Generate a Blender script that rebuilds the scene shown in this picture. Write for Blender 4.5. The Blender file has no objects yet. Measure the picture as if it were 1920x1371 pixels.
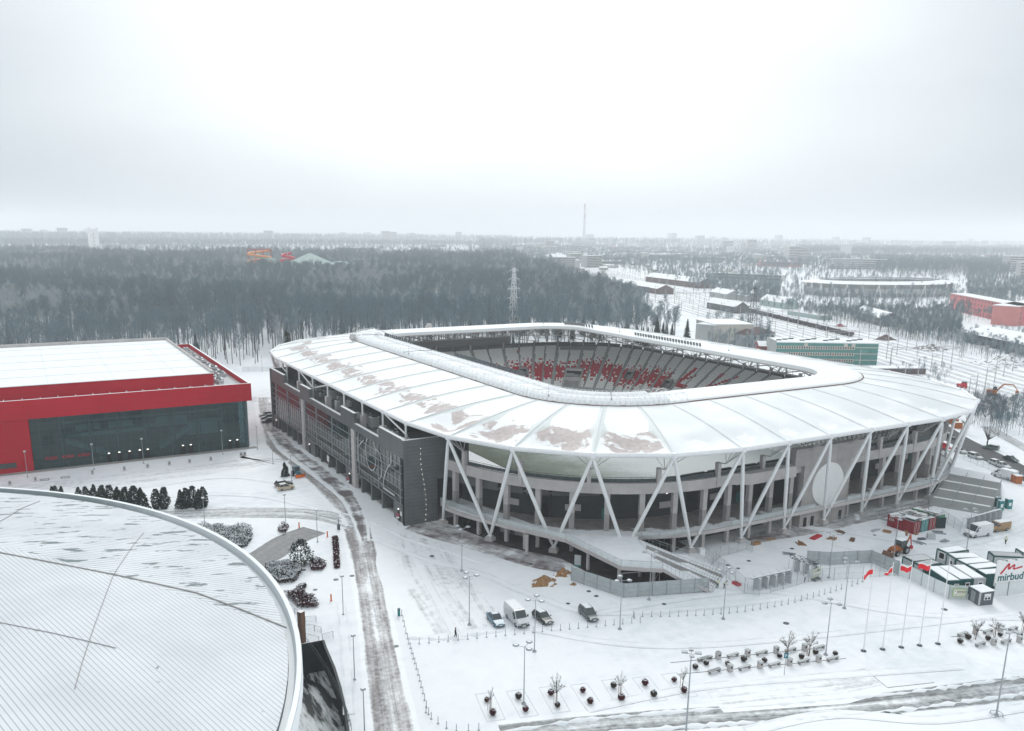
import bpy, bmesh, math, random
import numpy as np
from mathutils import Vector, Matrix
R = math.radians
random.seed(7)
SC = bpy.context.scene
COL = SC.collection
# ------------------------------------------------------------------ camera
FPX, CX, CY, CH = 1590.0, 945.0, 824.0, 60.0      # focal length and principal point in photo pixels, height in m
PIT, ROLL, HD = -0.2392, 0.011, 0.516
f = np.array([0, math.cos(PIT), math.sin(PIT)]); u = np.array([0, -math.sin(PIT), math.cos(PIT)]); r = np.array([1.0, 0, 0])
c_, s_ = math.cos(ROLL), math.sin(ROLL)
ch_, sh_ = math.cos(-HD), math.sin(-HD)
MH = np.array([[ch_, -sh_, 0], [sh_, ch_, 0], [0, 0, 1]])
FW, RT, UP = MH @ f, MH @ (r * c_ + u * s_), MH @ (u * c_ - r * s_)
cam = bpy.data.cameras.new('camera')
co = bpy.data.objects.new('camera', cam); COL.objects.link(co)
cam.sensor_fit = 'HORIZONTAL'; cam.sensor_width = 36.0
cam.lens = 36.0 * FPX / 1920.0
cam.shift_x = (960 - CX) / 1920.0
cam.shift_y = (CY - 685.5) / 1920.0
cam.clip_start = 0.5; cam.clip_end = 60000
co.matrix_world = Matrix(((RT[0], UP[0], -FW[0], 0), (RT[1], UP[1], -FW[1], 0), (RT[2], UP[2], -FW[2], CH), (0, 0, 0, 1)))
SC.camera = co
# ------------------------------------------------------------------ light
SUN_EL, SUN_AZ = 38.0, math.degrees(0.516)        # low behind a closed cloud layer, ahead of the camera
world = bpy.data.worlds.new("World"); SC.world = world; world.use_nodes = True
nt = world.node_tree; N = nt.nodes; L = nt.links; N.clear()
out = N.new('ShaderNodeOutputWorld'); bg = N.new('ShaderNodeBackground')
sky = N.new('ShaderNodeTexSky'); sky.sky_type = 'NISHITA'; sky.sun_disc = False
sky.sun_elevation = R(SUN_EL); sky.sun_rotation = R(SUN_AZ); sky.dust_density = 6; sky.air_density = 1.0; sky.ozone_density = 1
hsv = N.new('ShaderNodeHueSaturation'); hsv.inputs['Saturation'].default_value = 0.10
L.new(sky.outputs[0], hsv.inputs['Color'])
tc = N.new('ShaderNodeTexCoord'); mp = N.new('ShaderNodeMapping'); mp.inputs['Scale'].default_value = (1, 1, 3.2)
L.new(tc.outputs['Generated'], mp.inputs[0])
nz = N.new('ShaderNodeTexNoise'); nz.inputs['Scale'].default_value = 1.9; nz.inputs['Detail'].default_value = 6; nz.inputs['Roughness'].default_value = .5
L.new(mp.outputs[0], nz.inputs['Vector'])
rp = N.new('ShaderNodeValToRGB'); rp.color_ramp.elements[0].position = .30; rp.color_ramp.elements[1].position = .70
rp.color_ramp.elements[0].color = (6.55, 6.98, 7.4, 1); rp.color_ramp.elements[1].color = (8.35, 8.78, 8.98, 1)
L.new(nz.outputs['Fac'], rp.inputs[0])
mx = N.new('ShaderNodeMix'); mx.data_type = 'RGBA'; mx.inputs['Factor'].default_value = .86     # the cloud layer covers most of the blue
dot = N.new('ShaderNodeVectorMath'); dot.operation = 'DOT_PRODUCT'; L.new(tc.outputs['Generated'], dot.inputs[0])
_a, _e = R(SUN_AZ), R(14); dot.inputs[1].default_value = (math.sin(_a) * math.cos(_e), math.cos(_a) * math.cos(_e), math.sin(_e))
gl_r = N.new('ShaderNodeValToRGB'); gl_r.color_ramp.elements[0].position = .80; gl_r.color_ramp.elements[0].color = (.49, .55, .58, 1); gl_r.color_ramp.elements[1].position = 1.0; gl_r.color_ramp.elements[1].color = (1.05, 1.05, 1.05, 1); gl_r.color_ramp.interpolation = 'EASE'
_x = gl_r.color_ramp.elements.new(.45); _x.color = (1.0, 1.0, 1.0, 1); L.new(dot.outputs['Value'], gl_r.inputs[0]); gm = N.new('ShaderNodeMix'); gm.data_type = 'RGBA'; gm.blend_type = 'MULTIPLY'; gm.inputs[0].default_value = 1
L.new(rp.outputs[0], gm.inputs[6]); L.new(gl_r.outputs[0], gm.inputs[7])
L.new(hsv.outputs[0], mx.inputs[6]); L.new(gm.outputs[2], mx.inputs[7])
L.new(mx.outputs[2], bg.inputs[0]); bg.inputs[1].default_value = 0.10
L.new(bg.outputs[0], out.inputs[0])
sl = bpy.data.lights.new('sun', 'SUN'); so = bpy.data.objects.new('sun', sl); COL.objects.link(so)
sl.energy = 1.15; sl.angle = R(28); sl.color = (1, .985, .96)
d = Vector((math.sin(R(SUN_AZ)) * math.cos(R(SUN_EL)), math.cos(R(SUN_AZ)) * math.cos(R(SUN_EL)), math.sin(R(SUN_EL))))
so.rotation_euler = d.to_track_quat('Z', 'Y').to_euler(); so.location = (0, 0, 300)
SC.view_settings.view_transform = 'Standard'; SC.view_settings.look = 'None'; SC.view_settings.gamma = 1
SC.view_settings.exposure = 0.40
SC.cycles.use_denoising = True
SC.cycles.max_bounces = 6; SC.cycles.diffuse_bounces = 3; SC.cycles.glossy_bounces = 2; SC.cycles.volume_bounces = 1; SC.cycles.transparent_max_bounces = 8
# ------------------------------------------------------------------ where a photographed ground point lies in the world
def G(px, py, z=0.0):
    dd = FW + RT * (px - CX) / FPX - UP * (py - CY) / FPX
    return (np.array([0, 0, CH]) + dd * ((z - CH) / dd[2]))
def gx(px, py, z=0.0):
    g = G(px, py, z); return Vector((g[0], g[1], z))
def PX(p):
    v = np.array(p, float) - np.array([0, 0, CH]); k = v @ FW
    return CX + FPX * (v @ RT) / k, CY - FPX * (v @ UP) / k
# crops of the photograph: origin and scale of the enlargements measured on
def crop(ox, oy, s): return lambda x, y: (ox + x / s, oy + y / s)
# ------------------------------------------------------------------ objects
ORD = 'zeroth first second third fourth fifth sixth seventh eighth ninth tenth eleventh twelfth thirteenth fourteenth fifteenth sixteenth seventeenth eighteenth nineteenth twentieth'.split()
TEN = {2: 'twenty', 3: 'thirty', 4: 'forty', 5: 'fifty', 6: 'sixty', 7: 'seventy'}
def ordw(n):
    if n <= 20: return ORD[n]
    t, q = divmod(n, 10)
    return (TEN[t] + '-' + ORD[q]) if q else {3: 'thirtieth', 4: 'fortieth', 5: 'fiftieth', 6: 'sixtieth', 7: 'seventieth'}[t]
def tag(o, label=None, cat=None, group=None, kind=None):
    if label: o['label'] = label
    if cat: o['category'] = cat
    if group: o['group'] = group
    if kind: o['kind'] = kind
    return o
def empty(name, loc=(0, 0, 0), rz=0, label=None, cat=None, group=None):
    o = bpy.data.objects.new(name, None); COL.objects.link(o); o.location = loc; o.rotation_euler = (0, 0, rz)
    o.empty_display_size = .3
    return tag(o, label, cat, group)
def copy_tree(o, parent=None):
    c = o.copy(); COL.objects.link(c)
    if parent is not None: c.parent = parent
    for ch in list(o.children): copy_tree(ch, c)
    return c
class MB:
    """collects faces of one mesh object"""
    def __init__(s): s.v = []; s.f = []; s.m = []; s.uv = []; s.smooth = []
    def face(s, pts, m=0, uv=None, sm=False):
        b = len(s.v); s.v.extend([tuple(p) for p in pts]); s.f.append(tuple(range(b, b + len(pts)))); s.m.append(m); s.uv.append(uv); s.smooth.append(sm)
    def box(s, c, d, rz=0, m=0, mt=None, top=None, taper=1.0):
        """centre of base c, dimensions d; mt: material of the top face"""
        x, y, z = d[0] / 2, d[1] / 2, d[2]; ca, sa = math.cos(rz), math.sin(rz)
        P = []
        for k, zz in ((1, 0), (taper, z)):
            for a, b in ((-x, -y), (x, -y), (x, y), (-x, y)):
                P.append((c[0] + (a * ca - b * sa) * k, c[1] + (a * sa + b * ca) * k, c[2] + zz))
        for q in ((0, 1, 5, 4), (1, 2, 6, 5), (2, 3, 7, 6), (3, 0, 4, 7), (3, 2, 1, 0)): s.face([P[i] for i in q], m)
        s.face([P[i] for i in (4, 5, 6, 7)], m if mt is None else mt)
    def tube(s, a, b, r, r2=None, n=8, m=0, cap=True):
        a, b = Vector(a), Vector(b); r2 = r if r2 is None else r2; dd = (b - a)
        if dd.length < 1e-6: return
        q = dd.to_track_quat('Z', 'Y'); A = []; B = []
        for i in range(n):
            t = 2 * math.pi * i / n; w = q @ Vector((math.cos(t), math.sin(t), 0)); A.append(a + w * r); B.append(b + w * r2)
        for i in range(n): j = (i + 1) % n; s.face([A[i], A[j], B[j], B[i]], m, sm=n > 5)
        if cap:
            s.face(A[::-1], m)
            s.face(B, m)
    def path(s, pts, r, n=8, m=0, cyc=False):
        k = len(pts)
        for i in range(k if cyc else k - 1): s.tube(pts[i], pts[(i + 1) % k], r, n=n, m=m, cap=not cyc)
    def prism(s, poly, z0, z1, m=0, mt=None, bottom=True):
        n = len(poly)
        ar = sum(poly[i][0] * poly[(i + 1) % n][1] - poly[(i + 1) % n][0] * poly[i][1] for i in range(n))
        if ar < 0: poly = poly[::-1]
        for i in range(n):
            a, b = poly[i], poly[(i + 1) % n]; s.face([(a[0], a[1], z0), (b[0], b[1], z0), (b[0], b[1], z1), (a[0], a[1], z1)], m)
        s.face([(p[0], p[1], z1) for p in poly], m if mt is None else mt)
        if bottom: s.face([(p[0], p[1], z0) for p in poly[::-1]], m)
    def lathe(s, c, prof, n=12, m=0, sm=True):
        for i in range(len(prof) - 1):
            (r0, z0), (r1, z1) = prof[i], prof[i + 1]
            for k in range(n):
                a, b = 2 * math.pi * k / n, 2 * math.pi * (k + 1) / n
                P = [(c[0] + r0 * math.cos(a), c[1] + r0 * math.sin(a), c[2] + z0), (c[0] + r0 * math.cos(b), c[1] + r0 * math.sin(b), c[2] + z0),
                     (c[0] + r1 * math.cos(b), c[1] + r1 * math.sin(b), c[2] + z1), (c[0] + r1 * math.cos(a), c[1] + r1 * math.sin(a), c[2] + z1)]
                if r0 < 1e-6: P = P[1:] if False else [P[0], P[2], P[3]]
                elif r1 < 1e-6: P = [P[0], P[1], P[2]]
                s.face(P, m, sm=sm)
    def build(s, name, mats, parent=None, weld=False):
        me = bpy.data.meshes.new(name)
        me.from_pydata(s.v, [], s.f)
        if not isinstance(mats, (list, tuple)): mats = [mats]
        for q in mats: me.materials.append(q)
        me.polygons.foreach_set('material_index', s.m)
        me.polygons.foreach_set('use_smooth', s.smooth)
        if any(q is not None for q in s.uv):
            ul = me.uv_layers.new(name='UVMap'); flat = []
            for fc, q in zip(s.f, s.uv):
                for i in range(len(fc)): flat.extend(q[i] if q is not None else (0, 0))
            ul.data.foreach_set('uv', flat)
        if weld:
            bm = bmesh.new(); bm.from_mesh(me); bmesh.ops.remove_doubles(bm, verts=bm.verts, dist=weld); bm.to_mesh(me); bm.free()
        me.update()
        o = bpy.data.objects.new(name, me); COL.objects.link(o)
        if parent is not None: o.parent = parent
        return o
def tmesh(body, size, mat, parent, loc, rot, name='lettering', ext=0.01, bold=0.0):
    cu = bpy.data.curves.new(name, 'FONT'); cu.body = body; cu.size = size; cu.extrude = ext; cu.offset = bold; cu.align_x = 'LEFT'
    t = bpy.data.objects.new(name, cu); me = bpy.data.meshes.new_from_object(t); bpy.data.objects.remove(t); bpy.data.curves.remove(cu)
    me.materials.clear(); me.materials.append(mat)
    o = bpy.data.objects.new(name, me); COL.objects.link(o); o.parent = parent; o.location = loc; o.rotation_euler = rot
    return o
# ------------------------------------------------------------------ materials
MT = {}
def nodes(name):
    m = bpy.data.materials.new(name); m.use_nodes = True; t = m.node_tree; t.nodes.clear()
    o = t.nodes.new('ShaderNodeOutputMaterial'); b = t.nodes.new('ShaderNodeBsdfPrincipled'); t.links.new(b.outputs[0], o.inputs[0])
    MT[name] = m; return m, t, b
def math_(t, op, a, b=None, c=None):
    n = t.nodes.new('ShaderNodeMath'); n.operation = op
    for i, v in enumerate((a, b, c)):
        if v is None: continue
        if isinstance(v, (int, float)): n.inputs[i].default_value = v
        else: t.links.new(v, n.inputs[i])
    return n.outputs[0]
def noise(t, vec, scale, detail=4, rough=.5, dist=0):
    n = t.nodes.new('ShaderNodeTexNoise'); n.inputs['Scale'].default_value = scale; n.inputs['Detail'].default_value = detail
    n.inputs['Roughness'].default_value = rough; n.inputs['Distortion'].default_value = dist
    if vec is not None: t.links.new(vec, n.inputs['Vector'])
    return n.outputs['Fac']
def ramp(t, fac, *stops):
    n = t.nodes.new('ShaderNodeValToRGB'); cr = n.color_ramp
    while len(cr.elements) < len(stops): cr.elements.new(.5)
    for e, (p, c) in zip(cr.elements, stops):
        e.position = p; e.color = (c, c, c, 1) if isinstance(c, (int, float)) else (*c, 1)
    t.links.new(fac, n.inputs[0]); return n.outputs[0]
def mix(t, fac, a, b):
    n = t.nodes.new('ShaderNodeMix'); n.data_type = 'RGBA'
    if isinstance(fac, (int, float)): n.inputs[0].default_value = fac
    else: t.links.new(fac, n.inputs[0])
    for i, v in ((6, a), (7, b)):
        if isinstance(v, tuple): n.inputs[i].default_value = (*v, 1)
        else: t.links.new(v, n.inputs[i])
    return n.outputs[2]
def coord(t, kind='Object', scale=None, rot=None):
    n = t.nodes.new('ShaderNodeTexCoord'); v = n.outputs[kind]
    if scale or rot:
        q = t.nodes.new('ShaderNodeMapping'); t.links.new(v, q.inputs[0])
        if scale: q.inputs['Scale'].default_value = scale
        if rot: q.inputs['Rotation'].default_value = rot
        v = q.outputs[0]
    return v
def xyz(t, v):
    n = t.nodes.new('ShaderNodeSeparateXYZ'); t.links.new(v, n.inputs[0]); return n.outputs
def bump(t, b, h, strength, dist=.1):
    n = t.nodes.new('ShaderNodeBump'); n.inputs['Strength'].default_value = strength; n.inputs['Distance'].default_value = dist
    t.links.new(h, n.inputs['Height']); t.links.new(n.outputs[0], b.inputs['Normal'])
def mat(name, col, rough=.7, metal=0, var=.12, scale=1.5, bmp=0, emit=0, spec=.22):
    """plain surface with slight mottling and wear"""
    m, t, b = nodes(name); v = coord(t)
    n1 = noise(t, v, scale, 5, .6); n2 = noise(t, v, scale * 9, 3, .6)
    s = math_(t, 'ADD', math_(t, 'MULTIPLY', n1, .7), math_(t, 'MULTIPLY', n2, .3))
    lo = tuple(q * (1 - var) for q in col); hi = tuple(min(1, q * (1 + var)) for q in col)
    t.links.new(ramp(t, s, (.33, lo), (.67, hi)), b.inputs['Base Color'])
    b.inputs['Roughness'].default_value = rough; b.inputs['Metallic'].default_value = metal; b.inputs['Specular IOR Level'].default_value = spec
    if bmp: bump(t, b, n2, bmp, .03)
    if emit: b.inputs['Emission Color'].default_value = (*col, 1); b.inputs['Emission Strength'].default_value = emit
    return m
SNOWC = (.80, .835, .86)
def snowcol(t, v):
    a = noise(t, v, .025, 5, .55); b2 = noise(t, v, .35, 7, .68)
    s = math_(t, 'ADD', math_(t, 'MULTIPLY', a, .6), math_(t, 'MULTIPLY', b2, .4))
    return ramp(t, s, (.36, (.64, .69, .725)), (.50, (.79, .82, .845)), (.64, (.84, .865, .88)))
m, t, b = nodes('snow'); v = coord(t); t.links.new(snowcol(t, v), b.inputs['Base Color']); b.inputs['Roughness'].default_value = .75; b.inputs['Specular IOR Level'].default_value = .2
bump(t, b, noise(t, v, 1.3, 6, .6), .35, .15)
mat('roofsnow', (.82, .85, .865), .7, var=.035, scale=.2, spec=.2)
mat('concrete', (.30, .29, .285), .85, var=.16, scale=.5, bmp=.1)
mat('concrete_pale', (.46, .44, .435), .85, var=.14, scale=.35, bmp=.1)
mat('concrete_dark', (.13, .137, .142), .85, var=.2, scale=.4)
mat('wall_dark', (.036, .045, .050), .6, var=.2, scale=.3)
mat('black', (.008, .010, .011), .5, var=.3)
mat('white_steel', (.74, .76, .77), .35, var=.05)
mat('grey_steel', (.33, .36, .38), .4, metal=.4, var=.12)
mat('dark_steel', (.08, .1, .11), .45, metal=.3, var=.2)
mat('white_paint', (.78, .79, .79), .5, var=.05)
mat('rubber', (.02, .02, .02), .8)
mat('red_paint', (.50, .018, .035), .45, var=.15, scale=.3)
mat('flag_red', (.72, .02, .03), .6, var=.06); mat('flag_white', (.8, .8, .8), .6, var=.05)
mat('orange', (.75, .15, .02), .5, var=.2); mat('digger', (.38, .12, .035), .55, var=.3, scale=3)
mat('teal', (.03, .20, .20), .5, var=.15); mat('cabin_green', (.012, .085, .085), .5, var=.15); mat('cabin_grey', (.45, .48, .49), .6, var=.1)
mat('booth_grey', (.10, .12, .13), .6, var=.1); mat('wood', (.30, .17, .08), .8, var=.3, scale=4)
mat('sand', (.36, .20, .09), .9, var=.25, scale=2, bmp=.4); mat('brown', (.16, .09, .06), .8, var=.3)
mat('leaf_dark', (.014, .03, .024), .8, var=.4, scale=3); mat('leaf_red', (.075, .012, .022), .8, var=.5, scale=3); mat('leaf_brown', (.055, .04, .035), .8, var=.4, scale=3)
mat('bark', (.085, .08, .08), .9, var=.25, scale=2); mat('bark_pale', (.32, .32, .31), .9, var=.2, scale=2); mat('twig', (.075, .085, .095), .9, var=.3, scale=.3); mat('twig_pale', (.24, .25, .255), .9, var=.2)
mat('needle', (.022, .045, .04), .8, var=.35, scale=1)
mat('sign_green', (.22, .38, .16), .5, var=.08); mat('sign_black', (.02, .02, .02), .5); mat('sign_blue', (.02, .16, .22), .5); mat('logo_red', (.55, .01, .03), .4, var=.03); mat('logo_teal', (.02, .12, .13), .4, var=.03)
mat('lamp_lit', (1, .95, .85), .4, emit=2.5)
m, t, b = nodes('glass_dark'); b.inputs['Base Color'].default_value = (.012, .02, .022, 1); b.inputs['Roughness'].default_value = .06; b.inputs['Specular IOR Level'].default_value = .9
v = coord(t, scale=(.12, .12, .2)); bump(t, b, noise(t, v, 1.6, 2), .08, .3)
m, t, b = nodes('car_glass'); b.inputs['Base Color'].default_value = (.05, .065, .07, 1); b.inputs['Roughness'].default_value = .1
def carpaint(name, col):
    m, t, b = nodes(name); v = coord(t); n = noise(t, v, 2.5, 4)
    t.links.new(ramp(t, n, (.35, tuple(q * .85 for q in col)), (.65, col)), b.inputs['Base Color'])
    b.inputs['Roughness'].default_value = .32; b.inputs['Coat Weight'].default_value = .5; b.inputs['Coat Roughness'].default_value = .1
for n_, c in dict(car_blue=(.05, .17, .25), car_white=(.68, .7, .71), car_teal=(.035, .07, .08), car_green=(.03, .06, .06), car_beige=(.55, .46, .33), car_black=(.015, .018, .02), car_sage=(.14, .22, .2), car_brown=(.30, .17, .06), car_red=(.45, .02, .03), car_silver=(.45, .47, .48), tractor_blue=(.07, .2, .27)).items(): carpaint(n_, c)
# ================================================================== STADIUM
SX, SY = 145.0, 213.0
SEG = [('s', 5), ('c', 5), ('s', 8), ('c', 5), ('s', 5), ('c', 5), ('s', 8), ('c', 5)]
NB = 46
def PL(g, hx, hy, rx, ry):
    """point on a rounded rectangle; g is the number of roof bays travelled from the south-west end of the south side"""
    g = g % NB; k = 0; a, b = hx - rx, hy - ry
    cs = [((-a, -hy), (a, -hy)), (a, -b, -90), ((hx, -b), (hx, b)), (a, b, 0), ((a, hy), (-a, hy)), (-a, b, 90), ((-hx, b), (-hx, -b)), (-a, -b, 180)]
    for (ty, n), q in zip(SEG, cs):
        if g <= k + n + 1e-9:
            s = (g - k) / n
            if ty == 's': return (SX + q[0][0] + (q[1][0] - q[0][0]) * s, SY + q[0][1] + (q[1][1] - q[0][1]) * s)
            an = R(q[2] + 90 * s); return (SX + q[0] + rx * math.cos(an), SY + q[1] + ry * math.sin(an))
        k += n
RIM = (77.2, 101.2, 47.2, 49.2); RO = (50.5, 76, 24, 24); RI = (39.5, 65, 13, 13)
def P3(g, h, z): p = PL(g, *h); return Vector((p[0], p[1], z))
def lerp(a, b, t): return a + (b - a) * t
def hl(h1, h2, t): return tuple(lerp(a, b, t) for a, b in zip(h1, h2))
st = empty('stadium', (SX, SY, 0), 0, 'large white-roofed football stadium with slanted white struts and open middle, snow on its roof', 'stadium')
OFF = Vector((-SX, -SY, 0))
def sb(mb, name, mats, parent=None, label=None, weld=False):
    o = mb.build(name, mats, parent or st, weld)
    if parent is None or parent is st: o.location = OFF
    if label: o['label'] = label
    return o
# --- roof skin materials; UV: u = bay*2 + s, v = t
def roofmat(name, kind):
    m, t, b = nodes(name); uvn = t.nodes.new('ShaderNodeUVMap'); U = xyz(t, uvn.outputs[0]); u_, v_ = U[0], U[1]
    s = math_(t, 'FRACT', math_(t, 'MULTIPLY', u_, .5)); s = math_(t, 'MULTIPLY', s, 2.0)
    V = coord(t)
    n1 = noise(t, V, .28, 5, .6); n2 = noise(t, V, .09, 4, .5); n3 = noise(t, V, 1.1, 4, .6)
    snow = ramp(t, n2, (.3, (.79, .825, .84)), (.7, (.86, .88, .89)))
    memb = ramp(t, n3, (.3, (.55, .61, .61)), (.7, (.62, .67, .665)))
    e = math_(t, 'MINIMUM', s, math_(t, 'SUBTRACT', 1.0, s))              # distance to the nearer ridge
    col = snow
    if kind in ('west', 'corner'):
        vn = math_(t, 'ADD', v_, math_(t, 'MULTIPLY', math_(t, 'SUBTRACT', n1, .5), .42))
        if kind == 'west': c0, w0 = .36, .085
        else: c0, w0 = .30, .15
        d1 = math_(t, 'ABSOLUTE', math_(t, 'SUBTRACT', vn, c0))
        if kind == 'west':
            # tail that runs up the valley beside one ridge
            k = math_(t, 'MULTIPLY', math_(t, 'SUBTRACT', 1.0, s), .5) ; d1 = math_(t, 'SUBTRACT', d1, math_(t, 'MAXIMUM', 0.0, math_(t, 'SUBTRACT', .10, k)))
        mk = ramp(t, d1, (w0 - .012, 1.0), (w0 + .012, 0.0))
        lump = ramp(t, noise(t, V, .16, 4, .62, .6), (.50, 1.0), (.55, 0.0)) if kind == 'corner' else ramp(t, noise(t, V, .22, 5, .6, .8), (.53, 1.0), (.58, 0.0))
        mk = math_(t, 'MULTIPLY', math_(t, 'MULTIPLY', mk, lump), ramp(t, e, (.05, 0.0), (.085, 1.0)))
        brown = ramp(t, n3, (.3, (.42, .365, .355)), (.7, (.56, .50, .49)))
        col = mix(t, mk, col, brown)
        wd = math_(t, 'ADD', math_(t, 'MULTIPLY', v_, .10 if kind == 'west' else .07), .025)
        if kind == 'corner': wd = math_(t, 'ADD', wd, math_(t, 'MULTIPLY', math_(t, 'MAXIMUM', 0.0, math_(t, 'SUBTRACT', .16, math_(t, 'ABSOLUTE', math_(t, 'SUBTRACT', v_, .45)))), .6))
        rg = ramp(t, math_(t, 'SUBTRACT', e, wd), (.0, 1.0), (.012, 0.0)); col = mix(t, math_(t, 'MULTIPLY', rg, .75), col, memb)
    else:
        blob = ramp(t, n2, (.42, 1.0), (.60, 0.0)); col = mix(t, math_(t, 'MULTIPLY', blob, .55), col, (.66, .71, .72))
        rg = ramp(t, e, (.03, 1.0), (.045, 0.0)); col = mix(t, math_(t, 'MULTIPLY', rg, .45), col, memb)
        hb = math_(t, 'ADD', math_(t, 'MULTIPLY', math_(t, 'POWER', math_(t, 'SUBTRACT', s, .5), 2.0), 6.0), math_(t, 'MULTIPLY', math_(t, 'POWER', math_(t, 'SUBTRACT', v_, .24), 2.0), 55.0))
        hb = math_(t, 'ADD', hb, math_(t, 'MULTIPLY', math_(t, 'SUBTRACT', n3, .5), 1.0))
        col = mix(t, ramp(t, hb, (.16, 1.0), (.24, 0.0)), col, (.87, .88, .89))
    ln = ramp(t, e, (.004, 1.0), (.009, 0.0)); col = mix(t, math_(t, 'MULTIPLY', ln, .6), col, (.22, .25, .26))
    t.links.new(col, b.inputs['Base Color']); b.inputs['Roughness'].default_value = .6; b.inputs['Specular IOR Level'].default_value = .3
    bump(t, b, n3, .25, .12); return m
roofmat('roof_west', 'west'); roofmat('roof_corner', 'corner'); roofmat('roof_plain', 'plain')
SS, TT = 8, 12
def roofz(s, t, pocket):
    z = 21 + 3.9 * t + 0.55 * math.sin(math.pi * t)
    a = min(1, t * 7) if t < .15 else 1
    sag = pocket * (math.sin(math.pi * s) ** .8) * a * (1 - t) ** .7
    dip = pocket * .8 * math.exp(-((t - .22) / .13) ** 2) * math.sin(math.pi * s) ** 2
    return z - sag - dip
for i in range(NB):
    b = MB(); kind = 'roof_corner' if 41 <= i <= 44 else ('roof_west' if 28 <= i < 41 else 'roof_plain')
    pocket = 1.25 if kind == 'roof_corner' else (.75 if kind == 'roof_west' else .85)
    p0, p1 = P3(i, RIM, 0), P3(i + 1, RIM, 0)
    def rp_(s, t):
        a = p0.lerp(p1, s); c = P3(i + s, RO, 0); q = a.lerp(c, t); q.z = roofz(s, t, pocket); return q
    for a in range(SS):
        for c in range(TT):
            s0, s1, t0, t1 = a / SS, (a + 1) / SS, c / TT, (c + 1) / TT
            b.face([rp_(s0, t0), rp_(s1, t0), rp_(s1, t1), rp_(s0, t1)], 0, [(2 * i + s0, t0), (2 * i + s1, t0), (2 * i + s1, t1), (2 * i + s0, t1)], True)
    sb(b, 'roof_panel', MT[kind], weld=.001)
# --- radial ridge tubes
b = MB()
for i in range(NB):
    pr = [P3(i, RIM, 0).lerp(P3(i, RO, 0), t) for t in (0, .2, .4, .6, .8, 1)]
    for q, t in zip(pr, (0, .2, .4, .6, .8, 1)): q.z = roofz(0, t, 0) + .04
    b.path(pr, .10, 4)
sb(b, 'roof_ridges', MT['white_steel'])
b = MB(); b.path([P3(i, RIM, 21) for i in range(NB)], .46, 10, cyc=True)
for i in range(NB): b.lathe(P3(i, RIM, 20.4), [(0, 0), (.55, .1), (.6, .6), (.55, 1.1), (0, 1.2)], 8)
sb(b, 'rim_tube', MT['white_steel'])
# --- inner ring: hump of clear sheeting under snow
prof = [(0, 24.3), (0, 25.0), (.04, 25.85), (.13, 26.35), (.24, 26.1), (.33, 25.75), (.62, 25.65), (.70, 26.0), (.82, 26.2), (.93, 25.9), (1, 25.2), (1.0, 24.2), (.9, 23.9), (.3, 23.9), (0, 24.3)]
b = MB(); nu = NB * 4
def lowp(pf, g):
    q = 1.0 if 29.4 < g < 46 else .2
    return [(w, z if z < 25.25 else 25.25 + (z - 25.25) * q) for w, z in pf]
for k in range(nu):
    g0, g1 = k / 4, (k + 1) / 4; pf = lowp(prof, g0)
    for (w0, z0), (w1, z1) in zip(pf, pf[1:]):
        A, B_, C_, D = (P3(g0, hl(RO, RI, w0), z0), P3(g1, hl(RO, RI, w0), z0), P3(g1, hl(RO, RI, w1), z1), P3(g0, hl(RO, RI, w1), z1))
        b.face([A, B_, C_, D], 1 if z0 < 25 and z1 < 25.05 else 0, None, True)
sb(b, 'roof_ring', [MT['roofsnow'], MT['concrete_pale']])
b = MB(); b.path([P3(k / 3, hl(RO, RI, -.015), 24.98) for k in range(NB * 3)], .13, 4, cyc=True); sb(b, 'ring_gap_shade', MT['brown'])  # added dark tube imitates the shaded gap between ring and roof
b = MB()
def zig(w0, z0, w1, z1, ga, gb, dg, r=.05):
    r *= 1.25
    g = ga; up = False; last = None
    while g < gb:
        q = P3(g, hl(RO, RI, w1 if up else w0), z1 if up else z0)
        if last is not None: b.tube(last, q, r, n=3, cap=False)
        last = q; up = not up; g += dg
    for w, z in ((w0, z0), (w1, z1)):
        pp = [P3(ga + k * (gb - ga) / 60, hl(RO, RI, w), z) for k in range(61)]; b.path(pp, r * 1.1, 3)
for k in range(17):
    ga = 29.6 + k; gb = ga + .86
    if 36.4 < 0: pass
    zig(-.02, 25.1, .10, 26.75, ga, gb, .086, .035); zig(.66, 25.9, .80, 26.5, ga, gb, .1, .03)
    for g in (ga, gb): b.path([P3(g, hl(RO, RI, w), z) for w, z in ((0, 24.9), (.05, 26.4), (.13, 26.8), (.3, 26.3), (.62, 26.0), (.8, 26.5), (1, 25.4))], .06, 3)
sb(b, 'ring_truss', MT['white_steel'])
for g0 in (36.0, 44.2, 32.3):
    b = MB(); b.path([P3(g0 + .1 * w, hl(RO, RI, w), 26.2 + .3 * math.sin(3 * w)) for w in (0, .3, .6, .9)], .07, 4); sb(b, 'roof_gap', MT['dark_steel'])
# --- lightning rods
for g in (12.2, 13.7, 15.1, 16.4, 18.0, 36.2, 42.3, 22.2):
    b = MB(); p = P3(g, hl(RO, RI, .05 if g > 30 else .9), 25.9); b.tube(p, p + Vector((0, 0, 2.6)), .05, .02, 5); b.lathe(p, [(0, 0), (.25, 0), (.2, .3), (0, .35)], 6); sb(b, 'lightning_rod', MT['grey_steel'])
b = MB(); p = P3(32.9, hl(RO, RI, -.1), 24.9); b.lathe(p, [(0, .2), (.7, .3), (1.15, 1.2), (.9, 2.1), (0, 2.6)], 12); b.tube(p, p + Vector((0, 0, .6)), .2); sb(b, 'satellite_dome', MT['concrete_pale'])
b = MB(); p = P3(26.2, hl(RIM, RO, .5), 23.4); b.lathe(p, [(0, 0), (1.1, .2), (1.3, 1.2), (.9, 2.0), (0, 2.2)], 10); sb(b, 'roof_vent', MT['concrete_pale'])
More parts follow.
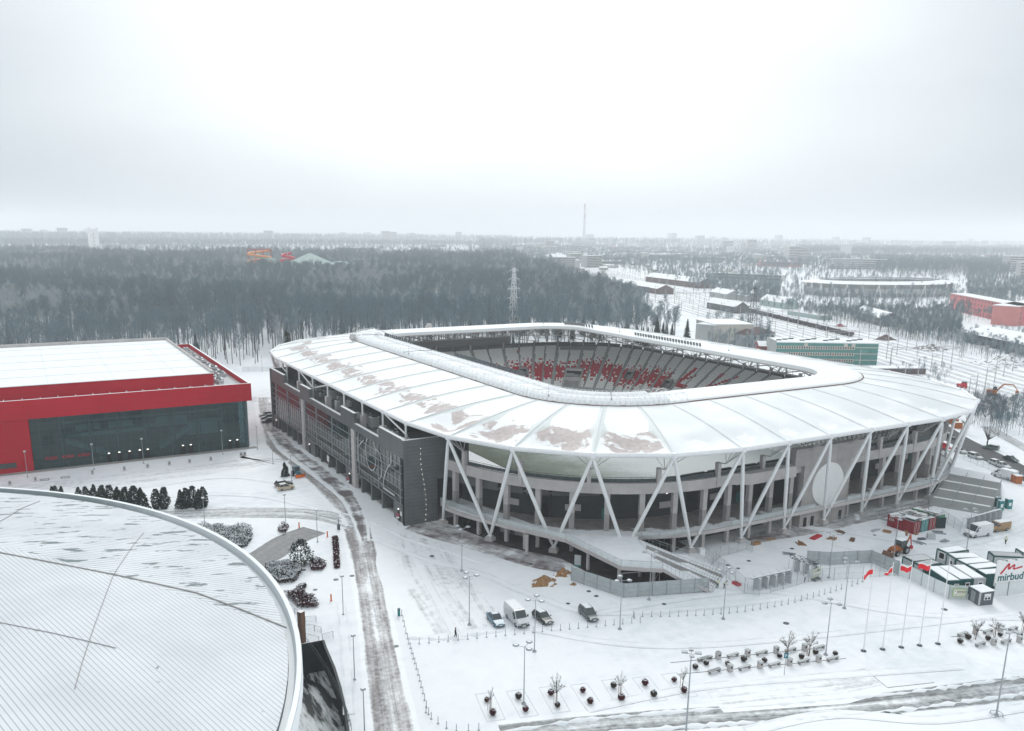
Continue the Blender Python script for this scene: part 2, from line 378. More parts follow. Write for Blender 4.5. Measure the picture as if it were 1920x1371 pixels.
# --- floodlights on the inner edge
fl = None; nfl = 0
def flood(g, out_, z, tilt):
    global fl, nfl
    if fl is None:
        b = MB(); b.box((0, 0, .35), (.62, .12, .75), 0, 0); b.box((0, -.09, .42), (.5, .1, .6), 0, 1); b.tube((0, 0, 0), (0, 0, .4), .04, n=4)
        fl = b.build('floodlight', [MT['dark_steel'], MT['grey_steel']], st)
        o = fl
    else: o = fl.copy(); COL.objects.link(o); o.parent = st
    p = P3(g, hl(RO, RI, out_), z); c = P3(g, hl(RO, RI, out_ + 3), z); dd = c - p
    o.location = p + OFF; o.scale = (1.35, 1.35, 1.35); o.rotation_euler = (R(tilt), 0, math.atan2(dd.y, dd.x) + math.pi / 2); nfl += 1
for ga, gb, n in ((17.6, 20.2, 19), (13.1, 15.6, 24), (31.9, 34.6, 22), (36.9, 39.6, 28)):
    for k in range(n): flood(ga + (gb - ga) * k / (n - 1), .97, 25.45, 12)
# --- trusses under the roof
b = MB()
h1 = hl(RO, RI, 1.0); h2 = hl(RO, RI, .35)
for k in range(NB * 3):
    b.tube(P3(k / 3, h1, 24.1), P3((k + 1) / 3, h1, 24.1), .17, n=5, cap=False)
    b.tube(P3(k / 3, h2, 20.9), P3((k + 1) / 3, h2, 20.9), .16, n=5, cap=False)
    b.tube(P3(k / 3, h2, 22.6), P3((k + 1) / 3, h2, 22.6), .10, n=4, cap=False)
    b.tube(P3(k / 3, h2, 20.9), P3(k / 3, h2, 22.6), .08, n=4, cap=False)
for i in range(NB):
    a, m_, c = P3(i, RIM, 20.7), P3(i, h2, 21.0), P3(i, h1, 24.1)
    q = P3(i, RO, 23.9)
    b.tube(a, m_, .16, n=5); b.tube(m_, c, .13, n=5); b.tube(m_, q, .10, n=4)
    for t in (.25, .5, .75):
        lo = a.lerp(m_, t); hi = a.lerp(q, t) + Vector((0, 0, .3)); b.tube(lo, hi, .07, n=4, cap=False)
        lo2 = a.lerp(m_, t + .2); b.tube(hi, lo2, .07, n=4, cap=False)
    for s in (.33, .67):
        b.tube(P3(i, h1, 24.1), P3(i + s, RO, 23.6), .07, n=4, cap=False); b.tube(P3(i + 1, h2, 20.9), P3(i + s, h1, 24.1), .06, n=4, cap=False)
sb(b, 'roof_truss', MT['concrete_pale'])
# --- terraces and seats
BI, BO = (48.5, 61, 26, 26), (70.5, 83, 34, 34); ROWS = 26
def bowl(k): t = k / ROWS; return hl(BI, BO, t), 1.5 + 13.0 * t
def ztop(g):
    g = g % NB
    if 9.5 <= g <= 37: return 14.5
    if g < 9.5: return 9.6 + 4.9 * max(0, (g - 5) / 4.5)
    return 9.6 + 4.9 * max(0, (42 - g) / 5)
def zb(g, z): return 1.5 + (z - 1.5) * (ztop(g) - 1.5) / 13.0
b = MB()
for k in range(ROWS):
    (h0, z0), (hh1, z1) = bowl(k), bowl(k + 1)
    for j in range(NB * 3):
        g0, g1 = j / 3, (j + 1) / 3
        ya, yb, yc, yd = zb(g0, z0), zb(g1, z0), zb(g0, z1), zb(g1, z1); b.face([P3(g0, h0, ya), P3(g1, h0, yb), P3(g1, hh1, yb), P3(g0, hh1, ya)]); b.face([P3(g0, hh1, ya), P3(g1, hh1, yb), P3(g1, hh1, yd), P3(g0, hh1, yc)])
for j in range(NB * 3):
    g0, g1 = j / 3, (j + 1) / 3
    b.face([P3(g0, BI, 0), P3(g1, BI, 0), P3(g1, BI, 2.3), P3(g0, BI, 2.3)])
sb(b, 'terrace_steps', mat('terrace_concrete', (.33, .335, .335), .85, var=.15, scale=.4))
b = MB(); h3 = (71.2, 83.7, 34, 34); h4 = (70.7, 83.2, 34, 34)
for j in range(NB * 2):
    g0, g1 = j / 2, (j + 1) / 2
    zl = ztop(g0) - .4; zt = zl + 2.1
    if 31 < g0 < 38: zt = 17.5
    b.face([P3(g0 + .03, h4, zl), P3(g1 - .03, h4, zl), P3(g1 - .03, h4, zt), P3(g0 + .03, h4, zt)][::-1]); b.face([P3(g0 + .03, h3, zl), P3(g1 - .03, h3, zl), P3(g1 - .03, h3, zt), P3(g0 + .03, h3, zt)]); b.face([P3(g0 + .03, h4, zt), P3(g1 - .03, h4, zt), P3(g1 - .03, h3, zt), P3(g0 + .03, h3, zt)])
sb(b, 'back_wall', MT['wall_dark'] if False else MT['concrete_dark'])
for i in range(NB):
    if 28 <= i <= 41: continue
    hz = (72, 95, 42, 44) if (i < 8 or i > 41) else h3; b = MB(); zz_ = 12.2 if hz is not h3 else 13.5; p = P3(i, hz, zz_); q = P3(i + .01, hz, zz_); an = math.atan2((q - p).y, (q - p).x); b.box(p, (.8, .9, 17.0 - zz_), an)
    e = P3(i, RIM, 20.6); tip = P3(i, (73, 97, 43, 45), 17.2)
    b.tube(Vector((p.x, p.y, 16.9)), tip, .12, n=5)
    for s in (-.22, -.11, 0, .11, .22): b.tube(tip, P3(i + s, RIM, 20.5).lerp(P3(i + s, RO, 21), .05), .07, n=4)
    sb(b, 'roof_bracket', [MT['concrete_pale']])
# seat pattern
def red(g, k, x, y):
    if 16.4 < g < 28.4 and 3 <= k <= 18:
        core = 1 - abs(k - 10 + math.sin(g * 2.1) * 1.2) / 7.5; return random.random() < min(.93, max(0, core) ** 1.1 * 1.35)
    if x > SX and 10 <= k <= 21:
        if 231.6 < y < 233.4 or (k <= 11 and 227.0 < y < 233.4) or (15 <= k <= 17 and abs(y - (231.0 - (k - 15) * .9)) < .8): return True
        if 217.6 < y < 219.3: return True
        if abs(y - (217.2 - abs(k - 14) * .75)) < .7: return True
    return False
seatV = []
VOM = [(12.4, 8), (14.3, 8), (16.3, 8), (18.5, 8), (23.4, 8), (25.5, 8), (10.4, 8), (27.6, 8)]
AIS = [float(i) for i in range(0, NB)]
for k in range(ROWS):
    (h0, z0), (hh1, z1) = bowl(k), bowl(k + 1)
    hm = hl(h0, hh1, .62)
    for i in range(NB):
        for half in (0, 1):
            ga, gb = i + half * .5, i + half * .5 + .5
            pa, pb = P3(ga, hm, z0), P3(gb, hm, z0); ln = (pb - pa).length
            n = int((ln - .8) / .54)
            for j in range(n):
                g = ga + (gb - ga) * (((.75 if half == 0 else .45) + .54 * j) / ln)
                if any(abs(g - vg) < .24 and vk <= k < vk + 4 for vg, vk in VOM): continue
                if 20.72 < g < 21.48 and k < 12: continue
                if 20.5 < g < 21.9 and k > 22: continue
                if 31 < g < 38 and 17 < k: continue
                p = P3(g, hm, zb(g, z0)); q = P3(g + .05, hm, zb(g, z0)); c = P3(g, BI, 0)
                seatV.append((p, math.atan2((q - p).y, (q - p).x), red(g, k, p.x, p.y), k, g))
def seatmesh(b, p, an, m):
    ca, sa = math.cos(an), math.sin(an)      # local x along the row, local -y outwards (back of the seat)
    def W(x, y, z): return (p.x + x * ca - y * sa, p.y + x * sa + y * ca, p.z + z)
    h = .23
    # shell: pan and back as one bent slab
    b.face([W(-h, -.18, .42), W(h, -.18, .42), W(h, .2, .44), W(-h, .2, .44)], m)
    b.face([W(-h, -.2, .42), W(h, -.2, .42), W(h, -.27, .84), W(-h, -.27, .84)], m)
    b.face([W(-h, -.27, .40), W(h, -.27, .40), W(h, -.34, .84), W(-h, -.34, .84)], m)
    b.face([W(-h, -.27, .84), W(h, -.27, .84), W(h, -.34, .84), W(-h, -.34, .84)], m)
    b.face([W(-h, .2, .30), W(h, .2, .30), W(h, .2, .44), W(-h, .2, .44)], m)
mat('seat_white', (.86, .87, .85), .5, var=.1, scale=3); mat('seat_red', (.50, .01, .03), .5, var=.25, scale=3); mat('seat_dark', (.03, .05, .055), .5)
seatV.sort(key=lambda q: (q[0] - Vector((0, 0, CH))).length + (0 if (5 < q[4] < 27 and q[3] > 3) else 500))
near = [q for q in seatV if 22.2 < q[4] < 28 and 5 <= q[3] <= 16]
near.sort(key=lambda q: (q[0] - Vector((0, 0, CH))).length); near = near[:100]; ids = set(map(id, near))
sm = {}
for q in near:
    key = q[2]
    if key not in sm:
        b = MB(); seatmesh(b, Vector((0, 0, 0)), 0, 0); o = b.build('seat', MT['seat_red' if key else 'seat_white'], st); sm[key] = o
    else: o = sm[key].copy(); COL.objects.link(o); o.parent = st
    o.location = q[0] + OFF; o.rotation_euler = (0, 0, q[1])
b = MB()
for q in seatV:
    if id(q) in ids: continue
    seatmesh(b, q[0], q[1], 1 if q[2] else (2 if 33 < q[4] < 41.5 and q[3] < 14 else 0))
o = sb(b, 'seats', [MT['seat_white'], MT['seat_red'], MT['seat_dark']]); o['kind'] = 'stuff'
# stair aisles, vomitories, gate
b = MB()
for g in AIS:
    for k in range(0, ROWS):
        (h0, z0), (hh1, z1) = bowl(k), bowl(k + 1); p = P3(g, hl(h0, hh1, .75), zb(g, z0)); q = P3(g + .05, hl(h0, hh1, .75), zb(g, z0)); b.box(p + Vector((0, 0, .02)), (1.5, .95, .12), math.atan2((q - p).y, (q - p).x))
sb(b, 'aisle_steps', mat('aisle_grey', (.46, .47, .47), .8, var=.08))
for vg, vk in VOM:
    (h0, z0), (hh1, z1) = bowl(vk), bowl(vk + 4); p = P3(vg, h0, zb(vg, z0)); q = P3(vg, hh1, zb(vg, z0)); dd = (q - p); an = math.atan2(dd.y, dd.x); w = 1.35; dn = Vector((-math.sin(an), math.cos(an), 0))
    b = MB()
    for s in (-1, 1):
        A = p + dn * w * s; B_ = q + dn * w * s
        b.face([A, B_, B_ + Vector((0, 0, 3.3)), A + Vector((0, 0, 1.0))][::s], 0); A2, B2 = A + dn * .25 * s, B_ + dn * .25 * s
        b.face([A2, B2, B2 + Vector((0, 0, 3.3)), A2 + Vector((0, 0, 1.0))][::-s], 0); b.face([A + Vector((0, 0, 1.0)), B_ + Vector((0, 0, 3.3)), B2 + Vector((0, 0, 3.3)), A2 + Vector((0, 0, 1.0))], 0)
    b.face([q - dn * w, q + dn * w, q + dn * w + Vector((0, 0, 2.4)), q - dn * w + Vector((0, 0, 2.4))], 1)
    b.box(q + Vector((0, 0, 2.4)), (.5, 2.9, .9), an, 0); b.face([p - dn * w, p + dn * w, q + dn * w + Vector((0, 0, .05)), q - dn * w + Vector((0, 0, .05))], 0)
    sb(b, 'stand_entrance', [MT['concrete'], MT['black']])
g = 21.1; (h0, z0), (hh1, z1) = bowl(0), bowl(12); p = P3(g, h0, 0); q = P3(g, bowl(5)[0], 0); e = P3(g, hh1, 0); an = math.atan2((q - p).y, (q - p).x); dn = Vector((-math.sin(an), math.cos(an), 0)); b = MB()
for s in (-1, 1):
    A, B_ = p + dn * 2.9 * s, e + dn * 2.9 * s
    for o_ in (0, .5): b.face([A + dn * s * o_, B_ + dn * s * o_, B_ + dn * s * o_ + Vector((0, 0, 7.6)), A + dn * s * o_ + Vector((0, 0, 2.4))][::s if o_ == 0 else -s], 0)
    b.face([A + Vector((0, 0, 2.4)), B_ + Vector((0, 0, 7.6)), B_ + dn * s * .5 + Vector((0, 0, 7.6)), A + dn * s * .5 + Vector((0, 0, 2.4))], 0)
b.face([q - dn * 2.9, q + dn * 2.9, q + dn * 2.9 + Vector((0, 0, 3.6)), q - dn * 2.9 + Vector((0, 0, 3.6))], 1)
b.box(q + Vector((0, 0, 3.6)), (.6, 6, 1.5), an, 0); k8 = P3(g, bowl(9)[0], 0)
b.face([q - dn * 2.9 + Vector((0, 0, 5)), q + dn * 2.9 + Vector((0, 0, 5)), k8 + dn * 2.9 + Vector((0, 0, 5)), k8 - dn * 2.9 + Vector((0, 0, 5))], 0)
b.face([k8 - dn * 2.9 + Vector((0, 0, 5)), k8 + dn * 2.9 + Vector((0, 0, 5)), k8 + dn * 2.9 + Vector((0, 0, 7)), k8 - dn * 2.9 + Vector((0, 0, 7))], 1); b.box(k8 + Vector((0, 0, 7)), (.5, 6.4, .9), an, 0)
sb(b, 'pitch_tunnel', [MT['concrete_pale'], MT['black']])
b = MB(); b.box((143, 298.2, 13.2), (57, .6, 6.2)); sb(b, 'end_wall_panel', mat('wall_grey', (.25, .26, .265), .7, var=.06))
# pitch
m, t, bb = nodes('pitch'); v = coord(t); n1 = noise(t, v, .12, 5, .6); n2 = noise(t, v, 2.5, 4, .6)
sx = xyz(t, v)[0]; g_ = math_(t, 'ADD', math_(t, 'MULTIPLY', math_(t, 'SUBTRACT', sx, 118.0), .022), math_(t, 'ADD', math_(t, 'MULTIPLY', n1, .5), math_(t, 'MULTIPLY', n2, .5)))
t.links.new(ramp(t, g_, (.25, (.07, .09, .06)), (.55, (.17, .20, .17)), (.95, (.50, .53, .53))), bb.inputs['Base Color']); bb.inputs['Roughness'].default_value = .9
b = MB(); b.prism([(SX - 39, SY - 57.8), (SX + 39, SY - 57.8), (SX + 39, SY + 57.8), (SX - 39, SY + 57.8)], -.3, .12); sb(b, 'pitch', MT['pitch'])
# --- concourse: dark rear wall, columns, beam, balcony, deck
SOUTH0, SOUTH1 = 41.6, NB + 34.3      # from the south wall of the glass building round to its north wall
GL = [SOUTH0 + k * (SOUTH1 - SOUTH0) / 200 for k in range(201)]
def band(b, h, z0, z1, g=GL, m=0, flip=False, skip=None):
    for a, c in zip(g, g[1:]):
        if skip and skip(a): continue
        q = [P3(a, h, z0), P3(c, h, z0), P3(c, h, z1), P3(a, h, z1)]; b.face(q[::-1] if flip else q, m)
def flat(b, ha, hb, z, g=GL, m=0, uv=True, skip=None):
    for a, c in zip(g, g[1:]):
        if skip and skip(a): continue
        b.face([P3(a, ha, z), P3(c, ha, z), P3(c, hb, z), P3(a, hb, z)], m, [(a, 0), (c, 0), (c, 1), (a, 1)] if uv else None)
HW = (67.6, 86.5, 38, 36); HB = (72.0, 95.3, 42, 44); HB2 = (71.5, 94.8, 42, 44); HDK = (73.5, 97.6, 44, 46)
b = MB(); band(b, HW, 4.3, 12.3)
sb(b, 'concourse_wall', MT['wall_dark'])
for k in range(60):
    g = SOUTH0 + 1.2 + k * .55
    if 2.2 + NB < g < 2.8 + NB: continue
    p = P3(g, (67.7, 86.65, 38, 36), 0); q = P3(g + .03, (67.7, 86.65, 38, 36), 0); an = math.atan2((q - p).y, (q - p).x); b = MB()
    if k % 5 in (0, 2): b.box(p + Vector((0, 0, 6.0)), (3.2, .25, 1.3), an); sb(b, 'window', MT['concrete_pale'])
    elif k % 5 == 3: b.box(p + Vector((0, 0, 4.3)), (1.3, .2, 2.3), an); sb(b, 'door', MT['teal'])
    elif k % 5 == 1: b.box(p + Vector((0, 0, 4.3)), (3.0, .2, 5.6), an); sb(b, 'gate', MT['black'])
    if k % 2 and g < NB + 14: b = MB(); b.box(p + Vector((0, 0, 9.0)), (.2, .3, .2), an); sb(b, 'wall_lamp', MT['lamp_lit'])
b = MB(); band(b, HB, 12.0, 14.1); band(b, HB2, 12.0, 14.1, flip=True); flat(b, HB2, HB, 14.1); flat(b, HW, HB, 12.0, uv=False)
sb(b, 'concrete_beam', MT['concrete_pale'])
b = MB(); b.box((119.5, 117.2, 11.9), (.1, .1, .1)); b.prism([(118.4, 117.75), (122, 115.8), (134.6, 115.8), (134.6, 117.75)], 12.05, 14.3); sb(b, 'balcony_front', MT['concrete_pale'])
b = MB(); flat(b, (69, 92, 40, 42), HB2, 12.35, uv=False)
for k in range(260):
    g = SOUTH0 + (SOUTH1 - SOUTH0) * k / 260; p = P3(g, HB2, 14.1); b.tube(p, p + Vector((0, 0, 1.0)), .035, n=4, cap=False)
for z in (14.45, 14.8, 15.1): b.path([P3(g, HB2, z) for g in GL], .045, 4)
band(b, HB2, 14.15, 14.75)
sb(b, 'balcony_railing', MT['dark_steel'])
cm = None
def column(g, h, z0, z1, w, name, mt, two=None):
    p = P3(g, h, z0); q = P3(g + .02, h, z0); an = math.atan2((q - p).y, (q - p).x); b = MB()
    if two: b.box(p, (w, w, two - z0), an, 1); b.box(p + Vector((0, 0, two - z0)), (w - .01, w - .01, z1 - two), an, 0)
    else: b.box(p, (w, w, z1 - z0), an, 0)
    sb(b, name, mt)
for i in range(2 * NB):
    g = i / 2 + .25
    if 34.2 < g < 41.7: continue
    gg = g % NB
    if 1.95 < gg < 3.05: continue
    column(g, (71.2, 94.4, 42, 44), 4.3, 12.0, 1.0, 'column', [MT['concrete_pale'], MT['concrete_dark'] if False else MT['concrete']], 7.6)
    column(g, (71.6, 95.2, 42, 44), 0, 3.6, .7, 'ground_column', [MT['concrete_pale']])
    b = MB(); a = P3(g, (71, 94.2, 42, 44), 12.0); c = P3(g, (66, 88.5, 37, 38), 12.0); dn = (P3(g + .02, HB, 0) - P3(g, HB, 0)).normalized() * .35
    for s in (-1, 1): b.face([a + dn * s, c + dn * s, c + dn * s - Vector((0, 0, 2.2))][::s])
    b.face([a - dn, a + dn, c + dn - Vector((0, 0, 2.2)), c - dn - Vector((0, 0, 2.2))]); sb(b, 'beam_bracket', MT['concrete_pale'])
# deck
m, t, bb = nodes('deck_snow'); uvn = t.nodes.new('ShaderNodeUVMap'); V = coord(t); vv = xyz(t, uvn.outputs[0])[1]
n1 = noise(t, V, .35, 5, .6); k = math_(t, 'ADD', vv, math_(t, 'MULTIPLY', math_(t, 'SUBTRACT', n1, .5), .7)); wet = ramp(t, noise(t, V, .8, 4), (.3, (.17, .155, .15)), (.7, (.26, .24, .235)))
t.links.new(mix(t, ramp(t, k, (.66, 0.0), (.74, 1.0)), wet, snowcol(t, V)), bb.inputs['Base Color']); bb.inputs['Roughness'].default_value = .8
b = MB(); flat(b, HW, HDK, 4.3); sb(b, 'deck_floor', MT['deck_snow'])
b = MB(); band(b, HDK, 3.65, 4.36); flat(b, (60, 82, 34, 36), HDK, 3.65, uv=False); band(b, (73.2, 97.3, 44, 46), 4.3, 4.36, flip=True); flat(b, (73.2, 97.3, 44, 46), HDK, 4.36, uv=False)
sb(b, 'deck_edge', MT['concrete_pale'])
wing = [(72.9, 155.5), (77.8, 137.2), (84.2, 124.7), (85.3, 109.0), (90.9, 104.7), (96.0, 118.0), (97.5, 119.5), (91, 124), (83, 135), (78, 156)]
b = MB(); b.prism(wing, 3.62, 4.38, 0, 1); o = sb(b, 'deck_wing', [MT['concrete_pale'], MT['snow']])
def guard(b, pts, h=1.15, step=1.6, z=4.36):
    for a, c in zip(pts, pts[1:]):
        a, c = Vector((*a[:2], a[2] if len(a) > 2 else z)), Vector((*c[:2], c[2] if len(c) > 2 else z)); n = max(1, int((c - a).length / step))
        for k in range(n + 1): p = a.lerp(c, k / n); b.tube(p, p + Vector((0, 0, h)), .035, n=4, m=0)
        b.face([a + Vector((0, 0, .12)), c + Vector((0, 0, .12)), c + Vector((0, 0, h - .08)), a + Vector((0, 0, h - .08))], 1); b.tube(a + Vector((0, 0, h)), c + Vector((0, 0, h)), .04, n=4, m=0)
m, t, bb = nodes('guard_glass'); bb.inputs['Base Color'].default_value = (.55, .62, .63, 1); bb.inputs['Roughness'].default_value = .3
tr = t.nodes.new('ShaderNodeBsdfTransparent'); ms = t.nodes.new('ShaderNodeMixShader'); ms.inputs[0].default_value = .5; t.links.new(tr.outputs[0], ms.inputs[1]); t.links.new(bb.outputs[0], ms.inputs[2]); t.links.new(ms.outputs[0], t.nodes['Material Output'].inputs[0])
b = MB(); guard(b, wing[:5]); gs = [NB + .15 + k * .2 for k in range(0, 11)]
guard(b, [tuple(P3(g, HDK, 4.36)) for g in gs]); guard(b, [tuple(P3(NB + 2.98 + k * .2, HDK, 4.36)) for k in range(0, 33)])
guard(b, [(96.3, 117.9, 4.36), (97.4, 118.6, 4.36), (100, 116.6, 4.36), (107, 116.2, 4.36)])
sb(b, 'guard_rail', [MT['grey_steel'], MT['guard_glass']])
# wing columns
for p in ((85.9, 110.2), (90.6, 106.6), (85.5, 119.0), (92, 112), (80.6, 133.5), (79.9, 131.5)):
    b = MB(); b.tube((*p, 0), (*p, 3.65), .32, n=10); sb(b, 'ground_column', MT['concrete_pale'])
# ground floor: dark glazing with posts
b = MB(); hg = (68.0, 90.8, 40, 42); band(b, hg, 0, 3.65, skip=lambda a: False)
sb(b, 'ground_glazing', MT['black'])
b = MB()
for k in range(150):
    g = SOUTH0 + (SOUTH1 - SOUTH0) * k / 150; p = P3(g, (68.15, 90.95, 40, 42), 0); b.tube(p, p + Vector((0, 0, 3.6)), .05, n=4, cap=False)
    if k % 19 in (4, 5): q = P3(g + .12, (68.2, 91.0, 40, 42), 0); an = math.atan2((q - p).y, (q - p).x); b.box(p, (2.4, .5, 3.6), an, 1)
sb(b, 'ground_mullions', [MT['grey_steel'], MT['concrete_pale']])
# south centre block with the white disc
m, t, bb = nodes('board_concrete'); v = coord(t); X = xyz(t, v)
n1 = noise(t, v, .35, 5, .6); jx = math_(t, 'FRACT', math_(t, 'MULTIPLY', X[0], .25)); jz = math_(t, 'FRACT', math_(t, 'MULTIPLY', X[2], .38))
jm = math_(t, 'MAXIMUM', ramp(t, jx, (.02, 1.0), (.035, 0.0)), ramp(t, jz, (.02, 1.0), (.035, 0.0)))
t.links.new(mix(t, math_(t, 'MULTIPLY', jm, .45), ramp(t, n1, (.3, (.31, .295, .29)), (.7, (.42, .40, .39))), (.2, .19, .19)), bb.inputs['Base Color']); bb.inputs['Roughness'].default_value = .85
b = MB(); b.prism([(138.2, 116.9), (152.4, 116.9), (152.4, 123), (138.2, 123)], 0, 13.6); b.prism([(135.4, 116.95), (157.2, 116.95), (157.2, 118.6), (135.4, 118.6)], 13.6, 17.3)
sb(b, 'centre_block', MT['board_concrete'])
b = MB(); n = 48
for k in range(n):
    a, c = 2 * math.pi * k / n, 2 * math.pi * (k + 1) / n; A = (145.6 + 4.75 * math.cos(a), 0, 8.75 + 4.75 * math.sin(a)); C_ = (145.6 + 4.75 * math.cos(c), 0, 8.75 + 4.75 * math.sin(c))
    b.face([(145.6, 116.6, 8.75), (A[0], 116.6, A[2]), (C_[0], 116.6, C_[2])]); b.face([(A[0], 116.6, A[2]), (A[0], 116.9, A[2]), (C_[0], 116.9, C_[2]), (C_[0], 116.6, C_[2])])
sb(b, 'round_sign', MT['white_paint'], label='blank white round sign on the concrete block')
for x in (139.7, 141.9, 150.6):
    b = MB(); b.box((x, 116.86, 0.02), (1.25, .12, 2.3), 0, 0); b.box((x, 116.82, .03), (1.0, .1, 2.1), 0, 1); sb(b, 'door', [MT['concrete_pale'], MT['black']])
b = MB(); b.box((134.3, 121.5, 4.3), (7, .3, 8), 0, 0); b.box((137.9, 119.9, 4.3), (.3, 4, 7.7), 0, 1); sb(b, 'gate_recess', [MT['black'], MT['concrete_dark']])
# pallet stack on the deck
# --- slanted struts
def strut(a, b_, r=.38):
    mb = MB(); d_ = (Vector(b_) - Vector(a)); n_ = 8
    P_ = [Vector(a) + d_ * t for t in (0, .06, .25, .75, .94, 1)]; rr = [r * .45, r * .8, r, r, r * .8, r * .45]
    for k in range(5): mb.tube(P_[k], P_[k + 1], rr[k], rr[k + 1], n=10, cap=False)
    sb(mb, 'strut', MT['white_steel'])
HF = (72.7, 96.6, 42.7, 44.7)
def rimpt(i): return P3(i, RIM, 20.7)
for i in list(range(42, 46)) + list(range(0, 34)):
    for gg in (i - .5, i + .5):
        fo = P3(gg, HF, .9 if not (43.9 < gg % NB < 46) else .9)
        strut(rimpt(i), fo)
for k in list(range(42, 47)) + list(range(1, 34)):
    gg = k - .5
    p = P3(gg, HF, 0); q = P3(gg + .02, HF, 0); an = math.atan2((q - p).y, (q - p).x); b = MB(); b.box(p, (1.7, 1.5, .75), an, 0, 0, taper=1); b.box(p + Vector((0, 0, .75)), (1.1, 1.0, .3), an, 0, 1); sb(b, 'strut_footing', [MT['concrete_pale'], MT['roofsnow']])
# --- glass-fronted west building
YN, YS, XF = 262.5, 157.0, 65.5
b = MB(); b.box((XF + .5 + 7.0, (YN + YS) / 2, 4.0), (14.0, YN - YS - .6, 10.3), 0, 0); sb(b, 'inner_volume', MT['black'])
m, t, bb = nodes('facade_glass'); v = coord(t); X = xyz(t, v)
nn = noise(t, v, .10, 3, .5); bl = ramp(t, math_(t, 'ADD', math_(t, 'MULTIPLY', X[1], -.006), nn), (.48, (.02, .028, .03)), (.53, (.10, .115, .12)))
t.links.new(bl, bb.inputs['Base Color']); bb.inputs['Roughness'].default_value = .05; bb.inputs['Specular IOR Level'].default_value = .8
v2 = coord(t, scale=(1, .25, .5)); bump(t, bb, noise(t, v2, .6, 2), .05, .4)
sec = [(YS + .4, 186.8), (189.0, 228.2), (230.4, YN - .4)]
for a, c in sec:
    b = MB(); b.box((XF + .32, (a + c) / 2, 3.9), (.3, c - a, 10.4), 0, 0); g_ = sb(b, 'glazing', MT['glass_dark'])
    b = MB()
    for z in (3.9, 5.55, 7.2, 8.95, 10.7, 12.45, 14.2): b.box((XF + .1, (a + c) / 2, z - .05), (.16, c - a, .10), 0, 0)
    n = int((c - a) / 2.1)
    for k in range(1, n):
        y = a + (c - a) * k / n; b.box((XF + .14, y, 3.9), (.06, .05, 10.3), 0, 1)
    for k in range(1, n, 6): y = a + (c - a) * k / n; b.box((XF + .05, y, 3.9), (.2, .22, 10.3), 0, 0)
    b.build('mullions', [MT['grey_steel'], MT['dark_steel']], g_)
for y in (187.9, 229.3):
    b = MB(); b.box((XF + .1, y, 0), (.8, 2.2, 14.3), 0, 0); sb(b, 'facade_pillar', MT['grey_panel'] if 'grey_panel' in MT else MT['concrete_pale'])
m, t, bb = nodes('metal_cladding'); v = coord(t); X = xyz(t, v); jy = math_(t, 'FRACT', math_(t, 'MULTIPLY', math_(t, 'ADD', X[1], X[0]), .31)); jz = math_(t, 'FRACT', math_(t, 'MULTIPLY', X[2], 1.25))
jm = math_(t, 'MAXIMUM', ramp(t, jy, (.012, 1.0), (.02, 0.0)), ramp(t, jz, (.05, 1.0), (.09, 0.0)))
t.links.new(mix(t, math_(t, 'MULTIPLY', jm, .7), ramp(t, noise(t, v, .3, 3), (.3, (.095, .108, .115)), (.7, (.135, .148, .156))), (.045, .05, .055)), bb.inputs['Base Color']); bb.inputs['Roughness'].default_value = .45; bb.inputs['Metallic'].default_value = .25
def prof_wall(b, x, ys, zlo):
    pass
b = MB()
for a, c, zt in ((157, 171, 18.4), (171, 186.8, 16), (186.8, 196.4, 18.4), (196.4, 222, 16), (222, 231, 18.4), (231, 247.7, 16), (247.7, YN, 18.4)):
    b.box((XF + .2, (a + c) / 2, 14.3), (.8, c - a - .004, zt - 14.3), 0, 0, 1)
b.box((70.4, YS - .0, 0), (9.8 - 5.4, .8, 9.35), 0, 0) if False else None
b.prism([(65.1, 156.6), (72.75, 156.6), (72.75, 157.4), (65.1, 157.4)], 0, 18.4, 0, 1); b.prism([(72.75, 156.6), (76.0, 156.6), (76.0, 157.4), (72.75, 157.4)], 9.3, 18.35, 0, 1)
b.prism([(65.1, 262.1), (76.0, 262.1), (76.0, 262.9), (65.1, 262.9)], 0, 18.4, 0, 1)
b.box((65.35, 157.0, 0), (.5, .9, 14.3), 0, 0)
sb(b, 'metal_cladding', [MT['metal_cladding'], MT['roofsnow']])
b = MB(); b.prism([(65.9, 157.4), (80, 157.4), (80, 262.1), (65.9, 262.1)], 14.3, 14.6, 1, 0); b.prism([(80, 157.4), (80.6, 157.4), (80.6, 262.1), (80, 262.1)], 4, 20.2, 1); b.prism([(76, 157.4), (80, 157.4), (80, 158), (76, 158)], 4, 20, 1)
sb(b, 'terrace_floor', [MT['concrete_dark'], MT['wall_dark']])
# arcade
b = MB()
for a, c in ((157.4, 163.2), (169.6, 170.3), (176.2, 176.9), (182.7, 183.4), (189, 194.2), (201, 201.7), (207.5, 208.3), (213.6, 214.3), (219.6, 227.9), (235.2, 235.9), (240.6, 241.3), (246.2, 247), (252.2, 252.9), (256.2, 262.1)):
    b.prism([(XF - .1, a), (XF + 6.5 if c - a < 2 else XF + 1, a), (XF + 6.5 if c - a < 2 else XF + 1, c), (XF - .1, c)], 0, 3.85)
b.prism([(XF + 6, 157.4), (XF + 6.4, 157.4), (XF + 6.4, 262), (XF + 6, 262)], 0, 3.85, 1)
sb(b, 'arcade_piers', [MT['metal_cladding'], MT['black']])
for y in (160.2, 191, 224, 258.6):
    b = MB(); b.box((XF - .14, y, .02), (.12, 1.3, 2.2), 0, 0); b.lathe((XF - .2, y + .2, 2.5), [(0, 0), (.1, .05), (.08, .2), (0, .25)], 6, 1); sb(b, 'door', [MT['black'], MT['lamp_lit']])
